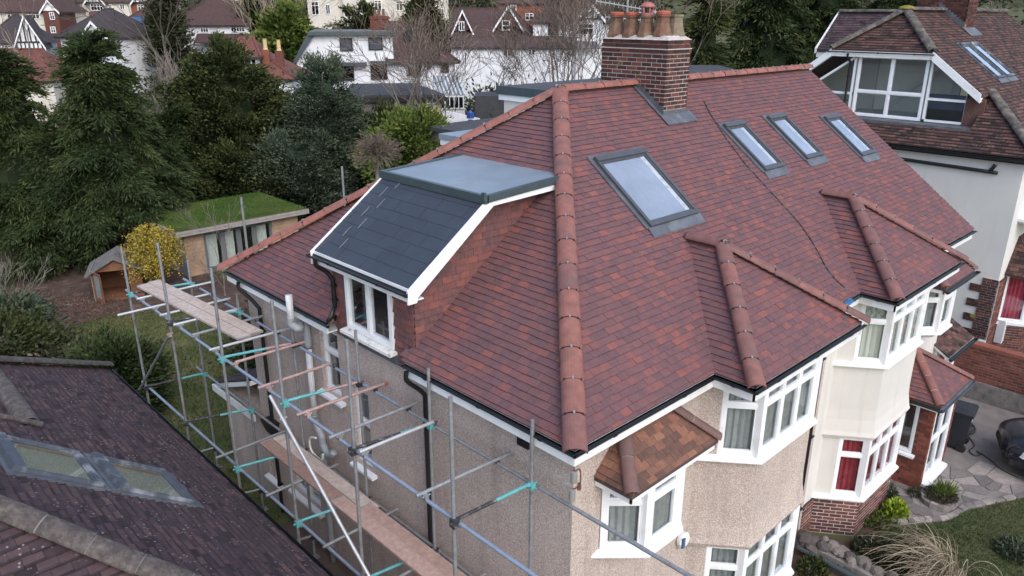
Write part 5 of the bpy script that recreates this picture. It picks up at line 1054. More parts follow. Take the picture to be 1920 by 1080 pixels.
for y, x0, x1 in ((6.9, -1.3, .1), (5.3, -1.2, .1), (3.6, -1.2, .1), (2.35, -1.45, -.1), (1.6, -1.2, .1)): tube('putlog', (x0, y, Z2+.075), (x1, y, Z2+.076), 'galv_steel', .024)
pA, pB = atx(506, 742, -1.22), atx(700, 1095, -1.22); tube('brace', pA, pB, 'alu_steel', .026)
coupler(atx(531, 786, -1.2), 'alu_steel', .035)
pA, pB = atx(318, 628, -1.2), atx(262, 730, -1.2); tube('brace', pA, pB, 'galv_steel'); coupler(pA, 'pink_steel', .035)
def plank(label, F, L, w, mat, group=None):
    o, u, wv, n = F; m = MB(); tcv = random.random()
    m.boxf(F, 0, L, 0, w, 0, .038, 0, tcv); e = MB()
    t = thing('scaffold_board', o+u*(L/2), label, 'plank', group)
    b = m.build('board', mat, t)
    for q in (0, L-.03): e.boxf(F, q-.002, q+.03, -.002, w+.002, .002, .0395)
    e.build('end_band', 'larch_grey', t)
ub = V((.07, -1, 0)).normalized(); un = V((0, 0, 1)); uw = un.cross(ub)
for i, (dx, dy, lab) in enumerate(((0, 0, 'weathered scaffold board on the top lift, the one farther from the house'), (.235, .06, 'weathered scaffold board on the top lift, the one nearer the house'))):
    plank(lab, (V((-.98+dx, 10.62+dy, Z1+.10)), ub, V((1, .07, 0)).normalized(), un), 3.9, .225, 'board_wood', 'boards on the top lift')
lb_ = V((0, -1, 0)); lw = V((1, 0, 0)); zb2 = Z2+.10
for o, L, m_, lab in (((-.57, 6.75, zb2), 3.9, 'board_pink', 'reddish scaffold board, outer one on the lower lift under the diagonal pole'), ((-.335, 6.75, zb2), 3.0, 'board_wood', 'pale scaffold board, inner one on the lower lift by the waste pipe'), ((-.61, 4.35, zb2+.042), 3.9, 'board_pink', 'reddish scaffold board lapped over the outer one, running out of frame'), ((-.375, 3.95, zb2+.002), 3.9, 'board_pink', 'reddish scaffold board beside the wall at the bottom of the picture')):
    plank(lab, (V(o), lb_, lw, un), L, .225, m_, 'boards on the lower lift')
# ================================================================ ground around the houses
sheet('patio', [(-2.3, -4), (.25, -4), (.25, 7.4), (-2.3, 7.4)], G+.02, 'brown_concrete')
for i, (x, y, l, lab) in enumerate(((-.5, 5.2, 1.6, 'loose brown board lying on the ground under the scaffold near the wall'), (-.85, 4.6, 1.8, 'loose brown board lying on the ground under the scaffold away from the wall'))):
    m = MB(); m.box(x, x+.2, y-l/2, y+l/2, G+.022, G+.06); t = m.build('loose_board', 'fence_wood'); t['label'] = lab; t['category'] = 'plank'
sheet('back_lawn', [(-9, 7.4), (.2, 7.4), (.25, 10.3), (14, 10.3), (14, 40), (-9, 40)], G+.004, 'lawn_green', .02)
sheet('soil_bed', [(-4.5, 23.2), (-1.2, 20.8), (1.2, 21.6), (3.4, 20.2), (4.2, 17.2), (5.8, 16.6), (6.4, 21), (5.0, 24), (2, 29), (-5, 29)], G+.012, 'soil', .02)
FRZ = G
sheet('front_lawn', [(6.9, -.75), (8.55, -.82), (9.0, -1.12), (9.6, -1.5), (10.2, -1.62), (12.0, -2.5), (12, -9), (4, -9), (5.5, -2.2)], G+.012, 'terrain_grass', .02)
sheet('front_path_bed', [(8.9, .2), (10.3, .2), (10.3, -.7), (12.2, -.7), (12.2, -2.6), (10.2, -1.62), (9.6, -1.5), (9.0, -1.12), (8.4, -.75), (9.2, -.4)], G+.008, 'concrete', .02)
sheet('driveway', [(11.85, .6), (15.6, .6), (15.6, -9), (12.05, -9), (12.05, -.75), (11.85, -.75)], G+.010, 'drive_grey', .02)
sheet('shared_drive', [(16.0, 9), (RX_, 9), (RX_, -9), (15.9, -9)], G+.010, 'tarmac', .02)
sheet('front_bed', [(5.7, .2), (7.2, .2), (7.6, -.5), (9.0, -.5), (9.0, -.75), (7.4, -.8), (6.9, -1.0), (5.6, -1.2)], G+.006, 'soil', .02)
# crazy paving: irregular slabs, each a stone
PV = link('crazy_paving', (lambda m: (m.prism([(9.0, .15, G-.01), (10.25, .15, G-.01), (10.3, -.72, G-.01), (12.0, -.72, G-.01), (12.0, -1.4, G-.01), (10.4, -1.4, G-.01), (9.3, -.9, G-.01)], (0, 0, .0185)), m.me('crazy_paving', 'concrete'))[1])(MB()), None, kind='structure')
def crazy():
    region = [(8.95, .18), (9.6, -.30), (9.1, -1.02), (9.7, -1.42), (10.25, -1.55), (12.02, -2.40), (12.02, -.74), (10.28, -.74), (10.28, .18)]
    def inreg(p):
        c = False; n = len(region)
        for i in range(n):
            (x1, y1), (x2, y2) = region[i], region[i-1]
            if (y1 > p[1]) != (y2 > p[1]) and p[0] < (x2-x1)*(p[1]-y1)/(y2-y1)+x1: c = not c
        return c
    seeds = []; rr = random.Random(3); tries = 0
    while len(seeds) < 75 and tries < 9000:
        p = (rr.uniform(8.8, 12.1), rr.uniform(-2.5, .25)); tries += 1
        if min([math.hypot(p[0]-q[0], p[1]-q[1]) for q in seeds] or [9]) > .17+.09*rr.random(): seeds.append(p)
    for s in seeds:
        if not inreg(s): continue
        poly = [(s[0]-.45, s[1]-.45), (s[0]+.45, s[1]-.45), (s[0]+.45, s[1]+.45), (s[0]-.45, s[1]+.45)]
        for q in seeds:
            if q == s: continue
            dx, dy = q[0]-s[0], q[1]-s[1]; d = math.hypot(dx, dy)
            if d > 1: continue
            mxp = ((s[0]+q[0])/2-dx/d*.011, (s[1]+q[1])/2-dy/d*.011); t = (-dy/d, dx/d)
            poly = clip(poly, [(mxp[0]-t[0]*5, mxp[1]-t[1]*5), (mxp[0]+t[0]*5, mxp[1]+t[1]*5), (mxp[0]+t[0]*5-dx/d*9, mxp[1]+t[1]*5-dy/d*9), (mxp[0]-t[0]*5-dx/d*9, mxp[1]-t[1]*5-dy/d*9)])
            if len(poly) < 3: break
        if len(poly) >= 3:
            m = MB(); h = .022+rr.uniform(-.006, .006); m.prism([(x, y, G) for x, y in poly], (0, 0, h)); m.build('paving_stone', 'stone', PV)
crazy()
# edging stones of the lawn
def edging():
    E = thing('stone_edging', (9.6, -1.5, G), 'curved rough stone edging between paving and front lawn', 'edging')
    pts = smooth_path([(8.75, -.80, 0), (9.1, -1.08, 0), (9.45, -1.38, 0), (9.8, -1.56, 0), (10.3, -1.66, 0), (11.2, -2.12, 0), (12.1, -2.58, 0)], 4)
    for a, b in zip(pts[:-1], pts[1:]):
        c = (a+b)/2; d = (b-a); l = d.length*.94; d.normalize(); nn = V((-d.y, d.x, 0)); m = MB()
        j = lambda: random.uniform(-.015, .015); h = .06+random.uniform(-.015, .02)
        m.mesh8([(c+d*(sx*l/2+j())+nn*(sy*.055+j())+V((0, 0, G+zz))) for zz in (0, h) for sx, sy in ((-1, -1), (1, -1), (1, 1), (-1, 1))]); m.build('edging_stone', 'stone', E)
edging()
# round heather planter
pl_ = thing('planter', (10.2, -1.22, G), 'low round stone planter with heather and daffodil leaves', 'planter')
rgm = MB()
for i in range(11):
    t = math.pi*(.55+i*.115); c = V((10.18+.36*math.cos(t), -1.2+.30*math.sin(t), G)); d = V((-math.sin(t), math.cos(t), 0)); n_ = V((math.cos(t), math.sin(t), 0)); m = MB()
    m.mesh8([c+d*(sx*.065)+n_*(sy*.045)+V((0, 0, zz)) for zz in (0, .13+random.uniform(-.02, .02)) for sx, sy in ((-1, -1), (1, -1), (1, 1), (-1, 1))]); m.build('rim_stone', 'stone', pl_)
so_ = MB(); so_.lathe((10.2, -1.2, G), [(.35, 0), (.35, .07), (.2, .12), (.02, .14)], 18); so_.build('planting_soil', 'soil', pl_)
# dividing rockery wall between the two front gardens
RKW = thing('rubble_wall', (6.9, -.8, G), 'low rubble stone dividing wall running out from the party line', 'wall')
for i in range(26):
    t = i/25; y = .12-t*2.6; z0 = G
    for k in range(2):
        m = MB(); c = V((6.78+random.uniform(-.10, .10)+t*.05, y+random.uniform(-.10, .10), G+.08+k*.13+random.uniform(-.03, .05))); s = V((random.uniform(.06, .19), random.uniform(.05, .12), random.uniform(.04, .13)))
        m.lathe(c, [(.02, -s.z), (.8*s.x, -s.z*.8), (s.x, 0), (.75*s.x, s.z*.75), (.03, s.z)], 7, axis=Matrix.Rotation(random.uniform(0, 3), 3, 'Z') @ Matrix.Rotation(random.uniform(-.5, .5), 3, 'X')); m.build('rubble_stone', 'stone_dark', RKW)
rp = MB(); rp.box(6.62, 6.95, -2.6, .18, G, G+.2); rp.build('wall_core', 'mortar_grey', RKW)
pp = MB(); pp.path([(6.5, .05, G+.14), (6.45, -2.8, G+.14)], .045, 8); t = pp.build('drain_pipe', 'grp_trim'); t['label'] = 'blue grey pipe lying along the foot of the rubble wall'; t['category'] = 'pipe'
# garden wall of red brick beyond the drive
GW = thing('garden_wall', (15.8, -.6, G), 'red brick boundary wall on rendered base beside the driveway', 'wall')
gm = MB(); gm.box(15.62, 15.94, -7, 1.6, G, G+.50); gm.build('wall_base', 'mortar_grey', GW)
gb = MB(); gb.box(15.68, 15.88, -7, 1.6, G+.50, G+1.42); GB = gb.build('wall_core', 'mortar_grey', GW); gc = MB(); gc.box(15.64, 15.92, -7, 1.6, G+1.42, G+1.50); gc.build('coping', 'brick_red', GW)
brickwork(GB, frame((15.68, 1.6, 0), (0, -1, 0), (-1, 0, 0)), 0, 4.4, G+.51, G+1.42, 'brick_red', proud=.006, back=.02, lim=290, bl=.208, bh=.058, j=.016)
gp = MB(); gp.box(15.56, 15.96, -1.95, -1.5, G+.4, G+1.56); gp.build('wall_pier', 'brick_red', GW)
cp_ = MB(); cp_.box(15.3, 15.36, .35, 1.0, G, G+.75); t = cp_.build('concrete_panel', 'concrete'); t['label'] = 'plain grey concrete panel standing behind the wheelie bin'; t['category'] = 'panel'
# ---------------------------------------------------------------- wheelie bin
def bin_():
    T = thing('wheelie_bin', (12.75, -.62, G), 'black wheelie bin standing beside the porch', 'bin'); B_ = V((12.78, -.60, G)); m = MB()
    ux, uy = V((math.cos(.15), math.sin(.15), 0)), V((-math.sin(.15), math.cos(.15), 0)); z = V((0, 0, 1))
    P = lambda a, b, c: B_+ux*a+uy*b+z*c
    pr = [(.22, .24, .06), (.235, .255, .12), (.275, .31, .85), (.285, .325, .92), (.30, .34, .92), (.30, .34, .97)]
    k = [[P(sx*w, sy*d, h) for sx, sy in ((-1, -1), (1, -1), (1, 1), (-1, 1))] for w, d, h in pr]
    for a, b in zip(k[:-1], k[1:]):
        for i in range(4): m.face([a[i], a[(i+1) % 4], b[(i+1) % 4], b[i]])
    m.face(list(reversed(k[0]))); m.face(k[-1]); m.build('body', 'bin_black', T)
    l = MB(); l.mesh8([P(-.31, -.36, .98), P(.31, -.36, .98), P(.31, .36, .98), P(-.31, .36, .98), P(-.27, -.32, 1.04), P(.27, -.32, 1.04), P(.27, .35, 1.05), P(-.27, .35, 1.05)]); l.mesh8([P(-.2, -.22, 1.03), P(.2, -.22, 1.03), P(.2, .22, 1.03), P(-.2, .22, 1.03), P(-.18, -.2, 1.06), P(.18, -.2, 1.06), P(.18, .2, 1.06), P(-.18, .2, 1.06)])
    LD = l.build('lid', 'bin_black', T); h = MB(); h.path([P(-.27, .34, .98), P(-.27, .43, 1.0), P(.27, .43, 1.0), P(.27, .34, .98)], .018, 8); h.build('handle', 'bin_black', T)
    for s in (-1, 1):
        w = MB(); w.lathe(P(s*.24, -.22, .10), [(.02, -.03), (.10, -.03), (.10, .03), (.02, .03)], 18, axis=Matrix.Rotation(math.pi/2, 3, 'Y')); w.build('wheel', 'rubber', T)
    st = MB(); st.boxf((P(-.06, -.302, .72), ux, z, -uy), 0, .09, 0, .12, .0, .006); st.build('sticker', 'alarm_white', T)
bin_()
hm = MB(); pts = []
for i in range(70):
    t = i*.42; r = .26+.05*math.sin(i*.7); pts.append((13.7+r*math.cos(t)*1.25, -.55+r*math.sin(t)*.9, G+.03+.004*(i % 17)))
hm.path(pts, .014, 6); hm.path(smooth_path([(13.45, -.75, G+.03), (13.1, -1.0, G+.03), (12.75, -1.0, G+.03), (12.6, -1.15, G+.03), (12.75, -1.22, G+.03), (12.85, -1.12, G+.03), (12.7, -1.4, G+.03), (12.4, -1.75, G+.03), (12.3, -2.1, G+.03)], 5), .014, 6)
t = hm.build('garden_hose', 'hose', smooth=True); t['label'] = 'coiled dark garden hose trailing over the driveway behind the bin'; t['category'] = 'hose'
# ---------------------------------------------------------------- cars: lofted body, glasshouse, wheels, lamps
def weld(o):
    import bmesh
    bm = bmesh.new(); bm.from_mesh(o.data); bmesh.ops.remove_doubles(bm, verts=bm.verts, dist=1e-4); bm.to_mesh(o.data); bm.free(); o.data.polygons.foreach_set('use_smooth', [True]*len(o.data.polygons)); md = o.modifiers.new('subsurf', 'SUBSURF'); md.levels = md.render_levels = 2; return o
def car(name, loc, heading, paint, label):
    T = thing(name, loc, label, 'car'); R = Matrix.Rotation(heading, 4, 'Z'); A = Matrix.Translation(V(loc)) @ R      # local: +x nose, y left
    P = lambda x, y, z: A @ V((x, y, z))
    prof = [(-2.05, .50, .78, .62), (-1.98, .34, .92, .76), (-1.6, .22, .99, .86), (-.9, .20, 1.00, .90), (0, .20, .98, .90), (.9, .20, .98, .90), (1.25, .22, .96, .88), (1.7, .26, .88, .84), (1.98, .32, .78, .72), (2.10, .42, .66, .55)]
    m = MB(); rings = []
    for x, zb, zt, hw in prof:
        ring = []
        for y, z in ((-hw*.86, zb), (-hw*.98, zb+.12), (-hw*1.0, zb+(zt-zb)*.45), (-hw*.97, zb+(zt-zb)*.75), (-hw*.86, zt-.03), (-hw*.5, zt+.015), (0, zt+.03), (hw*.5, zt+.015), (hw*.86, zt-.03), (hw*.97, zb+(zt-zb)*.75), (hw*1.0, zb+(zt-zb)*.45), (hw*.98, zb+.12), (hw*.86, zb)): ring.append(P(x, y, z))
        rings.append(ring)
    for a, b in zip(rings[:-1], rings[1:]):
        for i in range(12): m.face([a[i], a[i+1], b[i+1], b[i]][::-1])
    m.face(rings[0]); m.face(rings[-1][::-1])
    weld(m.build('body', paint, T, smooth=True))
    g = MB(); base = [(-1.75, .74, .97), (1.05, .80, .96)]; q0 = [P(-1.8, -.74, .96), P(1.1, -.80, .95), P(1.1, .80, .95), P(-1.8, .74, .96)]; q1 = [P(-1.25, -.56, 1.44), P(.25, -.60, 1.46), P(.25, .60, 1.46), P(-1.25, .56, 1.44)]
    g.mesh8(q0+q1); g.build('glasshouse', 'car_glass', T)
    rf = MB(); rf.mesh8([P(-1.3, -.57, 1.435), P(.28, -.61, 1.455), P(.28, .61, 1.455), P(-1.3, .57, 1.435), P(-1.15, -.5, 1.49), P(.15, -.53, 1.51), P(.15, .53, 1.51), P(-1.15, .5, 1.49)])
    for s in (-1, 1):
        for x0, x1 in ((.28, 1.1), (-.45, -.42), (-1.3, -1.8)): rf.path([P(x0, s*.60, 1.45), P(x1, s*(.80 if abs(x1) < 1.5 else .74), .96)], .03, 6)
    rf.build('roof', paint, T)
    for x in (-1.32, 1.30):
        for s in (-1, 1):
            w = MB(); rot = (A.to_3x3() @ Matrix.Rotation(math.pi/2, 3, 'X')); w.lathe(P(x, s*.78, .31), [(.18, -.11), (.30, -.10), (.315, -.06), (.315, .06), (.30, .10), (.18, .11)], 24, axis=rot); wo = w.build('wheel', 'rubber', T); shade(wo)
            h = MB(); h.lathe(P(x, s*.80, .31), [(.02, -.10), (.19, -.10), (.19, .10), (.02, .11)], 16, axis=rot); h.build('rim', 'rim', wo)
    for s in (-1, 1):
        hl = MB(); hl.mesh8([P(1.70, s*.42, .58), P(1.62, s*.80, .58), P(1.55, s*.80, .72), P(1.62, s*.45, .72), P(2.07, s*.44, .57), P(1.78, s*.84, .58), P(1.72, s*.84, .70), P(2.0, s*.46, .69)]); hl.build('headlight', 'lamp_lens', T)
        fl = MB(); fl.mesh8([P(1.9, s*.45, .32), P(1.9, s*.72, .32), P(1.85, s*.72, .46), P(1.85, s*.45, .44), P(2.06, s*.45, .34), P(1.98, s*.70, .34), P(1.98, s*.70, .46), P(2.09, s*.45, .44)]); fl.build('fog_lamp_grille', 'rubber', T)
        mi = MB(); mi.lathe(P(.75, s*.98, .98), [(.02, -.07), (.08, -.05), (.09, .03), (.03, .07)], 10, axis=A.to_3x3()); mi.build('mirror', paint, T)
    gr = MB(); gr.mesh8([P(2.0, -.38, .46), P(2.0, .38, .46), P(2.0, .38, .60), P(2.0, -.38, .60), P(2.115, -.36, .47), P(2.115, .36, .47), P(2.11, .34, .58), P(2.11, -.34, .58)]); gr.build('grille', 'rubber', T)
    return T
car('parked_car', (13.55, -3.45, G+.01), math.radians(112), 'car_paint', 'dark car with clear headlight parked nose first on the driveway')
car('parked_car', (17.6, -2.95, G+.01), math.radians(100), 'car_silver', 'pale silver car cut off by the right edge of the picture')
# ================================================================ garden buildings
GR = thing('garden_room', (7, 25, G), 'timber garden room with green sedum roof and white curtained glazing', 'garden building')
gy, gx0, gx1, gzt = 23.6, 4.75, 9.45, -3.30
gF = frame((0, gy, 0), (1, 0, 0), (0, -1, 0)); b = MB(); wall(b, gF, gx0, gx1, G, gzt, holes=[(gx0+.75, gx0+3.55, G+.1, gzt-.1)], th=.12); b.box(gx0, gx0+.12, gy, gy+3.4, G, gzt); b.box(gx1-.12, gx1, gy, gy+3.4, G, gzt); b.box(gx0, gx1, gy+3.3, gy+3.4, G, gzt); b.build('wall', 'larch_grey', GR)
for i in range(11):
    z = G+.02+i*.15
    for x0, x1 in ((gx0, gx0+.72), (gx0+3.58, gx1)):
        c = MB(); c.boxf(gF, x0, x1, z, z+.14, 0, .02); c.build('cladding_board', 'larch', GR)
r_ = MB(); r_.box(gx0-.35, gx1+.35, gy-.35, gy+3.9, gzt, gzt+.18); r_.build('roof', 'larch_grey', GR); r2 = MB(); r2.box(gx0-.32, gx1+.32, gy-.32, gy+3.85, gzt+.18, gzt+.21); RFG = r2.build('sedum_bed', 'lawn_green', GR)
for i in range(2):
    c = MB(); c.box(gx0-.37, gx1+.37, gy-.38, gy-.352, gzt+.005+i*.10, gzt+.095+i*.10); c.build('fascia_board', 'larch_grey', GR)
    c = MB(); c.box(gx0-.38, gx0-.352, gy-.35, gy+3.9, gzt+.005+i*.10, gzt+.095+i*.10); c.build('fascia_board', 'larch_grey', GR)
for x0, x1, cu in ((gx0+.75, gx0+1.5, 'curtain_white'), (gx0+1.5, gx0+2.15, 'curtain_white'), (gx0+2.15, gx0+2.8, None), (gx0+2.8, gx0+3.55, 'curtain_white')): window(GR, gF, x0, x1, G+.1, gzt-.1, frame_mat='grey_frame', fw=.10, sash=False, c=-.02, curtain=cu, cgap=.05, name='glazed_door', cpart=(.1, .75))
# playhouse
def playhouse():
    T = thing('playhouse', (1.7, 22.9, G), 'small wooden playhouse with grey felt roof and open sage door', 'shed')
    o = atz(180, 566, G+.01); u = (HR*.93+HF*.36).normalized(); n = u.cross(V((0, 0, 1))); F = (o, u, V((0, 0, 1)), n); w, d, h, hr = 1.55, 1.4, 1.05, 1.45
    P = lambda a, b, c: o+u*a+V((0, 0, b))-n*c
    m = MB(); m.boxf(F, 0, .05, 0, h, -d, 0); m.boxf(F, w-.05, w, 0, h, -d, 0); m.boxf(F, .05, w-.05, 0, h, -d, -d+.05); m.boxf(F, .05, w-.05, 0, .04, -d, 0); m.boxf(F, 1.15, w-.05, 0, h, -.05, 0); m.prism([P(0, h, 0), P(w, h, 0), P(w/2, hr, 0)], n*-.04); m.build('wall', 'shed_wood', T)
    s = MB()
    for i in range(9): s.boxf(F, -.02, 0, .02+i*.125, .135+i*.125, -d, 0)
    s.build('side_cladding', 'shed_sage', T)
    r = MB(); r.prism([P(-.18, h-.12, -.15), P(w/2, hr+.03, -.15), P(w/2, hr+.08, -.15), P(-.2, h-.06, -.15)], n*-(d+.3)); r.prism([P(w+.18, h-.12, -.15), P(w/2, hr+.03, -.15), P(w/2, hr+.08, -.15), P(w+.2, h-.06, -.15)], n*-(d+.3)); r.build('roof', 'shed_felt', T)
    dd = (n*.75+u*.45).normalized(); FD = (P(.06, .05, 0), dd, V((0, 0, 1)), dd.cross(V((0, 0, 1)))); dm_ = MB(); W_ = .55
    for q in ((0, W_, 0, .14), (0, W_, .95, 1.05), (0, .07, .14, .95), (W_-.07, W_, .14, .95)): dm_.boxf(FD, *q, 0, .035)
    D_ = dm_.build('door', 'shed_wood', T); pm = MB(); pm.boxf(FD, .07, W_-.07, .14, .95, .008, .02); pm.build('door_panel', 'shed_sage', D_)
playhouse()
# back fence
def fence(label, a, b, h, z, mat='fence_wood', pw=.12):
    a, b = V((*a, z)), V((*b, z)); T = thing('garden_fence', (a+b)/2, label, 'fence'); u = (b-a).normalized(); L = (b-a).length; F = (a, u, V((0, 0, 1)), u.cross(V((0, 0, 1)))); made = None
    k = int(L/pw); m = MB(); m.box(0, pw*.94, -.012, .012, 0, h); me = m.me('fence_board', mat)
    for i in range(k):
        hh = 1+random.uniform(-.02, .02); R = Matrix((u, -F[3], V((0, 0, 1)))).transposed().to_4x4(); link('fence_board', me, T, Matrix.Translation(a+u*(i*pw)) @ R @ Matrix.Diagonal((1, 1, hh, 1)))
    r = MB()
    for zz in (.3, h-.25): r.boxf(F, 0, L, zz, zz+.07, -.05, -.014)
    r.boxes('rail', mat, T)
fence('dark wooden garden fence behind the soil bed under the conifers', (-6.0, 26.5), (3.4, 28.6), 1.25, G)
fence('reddish wooden fence between garden room and house', (9.9, 23.0), (9.95, 14.0), 1.7, G, 'shed_wood')
# outbuilding with dark flat roof and garden behind it
p0, p1 = atz(818, 240, -.6), atz(946, 214, -.6)
OB = thing('outbuilding', ((p0.x+p1.x)/2, p0.y, G), 'flat roofed outbuilding with dark felt roof beyond the hip', 'outbuilding')
m = MB(); m.box(p0.x, p1.x+6, p0.y-6, p0.y+1, -.78, -.6); m.build('roof', 'flat_roof_dark', OB); m = MB(); m.box(p0.x+.2, p1.x+6, p0.y-5.8, p0.y+.8, G, -.78); m.build('wall', 'concrete', OB)
ob_c = ats(1340, 134, 33); OB2 = thing('outbuilding', (ob_c.x, ob_c.y, G), 'flat roofed rear block peeping over the ridge right of the chimney', 'outbuilding')
m = MB(); m.boxf((V((ob_c.x, ob_c.y, 0)), HR, V((0, 0, 1)), -HF), -1.6, 1.3, ob_c.z-.2, ob_c.z, -4.5, 3.5); m.build('roof', 'flat_roof_dark', OB2); m = MB(); m.boxf((V((ob_c.x, ob_c.y, 0)), HR, V((0, 0, 1)), -HF), -1.4, 1.1, G, ob_c.z-.2, -4.3, 3.3); m.build('wall', 'concrete', OB2)
# TV aerials on a mast strapped to the chimney
AE = thing('television_aerial', (7.0, 5.15, 3.2), 'grey yagi aerials on a mast behind the chimney', 'aerial')
mp = MB(); mp.path([(7.12, 5.16, 2.6), (7.12, 5.16, 5.6)], .02, 8); mp.build('mast', 'galv_steel', AE)
for (ax, ay), (bx, by_), ne in (((1118, 2), (1243, 24), 17), ((1135, 32), (1225, 40), 15)):
    a, b = aty(ax, ay, 5.16), aty(bx, by_, 5.16); m = MB(); m.path([a, b], .012, 6)
    if ne == 17: m.path([b, V((7.12, 5.16, b.z))], .012, 6)
    for i in range(ne):
        c = a+(b-a)*(i/(ne-1)); m.path([c-V((0, 0, .05)), c+V((0, .0, .05))], .005, 5)
    m.build('boom', 'alu_steel', AE)
# ================================================================ vegetation (numpy leaf clouds)
def np_mesh(name, quads, tc, mat):
    n = len(quads); d = bpy.data.meshes.new(name); d.vertices.add(n*4); d.vertices.foreach_set('co', quads.reshape(-1).astype(np.float32))
    d.loops.add(n*4); d.loops.foreach_set('vertex_index', np.arange(n*4, dtype=np.int32)); d.polygons.add(n); d.polygons.foreach_set('loop_start', np.arange(0, n*4, 4, dtype=np.int32))
    try: d.polygons.foreach_set('loop_total', np.full(n, 4, dtype=np.int32))
    except Exception: pass
    d.materials.append(M[mat]); a = d.attributes.new('tc', 'FLOAT', 'FACE'); a.data.foreach_set('value', tc.astype(np.float32)); d.update(calc_edges=True); return d
def unit(a): return a/np.maximum(np.linalg.norm(a, axis=-1, keepdims=True), 1e-9)
def leaves(P, Dn, ln, wd, bend=0.0):
    """rhombic leaves: P base points, Dn directions"""
    n = len(P); Dn = unit(Dn); s = unit(np.cross(Dn, RNG.normal(size=(n, 3)))); ln = np.broadcast_to(ln, n)[:, None]; wd = np.broadcast_to(wd, n)[:, None]
    nn = np.cross(Dn, s); return np.stack([P, P+Dn*ln*.45+s*wd*.5+nn*ln*bend, P+Dn*ln, P+Dn*ln*.45-s*wd*.5+nn*ln*bend], 1)
def place(px, s, py=200):
    p = ats(px, py, s); return V((p.x, p.y, hill(p.x, p.y)))
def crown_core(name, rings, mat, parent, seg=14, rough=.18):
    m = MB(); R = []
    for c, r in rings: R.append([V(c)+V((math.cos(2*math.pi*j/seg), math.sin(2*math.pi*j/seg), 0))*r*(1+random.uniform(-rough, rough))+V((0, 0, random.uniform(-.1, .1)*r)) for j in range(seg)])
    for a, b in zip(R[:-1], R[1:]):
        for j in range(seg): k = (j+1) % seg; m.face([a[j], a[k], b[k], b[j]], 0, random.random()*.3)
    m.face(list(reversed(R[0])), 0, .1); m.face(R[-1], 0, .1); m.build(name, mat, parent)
def tree(name, label, category, base, top, rad, mat, prof, n_cl=260, n_lf=130, lf=(.22, .07), clr=.5, droop=.15, trunk=.16, bark='bark', group=None, core=True, low=.0, lean=(0, 0), flat=.6, outw=1.0, boughs=0):
    """evergreen: clusters of leaves spread over a lobed crown whose radius follows prof(t)"""
    base = V(base); H = top-base.z; T = thing(name, base, label, category, group)
    tm = MB(); k = 7; pts = [base+V((lean[0]*t*H+random.uniform(-.05, .05), lean[1]*t*H+random.uniform(-.05, .05), H*.93*t-.05)) for t in [i/k for i in range(k+1)]]; tm.path(pts, [trunk*(1-.85*i/k) for i in range(k+1)], 8)
    for i in range(16):
        t = low+(.9-low)*random.random(); a = random.uniform(0, 6.28); p = base+V((lean[0]*t*H, lean[1]*t*H, H*t)); r = rad*prof(t)*.8; q = p+V((math.cos(a)*r, math.sin(a)*r, r*.25)); tm.path([p, (p+q)/2+V((0, 0, .08*r)), q], [trunk*.4*(1-t*.6), trunk*.25*(1-t*.6), .015], 5)
    tm.build('trunk', bark, T)
    ph = RNG.uniform(0, 6.28, 6)
    t = low+(1-low)*RNG.random(n_cl*6); pr = np.array([max(prof(x), 0.02) for x in t]); keep = RNG.random(len(t)) < (pr/pr.max()); t = t[keep][:n_cl]; pr = pr[keep][:n_cl]; n = len(t)
    th = RNG.uniform(0, 2*np.pi, n); lob = 1+.16*np.sin(3*th+ph[0]+6*t)+.12*np.sin(5*th+ph[1]-9*t)+.16*RNG.normal(size=n)
    rr = rad*pr*lob*np.sqrt(RNG.uniform(.55, 1.0, n))
    C = np.stack([base.x+lean[0]*t*H+rr*np.cos(th), base.y+lean[1]*t*H+rr*np.sin(th), base.z+H*t], 1); O = np.stack([np.cos(th), np.sin(th), np.full(n, .18)], 1)
    up = np.clip((t-.8)*5, 0, 1)[:, None]; O = unit(O*(1-up)+np.array([0, 0, 1.])*up+RNG.normal(size=(n, 3))*.12)
    bsh = None
    if boughs:                                           # layered boughs: clusters strung along drooping limbs
        K = 8; tb = low+(1-low)*RNG.random(boughs*5); pb = np.array([max(prof(x), .05) for x in tb]); kp = RNG.random(len(tb)) < (.25+.75*pb/pb.max()); tb = tb[kp][:boughs]; pb = pb[kp][:boughs]; m = len(tb)
        az = RNG.uniform(0, 2*np.pi, m); Lb = rad*pb*(1+.20*np.sin(3*az+ph[0]+6*tb)+.16*RNG.normal(size=m)); Lb = np.clip(Lb, .35, None); rise = np.where(tb > .8, (tb-.8)*5*.9, 0)+.16+.08*RNG.normal(size=m)
        j = np.linspace(.28, 1.0, K)[None, :]; wob = az[:, None]+.10*RNG.normal(size=(m, K)); dx, dy = np.cos(wob), np.sin(wob); zz = Lb[:, None]*(rise[:, None]*j-(.10+droop)*j*j)
        C = np.stack([base.x+lean[0]*tb[:, None]*H+dx*Lb[:, None]*j, base.y+lean[1]*tb[:, None]*H+dy*Lb[:, None]*j, base.z+H*tb[:, None]+zz], -1).reshape(-1, 3); C[:, 2] = np.minimum(C[:, 2], top)
        O = unit(np.stack([dx, dy, (rise[:, None]-2*(.10+droop)*j)*np.ones((m, K))], -1)).reshape(-1, 3); n = len(C); t = np.repeat(tb, K); pr = np.repeat(pb, K); bsh = np.repeat(RNG.random(m), K)[:, None]; jj = np.tile(j[0], m)
    S = unit(np.cross(O, np.array([0, 0, 1.])+1e-3)); U = np.cross(S, O)
    sz = clr*(.65+.7*RNG.random(n))*(.55+.45*np.clip(pr/max(pr.max(), .01), 0, 1))
    if boughs: sz = clr*(.75+.5*RNG.random(n))*(1.15-.55*jj)
    e = RNG.normal(size=(n, n_lf, 3))*np.array([.75, .62, .62*flat]); along = e[..., 0:1]
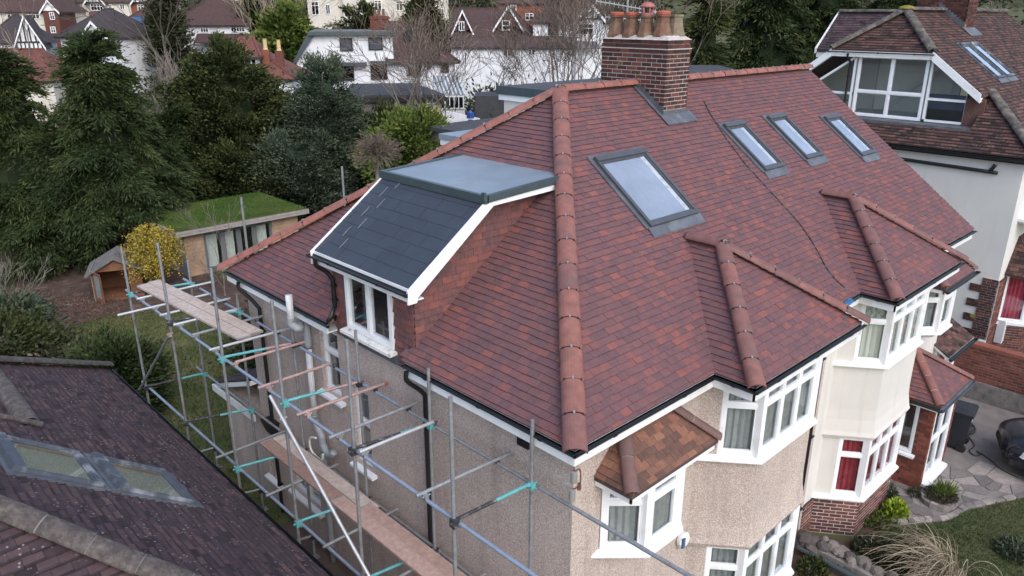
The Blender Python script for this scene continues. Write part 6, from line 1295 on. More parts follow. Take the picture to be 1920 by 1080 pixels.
    P = C[:, None]+sz[:, None, None]*(O[:, None]*along+S[:, None]*e[..., 1:2]+U[:, None]*(e[..., 2:3]-droop*along*along))
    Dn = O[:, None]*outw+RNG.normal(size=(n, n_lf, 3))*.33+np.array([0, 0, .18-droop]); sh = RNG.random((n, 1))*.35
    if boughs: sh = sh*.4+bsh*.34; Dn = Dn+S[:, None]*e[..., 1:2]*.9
    tc = np.clip(.34+.22*e[..., 2]/flat*.6+.14*along[..., 0]+sh-.2+.22*RNG.random((n, n_lf)), 0, 1)  # leaves painted lighter on top of each cluster, darker beneath, to mimic daylight
    P = P.reshape(-1, 3); Dn = Dn.reshape(-1, 3); P[:, 2] = np.maximum(P[:, 2], base.z+.03)
    q = leaves(P, Dn, lf[0]*(.6+.8*RNG.random(len(P))), lf[1]*(.7+.6*RNG.random(len(P))))
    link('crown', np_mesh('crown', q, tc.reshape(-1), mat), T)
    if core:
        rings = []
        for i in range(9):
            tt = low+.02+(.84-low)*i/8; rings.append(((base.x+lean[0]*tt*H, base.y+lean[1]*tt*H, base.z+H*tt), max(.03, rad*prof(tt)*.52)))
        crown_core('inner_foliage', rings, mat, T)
    return T
cone = lambda t: max(0, (1-t))**.75*min(1, .55+t*3)
dome = lambda t: math.sqrt(max(0, 1-(2*t-1)**2))**.8 if 0 <= t <= 1 else 0
egg = lambda t: (math.sin(math.pi*min(1, (t*.94+.06))**.8))**.75
col_ = lambda t: min(1, .6+t*1.5)*(1-max(0, t-.45)/.55)**.7
def topz(px, py, s): return ats(px, py, s).z
gC = 'conifers along the back of the garden'
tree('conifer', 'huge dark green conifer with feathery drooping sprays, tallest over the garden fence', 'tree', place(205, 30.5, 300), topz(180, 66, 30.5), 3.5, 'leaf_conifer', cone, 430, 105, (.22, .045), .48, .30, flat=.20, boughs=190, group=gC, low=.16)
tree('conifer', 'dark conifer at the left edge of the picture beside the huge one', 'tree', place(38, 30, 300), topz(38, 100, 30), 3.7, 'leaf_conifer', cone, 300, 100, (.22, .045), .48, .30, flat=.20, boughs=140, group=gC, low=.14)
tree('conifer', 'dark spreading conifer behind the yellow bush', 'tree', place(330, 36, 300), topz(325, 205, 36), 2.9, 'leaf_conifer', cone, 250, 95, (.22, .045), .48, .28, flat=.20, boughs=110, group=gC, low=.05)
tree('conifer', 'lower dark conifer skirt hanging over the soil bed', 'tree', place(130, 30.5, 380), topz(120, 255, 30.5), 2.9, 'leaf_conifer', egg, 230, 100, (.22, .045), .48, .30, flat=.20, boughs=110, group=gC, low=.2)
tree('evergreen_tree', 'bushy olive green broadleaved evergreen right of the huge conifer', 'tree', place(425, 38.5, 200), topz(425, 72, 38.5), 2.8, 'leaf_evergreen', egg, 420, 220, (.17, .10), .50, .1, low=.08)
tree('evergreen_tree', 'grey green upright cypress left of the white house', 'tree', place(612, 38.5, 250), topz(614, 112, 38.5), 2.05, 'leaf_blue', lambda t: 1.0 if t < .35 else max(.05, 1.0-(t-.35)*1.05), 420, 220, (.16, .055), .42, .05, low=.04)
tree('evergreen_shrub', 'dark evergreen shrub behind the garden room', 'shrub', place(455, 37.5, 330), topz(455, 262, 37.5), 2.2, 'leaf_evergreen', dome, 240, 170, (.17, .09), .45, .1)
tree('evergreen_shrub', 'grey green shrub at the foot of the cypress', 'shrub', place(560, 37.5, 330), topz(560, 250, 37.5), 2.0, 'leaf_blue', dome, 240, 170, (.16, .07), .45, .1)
tree('laurel_bush', 'bright green laurel beyond the grey dormer', 'shrub', place(775, 37, 250), topz(770, 214, 37), 1.7, 'leaf_bright', dome, 220, 150, (.22, .10), .42, .1)
tree('laurel_bush', 'small mid green laurel beside the yellow boarded shed', 'shrub', place(715, 40, 215), topz(715, 206, 40), 1.3, 'leaf_evergreen', dome, 150, 120, (.22, .10), .42, .1)
gD = 'dark conifers behind the ridge'
for px, s, tp, rd_, lab, mt in ((1325, 42, -40, 2.6, 'greener conifer immediately right of the chimney', 'leaf_evergreen'), (1430, 46, -160, 4.2, 'dark conifer in the middle of the gap between the roofs', 'leaf_conifer'), (1545, 48, -160, 4.0, 'dark conifer behind the glazed gable house', 'leaf_conifer'), (1660, 52, -140, 3.8, 'dark conifer rising above the ridge of the glazed gable house', 'leaf_conifer')):
    tree('conifer', lab, 'tree', place(px, s, 60), topz(px, tp, s), rd_, mt, cone, 260, 55, (.34, .08), .62, .30, flat=.20, boughs=95, group=gD, low=.1)
tree('ivy_tree', 'yellow green ivy clad tree above the red roofed house', 'tree', place(540, 78, 60), topz(540, 8, 78), 3.3, 'leaf_bright', egg, 200, 120, (.5, .28), .8, .1)
tree('conifer', 'narrow dark conifer behind the white house roof', 'tree', place(795, 90, 30), topz(795, -40, 90), 3.2, 'leaf_evergreen', cone, 200, 110, (.5, .2), .8, .2)
tree('evergreen_shrub', 'rounded clipped dark bush in front of the cream villa', 'shrub', place(675, 100, 30), topz(675, 10, 100), 2.6, 'leaf_evergreen', dome, 160, 90, (.4, .2), .6, .1)
tree('conifer', 'dark tree between the far roofs and the ivy clad tree', 'tree', place(482, 100, 30), topz(485, -30, 100), 2.3, 'leaf_conifer', egg, 240, 110, (.55, .25), 1.0, .2)
tree('conifer', 'brown tinged columnar conifer left of the big hipped roof', 'tree', place(315, 88, 60), topz(312, -60, 88), 1.5, 'leaf_dull', col_, 180, 110, (.5, .16), .7, .1)
tree('garden_shrub', 'dark evergreen shrub beside the eaves of the low house', 'shrub', atz(225, 770, G), G+1.7, .85, 'leaf_conifer', dome, 170, 150, (.13, .05), .30, .1)
tree('garden_shrub', 'tall thin dark shrub at the lawn edge behind the low roof', 'shrub', atz(205, 730, G), G+1.5, .45, 'leaf_conifer', col_, 90, 120, (.13, .05), .26, .1)
gS = 'mixed shrubs behind the low roof'
for px, py, h_, r_, mt, lab in ((5, 715, 1.5, 1.2, 'leaf_evergreen', 'mixed green shrub at the left edge behind the low roof'), (75, 712, 1.0, .9, 'leaf_dull', 'greyish flowering shrub behind the low roof, second from the left edge'), (135, 722, .8, .9, 'leaf_dull', 'brownish low shrub in the middle of the bed behind the low roof'), (15, 645, 1.2, .9, 'leaf_blue', 'blue green shrub in front of the soil bed')):
    tree('garden_shrub', lab, 'shrub', atz(px, py, G), G+h_, r_, mt, dome, 170, 130, (.15, .07), .36, .05, group=gS, core=False)
# forsythia: arching stems set with flowers
def forsythia():
    b = atz(300, 548, G); T = thing('forsythia_bush', b, 'bright yellow flowering bush between playhouse and garden room', 'shrub'); m = MB(); P = []; Dn = []
    for i in range(130):
        a = random.uniform(0, 6.28); r = random.uniform(.15, .95); h = random.uniform(1.1, 2.6)*(1-.25*(r/1.2)**2); pts = [b+V((.1*math.cos(a), .1*math.sin(a), 0)), b+V((r*.5*math.cos(a), r*.5*math.sin(a), h*.75)), b+V((r*.95*math.cos(a), r*.95*math.sin(a), h)), b+V((r*1.25*math.cos(a), r*1.25*math.sin(a), h*.72))]
        sp = smooth_path(pts, 6); m.path(sp, [.012-.009*k/len(sp) for k in range(len(sp))], 4)
        for q in sp[4:]:
            for _ in range(6): P.append(q+V((random.gauss(0, .075), random.gauss(0, .075), random.gauss(0, .075)))); Dn.append((random.gauss(0, 1), random.gauss(0, 1), random.gauss(0, 1)))
    m.build('stem', 'twig', T); P = np.array(P); q = leaves(P, np.array(Dn), .075, .05); link('flowers', np_mesh('flowers', q, RNG.random(len(P)), 'leaf_yellow'), T, kind='stuff')
forsythia()
# bare trees: recursive limbs
def bare(name, label, base, H, seed, mat='bark', twig='twig', spread=.55, depth=6, r0=.16, stems=1, group=None, up=.35, kids=(2, 3), cat='tree', split0=.35, tw=.015):
    rr = random.Random(seed); T = thing(name, base, label, cat, group); base = V(base); cur = {}
    def grow(p, d, L, r, k):
        n = 3; pts = [p]; q = p; dd = d.copy()
        for i in range(n):
            dd = (dd+V((rr.gauss(0, .13), rr.gauss(0, .13), rr.gauss(0, .08)+up*.10))).normalized(); q = q+dd*(L/n); pts.append(q)
        r1 = max(tw, r*.68); cur['big' if k > depth-3 or depth < 6 else 'small'].path(pts, [r+(r1-r)*i/n for i in range(n+1)], 7 if k > depth-2 else 4 if k > 1 else 3, cap=False)
        if k <= 0: return
        c = rr.randint(*kids)
        for i in range(c):
            a = rr.uniform(0, 6.28); s = spread*rr.uniform(.6, 1.25); x = dd.orthogonal().normalized(); y = dd.cross(x); nd = (dd+(x*math.cos(a)+y*math.sin(a))*s+V((0, 0, up*.3))).normalized()
            grow(pts[-1] if i < 2 else pts[rr.randint(1, 2)], nd, L*rr.uniform(.66, .86), r1*rr.uniform(.62, .82), k-1)
    for s in range(stems):
        cur['big'], cur['small'] = MB(), MB(); a = rr.uniform(0, 6.28); d = V((math.cos(a)*.3, math.sin(a)*.3, 1)) if stems > 1 else V((rr.gauss(0, .05), rr.gauss(0, .05), 1)); grow(base-V((0, 0, .1)), d.normalized(), H*split0, r0*(1 if stems == 1 else .7), depth)
        t = cur['big'].build('trunk', mat, T, smooth=True)
        if cur['small'].f: cur['small'].build('branches', twig, t, kind='stuff')
    return T
gB = 'leafless trees among the far houses'
def hpx(px, py0, py1, s): return abs(py1-py0)*s/FPX
for i, (px, s, top, lab, kw) in enumerate((
    (335, 60, -70, 'tall leafless tree with dark forked trunk in front of the far brown hipped roof', dict(r0=.24, depth=7, spread=.5, bark='bark', twig='bark')),
    (62, 62, 5, 'leafless tree with pale trunk at the far left before the half timbered gable', dict(r0=.24, depth=6)),
    (762, 48, 40, 'wide leafless multi stemmed tree in front of the white house', dict(r0=.17, depth=6, stems=3, spread=.6)),
    (845, 46, 90, 'crooked leafless tree at the right end of the white house', dict(r0=.14, depth=6, stems=2, spread=.6)),
    (935, 56, 60, 'small leafless tree before the long white bungalow', dict(r0=.14, depth=6, stems=2, spread=.65)),
    (1045, 52, -10, 'dense leafless multi stemmed tree left of the chimney', dict(r0=.16, depth=6, stems=5, spread=.42)),
    (1088, 50, -20, 'tall thin leafless tree partly behind the chimney pots', dict(r0=.14, depth=6, stems=3, spread=.4)),
    (1240, 40, -40, 'pale leafless tree rising behind the chimney', dict(r0=.12, depth=6, stems=2, spread=.5)),
    (505, 88, -30, 'pale feathery leafless tree behind the ivy clad tree', dict(r0=.25, depth=6, stems=4, spread=.35, twig='straw')),
    (1740, 62, -40, 'leafless tree above the ridge of the glazed gable house', dict(r0=.2, depth=6, stems=3)),
    (300, 46, 128, 'pale twiggy willow like tree between conifer and evergreen', dict(r0=.07, depth=5, stems=4, spread=.3, up=.6, tw=.01)),
    (840, 100, -40, 'leafless tree on the slope beside the cream villa', dict(r0=.3, depth=6, spread=.5)))):
    b = place(px, s, 150); bk = kw.pop('bark', 'bark_pale'); bare('bare_tree', lab, b, topz(px, top, s)-b.z, 100+i, mat=bk, group=gB, **kw)
# clipped leafless ball-headed tree by the dormer
def ball():
    b = place(706, 31, 300); c = ats(708, 278, 31); T = thing('round_headed_tree', b, 'round headed twiggy brown tree behind the grey dormer', 'tree'); m = MB(); m.path([b, V((b.x, b.y, c.z-.5)), V((b.x, b.y, c.z-.1))], [.10, .08, .06], 8); m.build('trunk', 'bark_pale', T)
    t = MB(); c = V((b.x, b.y, c.z-.25)); rr = random.Random(9)
    for i in range(70):
        d = V((rr.gauss(0, 1), rr.gauss(0, 1), rr.gauss(.45, .8))).normalized(); L = rr.uniform(.55, .8)*(1.1 if abs(d.z) < .5 else .9); p = c+d*L*.55+V((0, 0, .08)); e = c+d*L+V((rr.gauss(0, .08), rr.gauss(0, .08), rr.gauss(.05, .06))); t.path([c, p, e], [.022, .015, .009], 4, cap=False)
        for k in range(11):
            f = (d+V((rr.gauss(0, .55), rr.gauss(0, .55), rr.gauss(.05, .5)))).normalized(); s0 = p+(e-p)*rr.random(); l = rr.uniform(.3, .62); q = s0+f*l*.6+V((0, 0, .03)); t.path([s0, q, s0+f*l+V((rr.gauss(0, .05), rr.gauss(0, .05), rr.uniform(-.10, .02)))], [.008, .006, .004], 3, cap=False)
    t.build('twigs', 'twig', T, kind='stuff')
ball()
bare('bare_shrub', 'bare pale stemmed shrub at the left edge above the low roof', atz(2, 630, G), 1.7, 55, mat='bark_pale', twig='straw', r0=.035, depth=4, stems=6, spread=.5, cat='shrub', split0=.5, tw=.006)
bare('bare_sapling', 'thin leafless sapling in front of the garden room', atz(422, 555, G), 3.0, 77, mat='bark_pale', twig='straw', r0=.03, depth=5, stems=1, spread=.5, tw=.005)
bare('bare_shrub', 'dark twiggy shrub beside the garden room step', atz(400, 540, G), .8, 78, r0=.02, depth=4, stems=5, spread=.6, cat='shrub', twig='twig_red', tw=.005)
tree('garden_shrub', 'green climbing shrub between the back corner of the house and the fence', 'shrub', V((3.6, 13.2, G)), G+2.6, 1.3, 'leaf_dull', dome, 170, 120, (.13, .06), .36, .05, core=False)
# dry flower stalks in the front garden
def stalks():
    b = atz(1775, 1095, G); T = thing('dry_stalk_clump', b, 'sprawling clump of dry straw coloured stems in the front garden', 'plant'); m = MB()
    for i in range(170):
        a = random.gauss(2.35, .75); r = random.uniform(.4, 1.15); h = random.uniform(.25, .85); o = b+V((random.gauss(0, .12), random.gauss(0, .12), 0)); d = V((math.cos(a), math.sin(a), 0)); s = V((-d.y, d.x, 0))*random.gauss(0, .15)
        sp = smooth_path([o, o+d*r*.35+V((0, 0, h*.8))+s*.4, o+d*r*.8+V((0, 0, h*.9))+s, o+d*r*1.15+V((0, 0, h*.55))+s*1.5], 4); m.path(sp, [.008*(1-.7*k/len(sp)) for k in range(len(sp))], 4, cap=False)
        if i % 3 == 0:
            q = sp[len(sp)//2]; m.path([q, q+V((random.gauss(0, .1), random.gauss(0, .1), .15))], [.004, .002], 3, cap=False)
    m.build('stems', 'straw', T, kind='stuff')
stalks()
def clump(label, cat, c, r, h, n, mat, lf, name='plant', tilt=.5):
    c = V(c); T = thing(name, c, label, cat); a = RNG.uniform(0, 6.28, n); q = r*np.sqrt(RNG.random(n)); P = np.stack([c.x+q*np.cos(a), c.y+q*np.sin(a), c.z+h*RNG.random(n)*np.sqrt(np.clip(1-(q/r)**2, 0, 1))], 1)
    Dn = np.stack([np.cos(a)*tilt, np.sin(a)*tilt, np.ones(n)], 1)+RNG.normal(size=(n, 3))*.4; link('leaves', np_mesh('leaves', leaves(P, Dn, lf[0]*(.6+.8*RNG.random(n)), lf[1]), RNG.random(n), mat), T, kind='stuff')
clump('lime green leafy plant against the brick bay base', 'plant', atz(1678, 965, G), .22, .32, 700, 'leaf_lime', (.09, .045))
clump('blue green plant squeezed between bay base and lime green plant', 'plant', atz(1666, 940, G), .16, .40, 500, 'leaf_blue', (.08, .03))
clump('purple heather filling the round planter', 'plant', (10.2, -1.2, G+.10), .32, .14, 1500, 'leaf_dull', (.06, .015))
clump('tuft of daffodil leaves in the round planter', 'plant', (10.32, -1.25, G+.10), .15, .10, 160, 'leaf_bright', (.30, .02), tilt=.35)
clump('low green weeds along the foot of the brick bay', 'plant', (8.6, -.62, G), .35, .10, 700, 'leaf_bright', (.08, .03))
clump('ragged dull green plant beside the rubble wall', 'plant', (7.5, -.95, G), .38, .30, 900, 'leaf_dull', (.10, .04))
clump('ground hugging green plant under the dry stems', 'plant', (7.75, -1.45, G), .45, .32, 1200, 'leaf_dull', (.10, .04))
clump('dark green plant at the bottom right corner', 'plant', atz(1900, 1040, G), .3, .30, 700, 'leaf_blue', (.09, .04))
clump('small green plant at the foot of the cream house downpipe', 'plant', (6.2, -.4, G), .25, .3, 500, 'leaf_evergreen', (.10, .04))
clump('small bushy plant beside the porch corner', 'plant', atz(1715, 930, G), .14, .2, 260, 'leaf_dull', (.07, .02))
# grass
def grass(name, label, poly, n, z, h, mat='grass_blade'):
    poly = [(float(a), float(b)) for a, b in poly]; xs = [p[0] for p in poly]; ys = [p[1] for p in poly]; P = np.stack([RNG.uniform(min(xs), max(xs), n), RNG.uniform(min(ys), max(ys), n)], 1); inn = np.zeros(n, bool)
    for i in range(len(poly)):
        (x1, y1), (x2, y2) = poly[i], poly[i-1]
        if y1 == y2: continue
        c = ((y1 > P[:, 1]) != (y2 > P[:, 1])) & (P[:, 0] < (x2-x1)*(P[:, 1]-y1)/(y2-y1)+x1); inn ^= c
    P = P[inn]; k = len(P); P3 = np.concatenate([P, np.full((k, 1), z)], 1); f = np.sin(P[:, 0]*1.7+np.sin(P[:, 1]*1.3)*2)*np.sin(P[:, 1]*1.1+1)
    Dn = RNG.normal(size=(k, 3))*.45; Dn[:, 2] = .8; o = link(name, np_mesh(name, leaves(P3, Dn, h*(.5+RNG.random(k)), h*.22), np.clip(.45+.25*f+.3*RNG.normal(size=k)*.6, 0, 1), mat), None, kind='stuff'); o['label'] = label; o['category'] = 'grass'
grass('back_grass', 'patchy grass of the back lawn behind the scaffold', [(-8, 7.6), (.1, 7.6), (.2, 10.4), (6, 10.4), (4.2, 17.2), (3.4, 20.2), (1.2, 21.6), (-1.2, 20.8), (-4.5, 23.2), (-8, 22)], 90000, G+.004, .09)
grass('front_grass', 'mossy grass of the front lawn below the crazy paving', [(6.9, -.85), (8.55, -.9), (9.0, -1.2), (9.6, -1.58), (10.2, -1.72), (12.0, -2.6), (12, -6), (5, -6), (5.5, -2.2)], 70000, G+.012, .05, 'grass_dark')
grass('sedum_turf', 'short green turf on the garden room roof', [(gx0-.3, gy-.3), (gx1+.3, gy-.3), (gx1+.3, gy+3.8), (gx0-.3, gy+3.8)], 40000, gzt+.21, .06, 'sedum_blade')
# ================================================================ houses on the hillside
RC = {}
for nm, c in (('bg_roof_brown', (0.075, 0.042, 0.040)), ('bg_roof_red', (0.155, 0.058, 0.047)), ('bg_roof_dark', (0.050, 0.040, 0.043)), ('bg_roof_grey', (0.13, 0.135, 0.15))):
    m_, t_, b_ = new_mat(nm); w_ = N(t_, 'TexWave'); w_.wave_type = 'BANDS'; w_.bands_direction = 'Z'; w_.inputs['Scale'].default_value = 2.6; w_.inputs['Distortion'].default_value = .6; w_.inputs['Detail'].default_value = 2; t_.links.new(geo_pos(t_), w_.inputs['Vector'])
    c1 = ramp(t_, [(0.3, tuple(x*.7 for x in c)), (0.7, tuple(x*1.3 for x in c))], noise(t_, 3.0, 6, .7)).outputs[0]; c2 = mix(t_, c1, tuple(x*.6 for x in c), ramp(t_, [(0, (1,)*3), (.22, (0,)*3)], w_.outputs['Fac']).outputs[0]); t_.links.new(c2, b_.inputs['Base Color']); b_.inputs['Roughness'].default_value = .9
class House:
    """far house: facade plane at view depth s, turned by yaw; photo pixels locate openings on that plane"""
    def __init__(s, label, px, depth, yaw=0.0, wallmat='bg_white', name='house', py=60):
        c = ats(px, py, depth); s.n = (Matrix.Rotation(yaw, 3, 'Z') @ -HF); s.u = V((0, 0, 1)).cross(s.n); s.o = V((c.x, c.y, 0)); s.w = wallmat; s.zg = hill(c.x, c.y)-1.2
        s.F = (s.o, s.u, V((0, 0, 1)), s.n); s.T = thing(name, (c.x, c.y, hill(c.x, c.y)), label, 'house', 'houses on the hillside'); s.groups = {}
    def p2(s, px, py, off=0.0):
        p = at(px, py, s.n, s.n.dot(s.o)+off); return (p-s.o).dot(s.u), p.z
    def P(s, a, b, c): return s.o+s.u*a+V((0, 0, b))-s.n*c
    def body(s, x0, x1, ye, d, fwd=0.0, mat=None, zb=None, name='wall'):
        a0, z = s.p2(x0, ye); a1, _ = s.p2(x1, ye); m = MB(); m.boxf(s.F, a0, a1, s.zg if zb is None else zb, z, -d, fwd); m.build(name, mat or s.w, s.T); return a0, a1, z
    def hip(s, a0, a1, z, d, rise, mat, ov=.4, hl=1.0, hr=1.0, fwd=0.0, gable=False, name='roof'):
        A0, A1, c0, c1 = a0-ov, a1+ov, -ov-fwd, d+ov; h = (c1-c0)/2; l, r = h*hl, h*hr; m = MB(); z -= .05
        if A0+l > A1-r: k = (A1-A0)/(l+r); l *= k; r *= k*.999
        p = [s.P(A0, z, c0), s.P(A1, z, c0), s.P(A1, z, c1), s.P(A0, z, c1), s.P(A0+l, z+rise, c0+h), s.P(A1-r, z+rise, c0+h)]
        for f in ((0, 1, 5, 4), (1, 2, 5), (2, 3, 4, 5), (3, 0, 4)): m.face([p[i] for i in f])
        m.face([p[3], p[2], p[1], p[0]]); R = m.build(name, mat, s.T)
        e = MB(); e.boxf(s.F, A0, A1, z-.18, z-.02, -(c0)-.03, -(c0)); e.build('eaves_board', 'timber_black', s.T); rt = MB()
        rt.path([p[4], p[5]], .12, 6)
        for i, j in ((0, 4), (1, 5)): rt.path([p[i], p[j]], .11, 6)
        rt.build('ridge', mat, R); return R, p
    def gable(s, a0, a1, z, rise, d, roofmat, wallmat=None, fwd=0.0, ov=.35, barge='white_upvc', timber=False, back=None):
        """gable facing us"""
        am = (a0+a1)/2; m = MB(); m.prism([s.P(a0, z-.02, -fwd), s.P(a1, z-.02, -fwd), s.P(am, z+rise, -fwd)], -s.n*d); m.build('gable_wall', wallmat or s.w, s.T)
        r = MB(); k = rise/((a1-a0)/2); zz = z-ov*k
        for q in (a0-ov, a1+ov): r.prism([s.P(q, zz+.06, -fwd-.3), s.P(am, z+rise+.06, -fwd-.3), s.P(am, z+rise+.22, -fwd-.3), s.P(q, zz+.22, -fwd-.3)], -s.n*(d+.3))
        r.build('gable_roof', roofmat, s.T)
        b = MB()
        for q in (a0-ov, a1+ov): b.prism([s.P(q, zz-.12, -fwd-.36), s.P(am, z+rise-.12, -fwd-.36), s.P(am, z+rise+.2, -fwd-.36), s.P(q, zz+.2, -fwd-.36)], -s.n*.05)
        b.build('barge_board', barge, s.T)
        if timber:
            n_ = 5
            for i in range(1, n_):
                a = a0+(a1-a0)*i/n_; hh = z+rise*(1-abs(a-am)/((a1-a0)/2)); t = MB(); t.boxf(s.F, a-.07, a+.07, z, hh-.1, fwd+.0, fwd+.05); t.build('timber', 'timber_black', s.T)
            t = MB(); t.boxf(s.F, a0, a1, z-.05, z+.12, fwd, fwd+.06); t.build('timber', 'timber_black', s.T)
    def win(s, x0, y0, x1, y1, cols=2, top=.3, fr='white_upvc', off=.0, curtain=None):
        a0, b1 = s.p2(x0, y0, off); a1, b0 = s.p2(x1, y1, off); w = window(s.T, s.F, a0, a1, b0, b1, cols=cols, top=top, frame_mat=fr, c=.10+off, dep=.16, fw=.09, sash=False, gl='glass_far', mull=.07)
        bk = MB(); bk.boxf(s.F, a0+.05, a1-.05, b0+.05, b1-.05, off-.04, off+.012); bk.build('dark_room_panel', 'glass_dark_trim', w); return a0, a1, b0, b1  # dark panel behind the panes stands in for the unlit room
    def chimney(s, px, py0, py1, w=.9, d=.9, back=3.0, mat='brick_red', pots=2, potmat='terracotta_pot'):
        a, z0 = s.p2(px, py1); _, z1 = s.p2(px, py0); m = MB(); m.boxf(s.F, a-w/2, a+w/2, z0-1.5, z1, -back-d, -back); m.boxf(s.F, a-w/2-.06, a+w/2+.06, z1-.25, z1-.1, -back-d-.06, -back+.06); C = m.build('chimney', mat, s.T)
        for i in range(pots):
            p = MB(); p.lathe(s.P(a+(i-(pots-1)/2)*.35, z1, back+d/2), [(.16, 0), (.12, .1), (.11, .5), (.14, .55)], 10); p.build('chimney_pot', potmat, C)
    def bay(s, x0, x1, y0, y1, cols=4, depth=.8, roof=None, rp=None, spandrel=None):
        a0, b1 = s.p2(x0, y0); a1, b0 = s.p2(x1, y1); m = MB(); m.boxf(s.F, a0, a1, b0-1.0 if spandrel is None else spandrel, b0, 0, depth); m.boxf(s.F, a0, a1, b1, b1+.2, 0, depth); m.build('bay', s.w, s.T)
        window(s.T, s.F, a0, a1, b0, b1, cols=cols, top=.3, c=depth, dep=.14, fw=.09, sash=False, gl='glass_far', mull=.08); k = MB(); k.boxf(s.F, a0+.06, a1-.06, b0, b1, -.02, depth-.3); k.build('dark_room_panel', 'glass_dark_trim', s.T)  # dark block inside the bay painted as its unlit interior
        if roof:
            r = MB(); r.mesh8([s.P(a0-.3, b1+.2, 0), s.P(a1+.3, b1+.2, 0), s.P(a1+.3, b1+.2, -depth-.3), s.P(a0-.3, b1+.2, -depth-.3), s.P(a0+.3, b1+1.1, 0), s.P(a1-.3, b1+1.1, 0), s.P(a1-.3, b1+1.1, -.05), s.P(a0+.3, b1+1.1, -.05)][0:4]+[s.P(a0+.3, b1+1.1, 0), s.P(a1-.3, b1+1.1, 0), s.P(a1-.3, b1+1.1, -.05), s.P(a0+.3, b1+1.1, -.05)]); r.build('bay_roof', roof, s.T)
# white remodelled house with dark windows
h = House('white house with dark framed windows, flat topped dormer and brown tiled right half', 700, 62, .18, 'bg_white', py=150)
a0, a1, z = h.body(556, 852, 116, 8.5); R_, p_ = h.hip(h.p2(735, 116)[0], a1, z, 8.5, 3.0, 'bg_roof_brown', hl=.02, hr=.9)
da, dz = h.p2(578, 60); db_, _ = h.p2(736, 66); m = MB(); m.boxf(h.F, h.p2(616, 100)[0], db_, z-.02, dz-.25, -6.0, .02); m.prism([h.P(a0, z, -.02), h.P(h.p2(616, 100)[0], z, -.02), h.P(h.p2(616, 100)[0], dz-.25, -.02), h.P(h.p2(585, 70)[0], dz-.1, -.02)], -h.n*8.5); m.build('dormer', 'bg_white', h.T)
m = MB(); m.boxf(h.F, h.p2(578, 60)[0], db_+.2, dz-.25, dz, -7, .5); m.prism([h.P(a0-.3, z-.1, -.3), h.P(a0+.0, z-.1, -.3), h.P(h.p2(590, 60)[0], dz-.2, -.3), h.P(h.p2(578, 60)[0], dz, -.3)], -h.n*8.8); m.build('dark_verge', 'grp_trim', h.T); m = MB(); m.boxf(h.F, h.p2(580, 60)[0], db_, dz, dz+.08, -6.9, .3); m.build('dormer_roof', 'bg_roof_grey', h.T)
for q in ((636, 71, 662, 96), (690, 70, 718, 94), (638, 124, 665, 151), (694, 121, 727, 149), (764, 124, 790, 142), (826, 120, 842, 136)): h.win(*q, cols=1, top=0, fr='timber_black')
for q in ((628, 117, 688, 123), (694, 114, 738, 120)):
    A0, zz = h.p2(q[0], q[1]); A1, z2 = h.p2(q[2], q[3]); m = MB(); m.boxf(h.F, A0, A1, z2, zz, 0, .5); m.build('window_hood', 'grp_trim', h.T)
h.chimney(715, 30, 65, 1.6, 1.0, 4, pots=3)
m = MB(); q = h.p2(760, 62); F_ = (h.P(q[0], z+1.9, 2.2), h.u, (V((0, 0, .62))-h.n*.78).normalized(), None); n_ = F_[1].cross(F_[2]); m.boxf((F_[0], F_[1], F_[2], n_), 0, .8, -.6, .6, .0, .12); m.build('roof_window', 'car_glass', h.T)
# its rear extension and conservatory
h = House('grey felted lean-to extension with pale boards below the white house', 740, 52, .18, 'concrete', py=200); a0, a1, z = h.body(655, 828, 183, 5, name='wall'); m = MB(); m.prism([h.P(a0-.3, z, -.3), h.P(a1+.2, z, -.3), h.P(a1-1.5, z+.35, 5), h.P(a0, z+.35, 5)], (0, 0, .15)); m.build('roof', 'flat_roof_dark', h.T); m = MB(); m.boxf(h.F, a0-.3, a1+.3, z-.3, z, .25, .32); m.build('eaves_board', 'timber_black', h.T)
h.win(798, 185, 816, 195, 2, 0); 
b0_, bz = h.p2(797, 197); b1_, bz2 = h.p2(826, 228)
for i in range(6): m = MB(); m.boxf(h.F, b0_, b1_, bz-(i+1)*.17, bz-i*.17-.012, .0, .06); m.build('yellow_board', 'yellow_board', h.T)
m = MB(); q0, qz = h.p2(655, 198); m.boxf(h.F, q0, b0_, bz-3, bz-.0, .0, .04); m.build('stone_patch', 'stone', h.T)
h = House('small white conservatory with glazed roof beside the white house', 848, 58, .18, 'white_paint', py=190, name='conservatory'); a0, a1, z = h.body(822, 872, 205, 3.0); q0, qz = h.p2(822, 178); k0 = h.win(824, 180, 870, 204, 5, 0)
m = MB()
for i in range(8): a = a0+(a1-a0)*i/7; m.path([h.P(a, qz, -.1), h.P(a-.2, qz+1.2, 3)], .06, 4)
m.build('glazing_bar', 'white_upvc', h.T); m = MB(); m.prism([h.P(a0, qz-.05, 0), h.P(a1, qz-.05, 0), h.P(a1-.2, qz+1.15, 3), h.P(a0-.2, qz+1.15, 3)], (0, 0, .03)); m.build('glass_roof', 'glass_far', h.T)
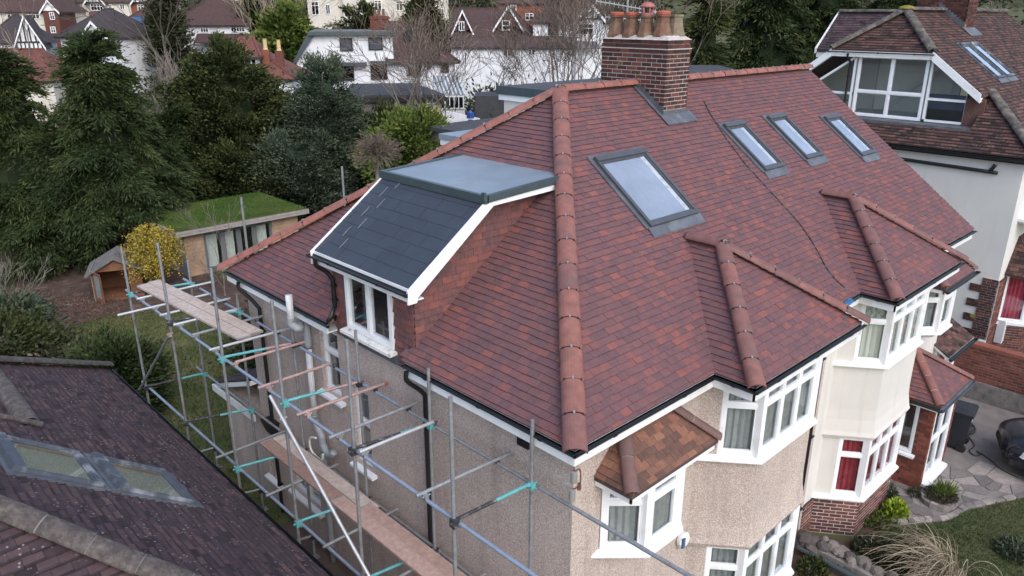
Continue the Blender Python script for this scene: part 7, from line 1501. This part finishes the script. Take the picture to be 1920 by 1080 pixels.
# red roofed house with buff chimney pots
h = House('white house with orange red hipped roof and two thin chimneys with buff pots', 480, 54, .12, 'bg_white', py=150); a0, a1, z = h.body(392, 548, 147, 6.5); h.hip(a0, a1, z, 6.5, 2.7, 'bg_roof_red', hl=.6, hr=1.2)
A0, zz = h.p2(455, 105); A1, z2 = h.p2(484, 132); m = MB(); m.boxf(h.F, A0, A1, z2-.4, zz, -3.5, .0); m.build('dormer', 'bg_white', h.T); h.hip(A0, A1, zz, 3.5, 1.3, 'bg_roof_red', ov=.35, name='dormer_roof'); h.win(460, 105, 483, 129, 2, 0); h.win(499, 150, 527, 173, 3, 0); h.win(420, 152, 440, 172, 2, 0)
m = MB(); q0, qz = h.p2(500, 178); q1, qz1 = h.p2(542, 204); m.prism([h.P(q0-2, qz1, -1.6), h.P(q1, qz1, -1.6), h.P(q1-.3, qz, 0), h.P(q0-2, qz, 0)], (0, 0, .1)); m.build('lean_to_roof', 'bg_roof_red', h.T)
for px, p0_, p1_ in ((500, 93, 120), (526, 95, 128)):
    a, z0 = h.p2(px, p1_, -1.0); _, z1 = h.p2(px, p0_, -1.0); m = MB(); m.boxf(h.F, a-.26, a+.26, z0-1.2, z1, -1.35, -.85); C = m.build('chimney', 'brick_brown', h.T); p = MB(); p.lathe(h.P(a, z1, 1.1), [(.19, 0), (.15, .1), (.13, .7), (.17, .75)], 10); p.build('chimney_pot', 'buff_pot', C)
# far houses, left to right
h = House('house with plum hipped roof, cream walls and brick gabled wing at the top left corner', 50, 112, .1, 'bg_cream', py=30); a0, a1, z = h.body(-40, 112, 21, 9); h.hip(a0, a1, z, 9, 4.0, 'bg_roof_brown', hl=.8, hr=.8)
h.win(12, 22, 35, 36, 3); h.win(52, 22, 76, 36, 3); A0, zz = h.p2(84, 20); A1, _ = h.p2(112, 20); m = MB(); m.boxf(h.F, A0, A1, h.zg, zz, -5, .8); m.build('brick_wing', 'brick_brown', h.T); h.gable(A0, A1, zz, 1.3, 5, 'bg_roof_brown', 'white_paint', fwd=.8); h.win(92, 23, 104, 37, 2, .3, off=.8); h.win(94, 50, 106, 62, 2, .3, off=.8)
h = House('half timbered house with dark roof at the left edge below the plum roofed one', 40, 84, .35, 'bg_white', py=80); a0, a1, z = h.body(-30, 80, 80, 8); h.hip(a0, a1, z, 8, 3.0, 'bg_roof_dark', hl=.7, hr=.7); A0, _ = h.p2(33, 80); A1, _ = h.p2(80, 80); h.gable(A0, A1, z, 2.6, 4, 'bg_roof_dark', 'bg_white', fwd=.6, timber=True); m = MB(); m.boxf(h.F, A0, A1, h.zg, z, -3, .6); m.build('timbered_wing', 'bg_white', h.T)
for i in range(7): t = MB(); a = A0+(A1-A0)*i/6; t.boxf(h.F, a-.06, a+.06, z-2.2, z, .58, .66); t.build('timber', 'timber_black', h.T)
h.win(2, 84, 24, 98, 3)
h = House('plain low house with long rusty roof just above the left conifers', 50, 60, .1, 'bg_cream', py=120); a0, a1, z = h.body(-60, 98, 150, 7); h.hip(a0, a1, z, 7, 2.2, 'bg_roof_red', hl=.3, hr=.6); h.win(20, 155, 40, 170, 2)
h = House('white gabled house with dark grey hipped roof behind the conifer tips', 165, 86, -.3, 'bg_white', py=70); a0, a1, z = h.body(112, 212, 68, 8); h.hip(a0, a1, z, 8, 3.0, 'bg_roof_dark', hl=.8, hr=.8); A0, _ = h.p2(168, 68); A1, _ = h.p2(213, 68); m = MB(); m.boxf(h.F, A0, A1, h.zg, z, -4, .9); m.build('white_wing', 'bg_white', h.T); h.gable(A0, A1, z, 1.5, 5, 'bg_roof_dark', 'bg_white', fwd=.9); h.win(185, 82, 197, 92, 2, 0, off=.9)
h = House('cream house with half timbered gables and red tile hung bay at the top', 215, 124, .1, 'bg_cream', py=40); a0, a1, z = h.body(132, 305, 3, 9); h.hip(a0, a1, z, 9, 3.6, 'bg_roof_brown'); A0, zz = h.p2(165, 5); A1, _ = h.p2(198, 5); h.gable(A0, A1, zz, 1.6, 4, 'bg_roof_brown', 'bg_white', fwd=.9, timber=True); h.win(169, 7, 195, 20, 4, .3, off=.5); m = MB(); q0, qz = h.p2(170, 22); q1, q2z = h.p2(197, 34); m.boxf(h.F, q0, q1, q2z, qz, 0, .8); m.build('tile_hung_panel', 'bg_roof_red', h.T); h.win(173, 36, 198, 47, 4, .3, off=.5); h.win(203, 8, 211, 17, 2, 0); h.win(224, 7, 235, 18, 2, 0); h.win(257, 8, 271, 20, 2, .3)
m = MB(); q0, qz = h.p2(244, 5); q1, _ = h.p2(290, 5); m.boxf(h.F, q0, q1, h.zg, qz, -4, .05); m.build('brick_wing', 'brick_brown', h.T); h.gable(q0+.5, q1-.6, qz, 1.6, 4, 'bg_roof_brown', 'bg_white', fwd=.4, timber=True)
h = House('white house with maroon hipped roof, blue roof windows and a small tiled bay roof', 265, 96, .12, 'bg_white', py=70); a0, a1, z = h.body(207, 330, 58, 8); h.hip(a0, a1, z, 8, 3.2, 'bg_roof_brown'); h.win(236, 64, 258, 77, 4, .3); h.bay(242, 280, 97, 111, 6, 1.2, 'bg_roof_red'); h.win(290, 66, 306, 77, 2, .3)
for q in ((241, 47), (258, 43)):
    a, _ = h.p2(*q); m = MB(); sl = (V((0, 0, .68))-h.n*.73).normalized(); nn = h.u.cross(sl); m.boxf((h.P(a, z+1.0, 1.2), h.u, sl, nn), 0, 1.3, -.5, .6, .1, .3); m.build('roof_window', 'alarm_blue', h.T)
h = House('white house under a large brown hipped roof behind the leafless tree', 400, 97, .05, 'bg_white', py=50); a0, a1, z = h.body(330, 466, 46, 9); h.hip(a0, a1, z, 9, 4.3, 'bg_roof_brown'); h.win(432, 48, 460, 60, 5, .25); h.win(375, 50, 392, 61, 3, .25); m = MB(); q0, qz = h.p2(370, 66); q1, _ = h.p2(470, 66); m.prism([h.P(q0, qz-.9, -1.8), h.P(q1, qz-.9, -1.8), h.P(q1, qz+.1, 0), h.P(q0, qz+.1, 0)], (0, 0, .1)); m.build('lean_to_roof', 'bg_roof_brown', h.T)
h = House('cream villa with tall windows above the white house', 680, 122, .1, 'bg_cream', py=20); a0, a1, z = h.body(574, 840, -22, 9); h.hip(a0, a1, z, 9, 3.5, 'bg_roof_brown'); h.win(583, 3, 599, 28, 2, .25); h.win(610, 8, 620, 27, 2, 0); h.win(652, 0, 664, 11, 2, .2); h.win(674, 0, 680, 11, 1, 0); h.win(701, 0, 716, 20, 2, .2); h.win(742, 2, 756, 20, 2, .2); h.win(822, 16, 833, 30, 2, 0)
m = MB(); q0, qz = h.p2(644, 10); q1, _ = h.p2(700, 10); m.boxf(h.F, q0, q1, h.zg, z, -1, .9); m.build('projecting_wing', 'bg_cream', h.T)
h = House('ivory block with one window left of the ivy clad tree', 450, 118, .0, 'bg_cream', py=20); a0, a1, z = h.body(436, 478, -15, 7); h.hip(a0, a1, z, 7, 2.0, 'bg_roof_brown'); h.win(446, 4, 451, 14, 1, 0)
h = House('brown tiled house with two white bargeboarded gables', 925, 84, .0, 'brick_brown', py=60); a0, a1, z = h.body(850, 1000, 62, 8, mat='brick_brown'); h.hip(a0, a1, z, 8, 2.6, 'bg_roof_brown', hl=.1, hr=.6); A0, zz = h.p2(852, 56); A1, _ = h.p2(884, 56); h.gable(A0, A1, zz, 1.9, 5, 'bg_roof_brown', 'brick_brown', fwd=.3); A0, zz = h.p2(930, 50); A1, _ = h.p2(976, 50); h.gable(A0, A1, zz, 2.0, 5, 'bg_roof_brown', 'brick_brown', fwd=.3); h.win(860, 40, 871, 58, 2, 0, off=.35); h.win(941, 38, 956, 57, 1, .5, off=.35)
m = MB(); q0, qz = h.p2(850, 85); q1, _ = h.p2(1070, 85); m.prism([h.P(q0, qz, -4.5), h.P(q1, qz, -4.5), h.P(q1-4, qz+1.2, 0), h.P(q0, qz+1.2, 0)], (0, 0, .12)); m.build('lean_to_roof', 'bg_roof_brown', h.T)
h = House('long low white bungalow wall behind the bare trees', 970, 76, .0, 'bg_white', py=100); a0, a1, z = h.body(846, 1072, 87, 5); h.hip(a0, a1, z, 5, .9, 'bg_roof_brown', hl=.4, hr=.4, ov=.3); h.win(943, 90, 960, 106, 2, 0); h.win(870, 97, 876, 122, 1, 0); h.win(990, 92, 1004, 104, 2, 0)
h = House('white house with timbered gable and cross barred windows left of the chimney', 1075, 80, -.05, 'bg_white', py=60); a0, a1, z = h.body(1000, 1142, 40, 8); h.hip(a0, a1, z, 8, 3.2, 'bg_roof_brown'); A0, _ = h.p2(1082, 36); A1, zz = h.p2(1130, 36); m = MB(); m.boxf(h.F, A0, A1, h.zg, zz, -3, .6); m.build('gabled_wing', 'bg_white', h.T); h.gable(A0, A1, zz, 1.5, 4, 'bg_roof_brown', 'bg_white', fwd=.6, timber=True); h.win(1028, 44, 1048, 66, 2, .35, 'timber_black'); h.win(1085, 44, 1112, 66, 3, .35, off=.6); h.win(1083, 97, 1100, 122, 2, 0); h.win(1030, 100, 1050, 122, 2, 0); m = MB(); q0, qz = h.p2(1030, 90); q1, _ = h.p2(1125, 90); m.prism([h.P(q0, qz, -1.6), h.P(q1, qz, -1.6), h.P(q1-.8, qz+1.0, 0), h.P(q0+.8, qz+1.0, 0)], (0, 0, .1)); m.build('lean_to_roof', 'bg_roof_grey', h.T)
h = House('brick house with white gable peaking above the two gabled roof', 975, 118, .0, 'brick_brown', py=10); a0, a1, z = h.body(935, 1020, 5, 7, mat='brick_brown'); h.hip(a0, a1, z, 7, 3.0, 'bg_roof_brown'); h.win(957, 5, 968, 20, 2, .3); h.win(985, 25, 1000, 38, 2, .3)
# low garden walls, sheds between
m = MB(); p0, p1 = ats(890, 180, 52), ats(960, 172, 52); zt_ = p0.z; p0.z = p1.z = G; m.boxf((p0, (p1-p0).normalized(), V((0, 0, 1)), -HF), 0, (p1-p0).length, 0, zt_-G, -3.0, 0); t = m.build('garage', 'flat_roof_dark'); t['label'] = 'dark grey garage block left of the cream cheeked dormer'; t['category'] = 'garage'
m = MB(); p0, p1 = ats(828, 205, 47), ats(900, 222, 47); u_ = (p1-p0).normalized(); nn = u_.cross(V((0, 0, 1))).normalized(); m.mesh8([V((p.x, p.y, G))+nn*s for p, s in ((p0, 0), (p1, 0), (p1, .2), (p0, .2))]+[p0, p1, p1+nn*.2, p0+nn*.2]); t = m.build('garden_wall', 'bg_white'); t['label'] = 'whitewashed garden wall beyond the laurel'; t['category'] = 'wall'
m = MB(); c = ats(882, 216, 44); m.box(c.x-.16, c.x+.16, c.y-.15, c.y+.15, c.z-.18, c.z+.14); m.lathe(c+V((0, 0, .12)), [(.14, 0), (.1, .12), (.03, .16)], 10); m.box(c.x-.1, c.x+.1, c.y-.1, c.y+.1, G, c.z-.25); t = m.build('play_slide', 'blue_plastic'); t['label'] = 'bright blue plastic garden object on the white wall'; t['category'] = 'toy'
# undergrowth between gardens and a far wood on the hill
def thicket(name, label, spots, mat, lf, n, rad, hgt):
    P = []; Dn = []
    for p in spots:
        e = RNG.normal(size=(n, 3))*np.array([rad*.5, rad*.5, hgt*.4]); q = np.array([p.x, p.y, p.z+hgt*.4])+e; P.append(q); Dn.append(e+np.array([0, 0, .4])+RNG.normal(size=(n, 3))*.5)
    P = np.concatenate(P); Dn = np.concatenate(Dn); o = link(name, np_mesh(name, leaves(P, Dn, lf[0]*(.6+.8*RNG.random(len(P))), lf[1]), np.clip(RNG.random(len(P)), 0, 1), mat), None, kind='stuff'); o['label'] = label; o['category'] = 'undergrowth'
rs_ = random.Random(5)
thicket('far_wood', 'brown and green wood covering the far hillside', [place(rs_.uniform(-80, 2000), rs_.uniform(135, 190), 20) for _ in range(330)], 'leaf_dull', (1.1, .6), 130, 3.0, 8.0)
thicket('undergrowth', 'dull hedges and scrub between the far gardens', [place(rs_.uniform(-30, 1250), rs_.uniform(56, 125), 90) for _ in range(260)], 'leaf_dull', (.45, .22), 150, 1.8, 2.2)
thicket('hedges', 'dark green hedges between the far gardens', [place(rs_.uniform(-30, 1250), rs_.uniform(42, 120), 90) for _ in range(120)], 'leaf_evergreen', (.4, .2), 170, 1.6, 2.4)
thicket('leaf_litter', 'brown leaf litter and scrub along the soil bed', [atz(rs_.uniform(0, 240), rs_.uniform(555, 600), G) for _ in range(60)], 'twig_red', (.12, .03), 50, .9, .06)
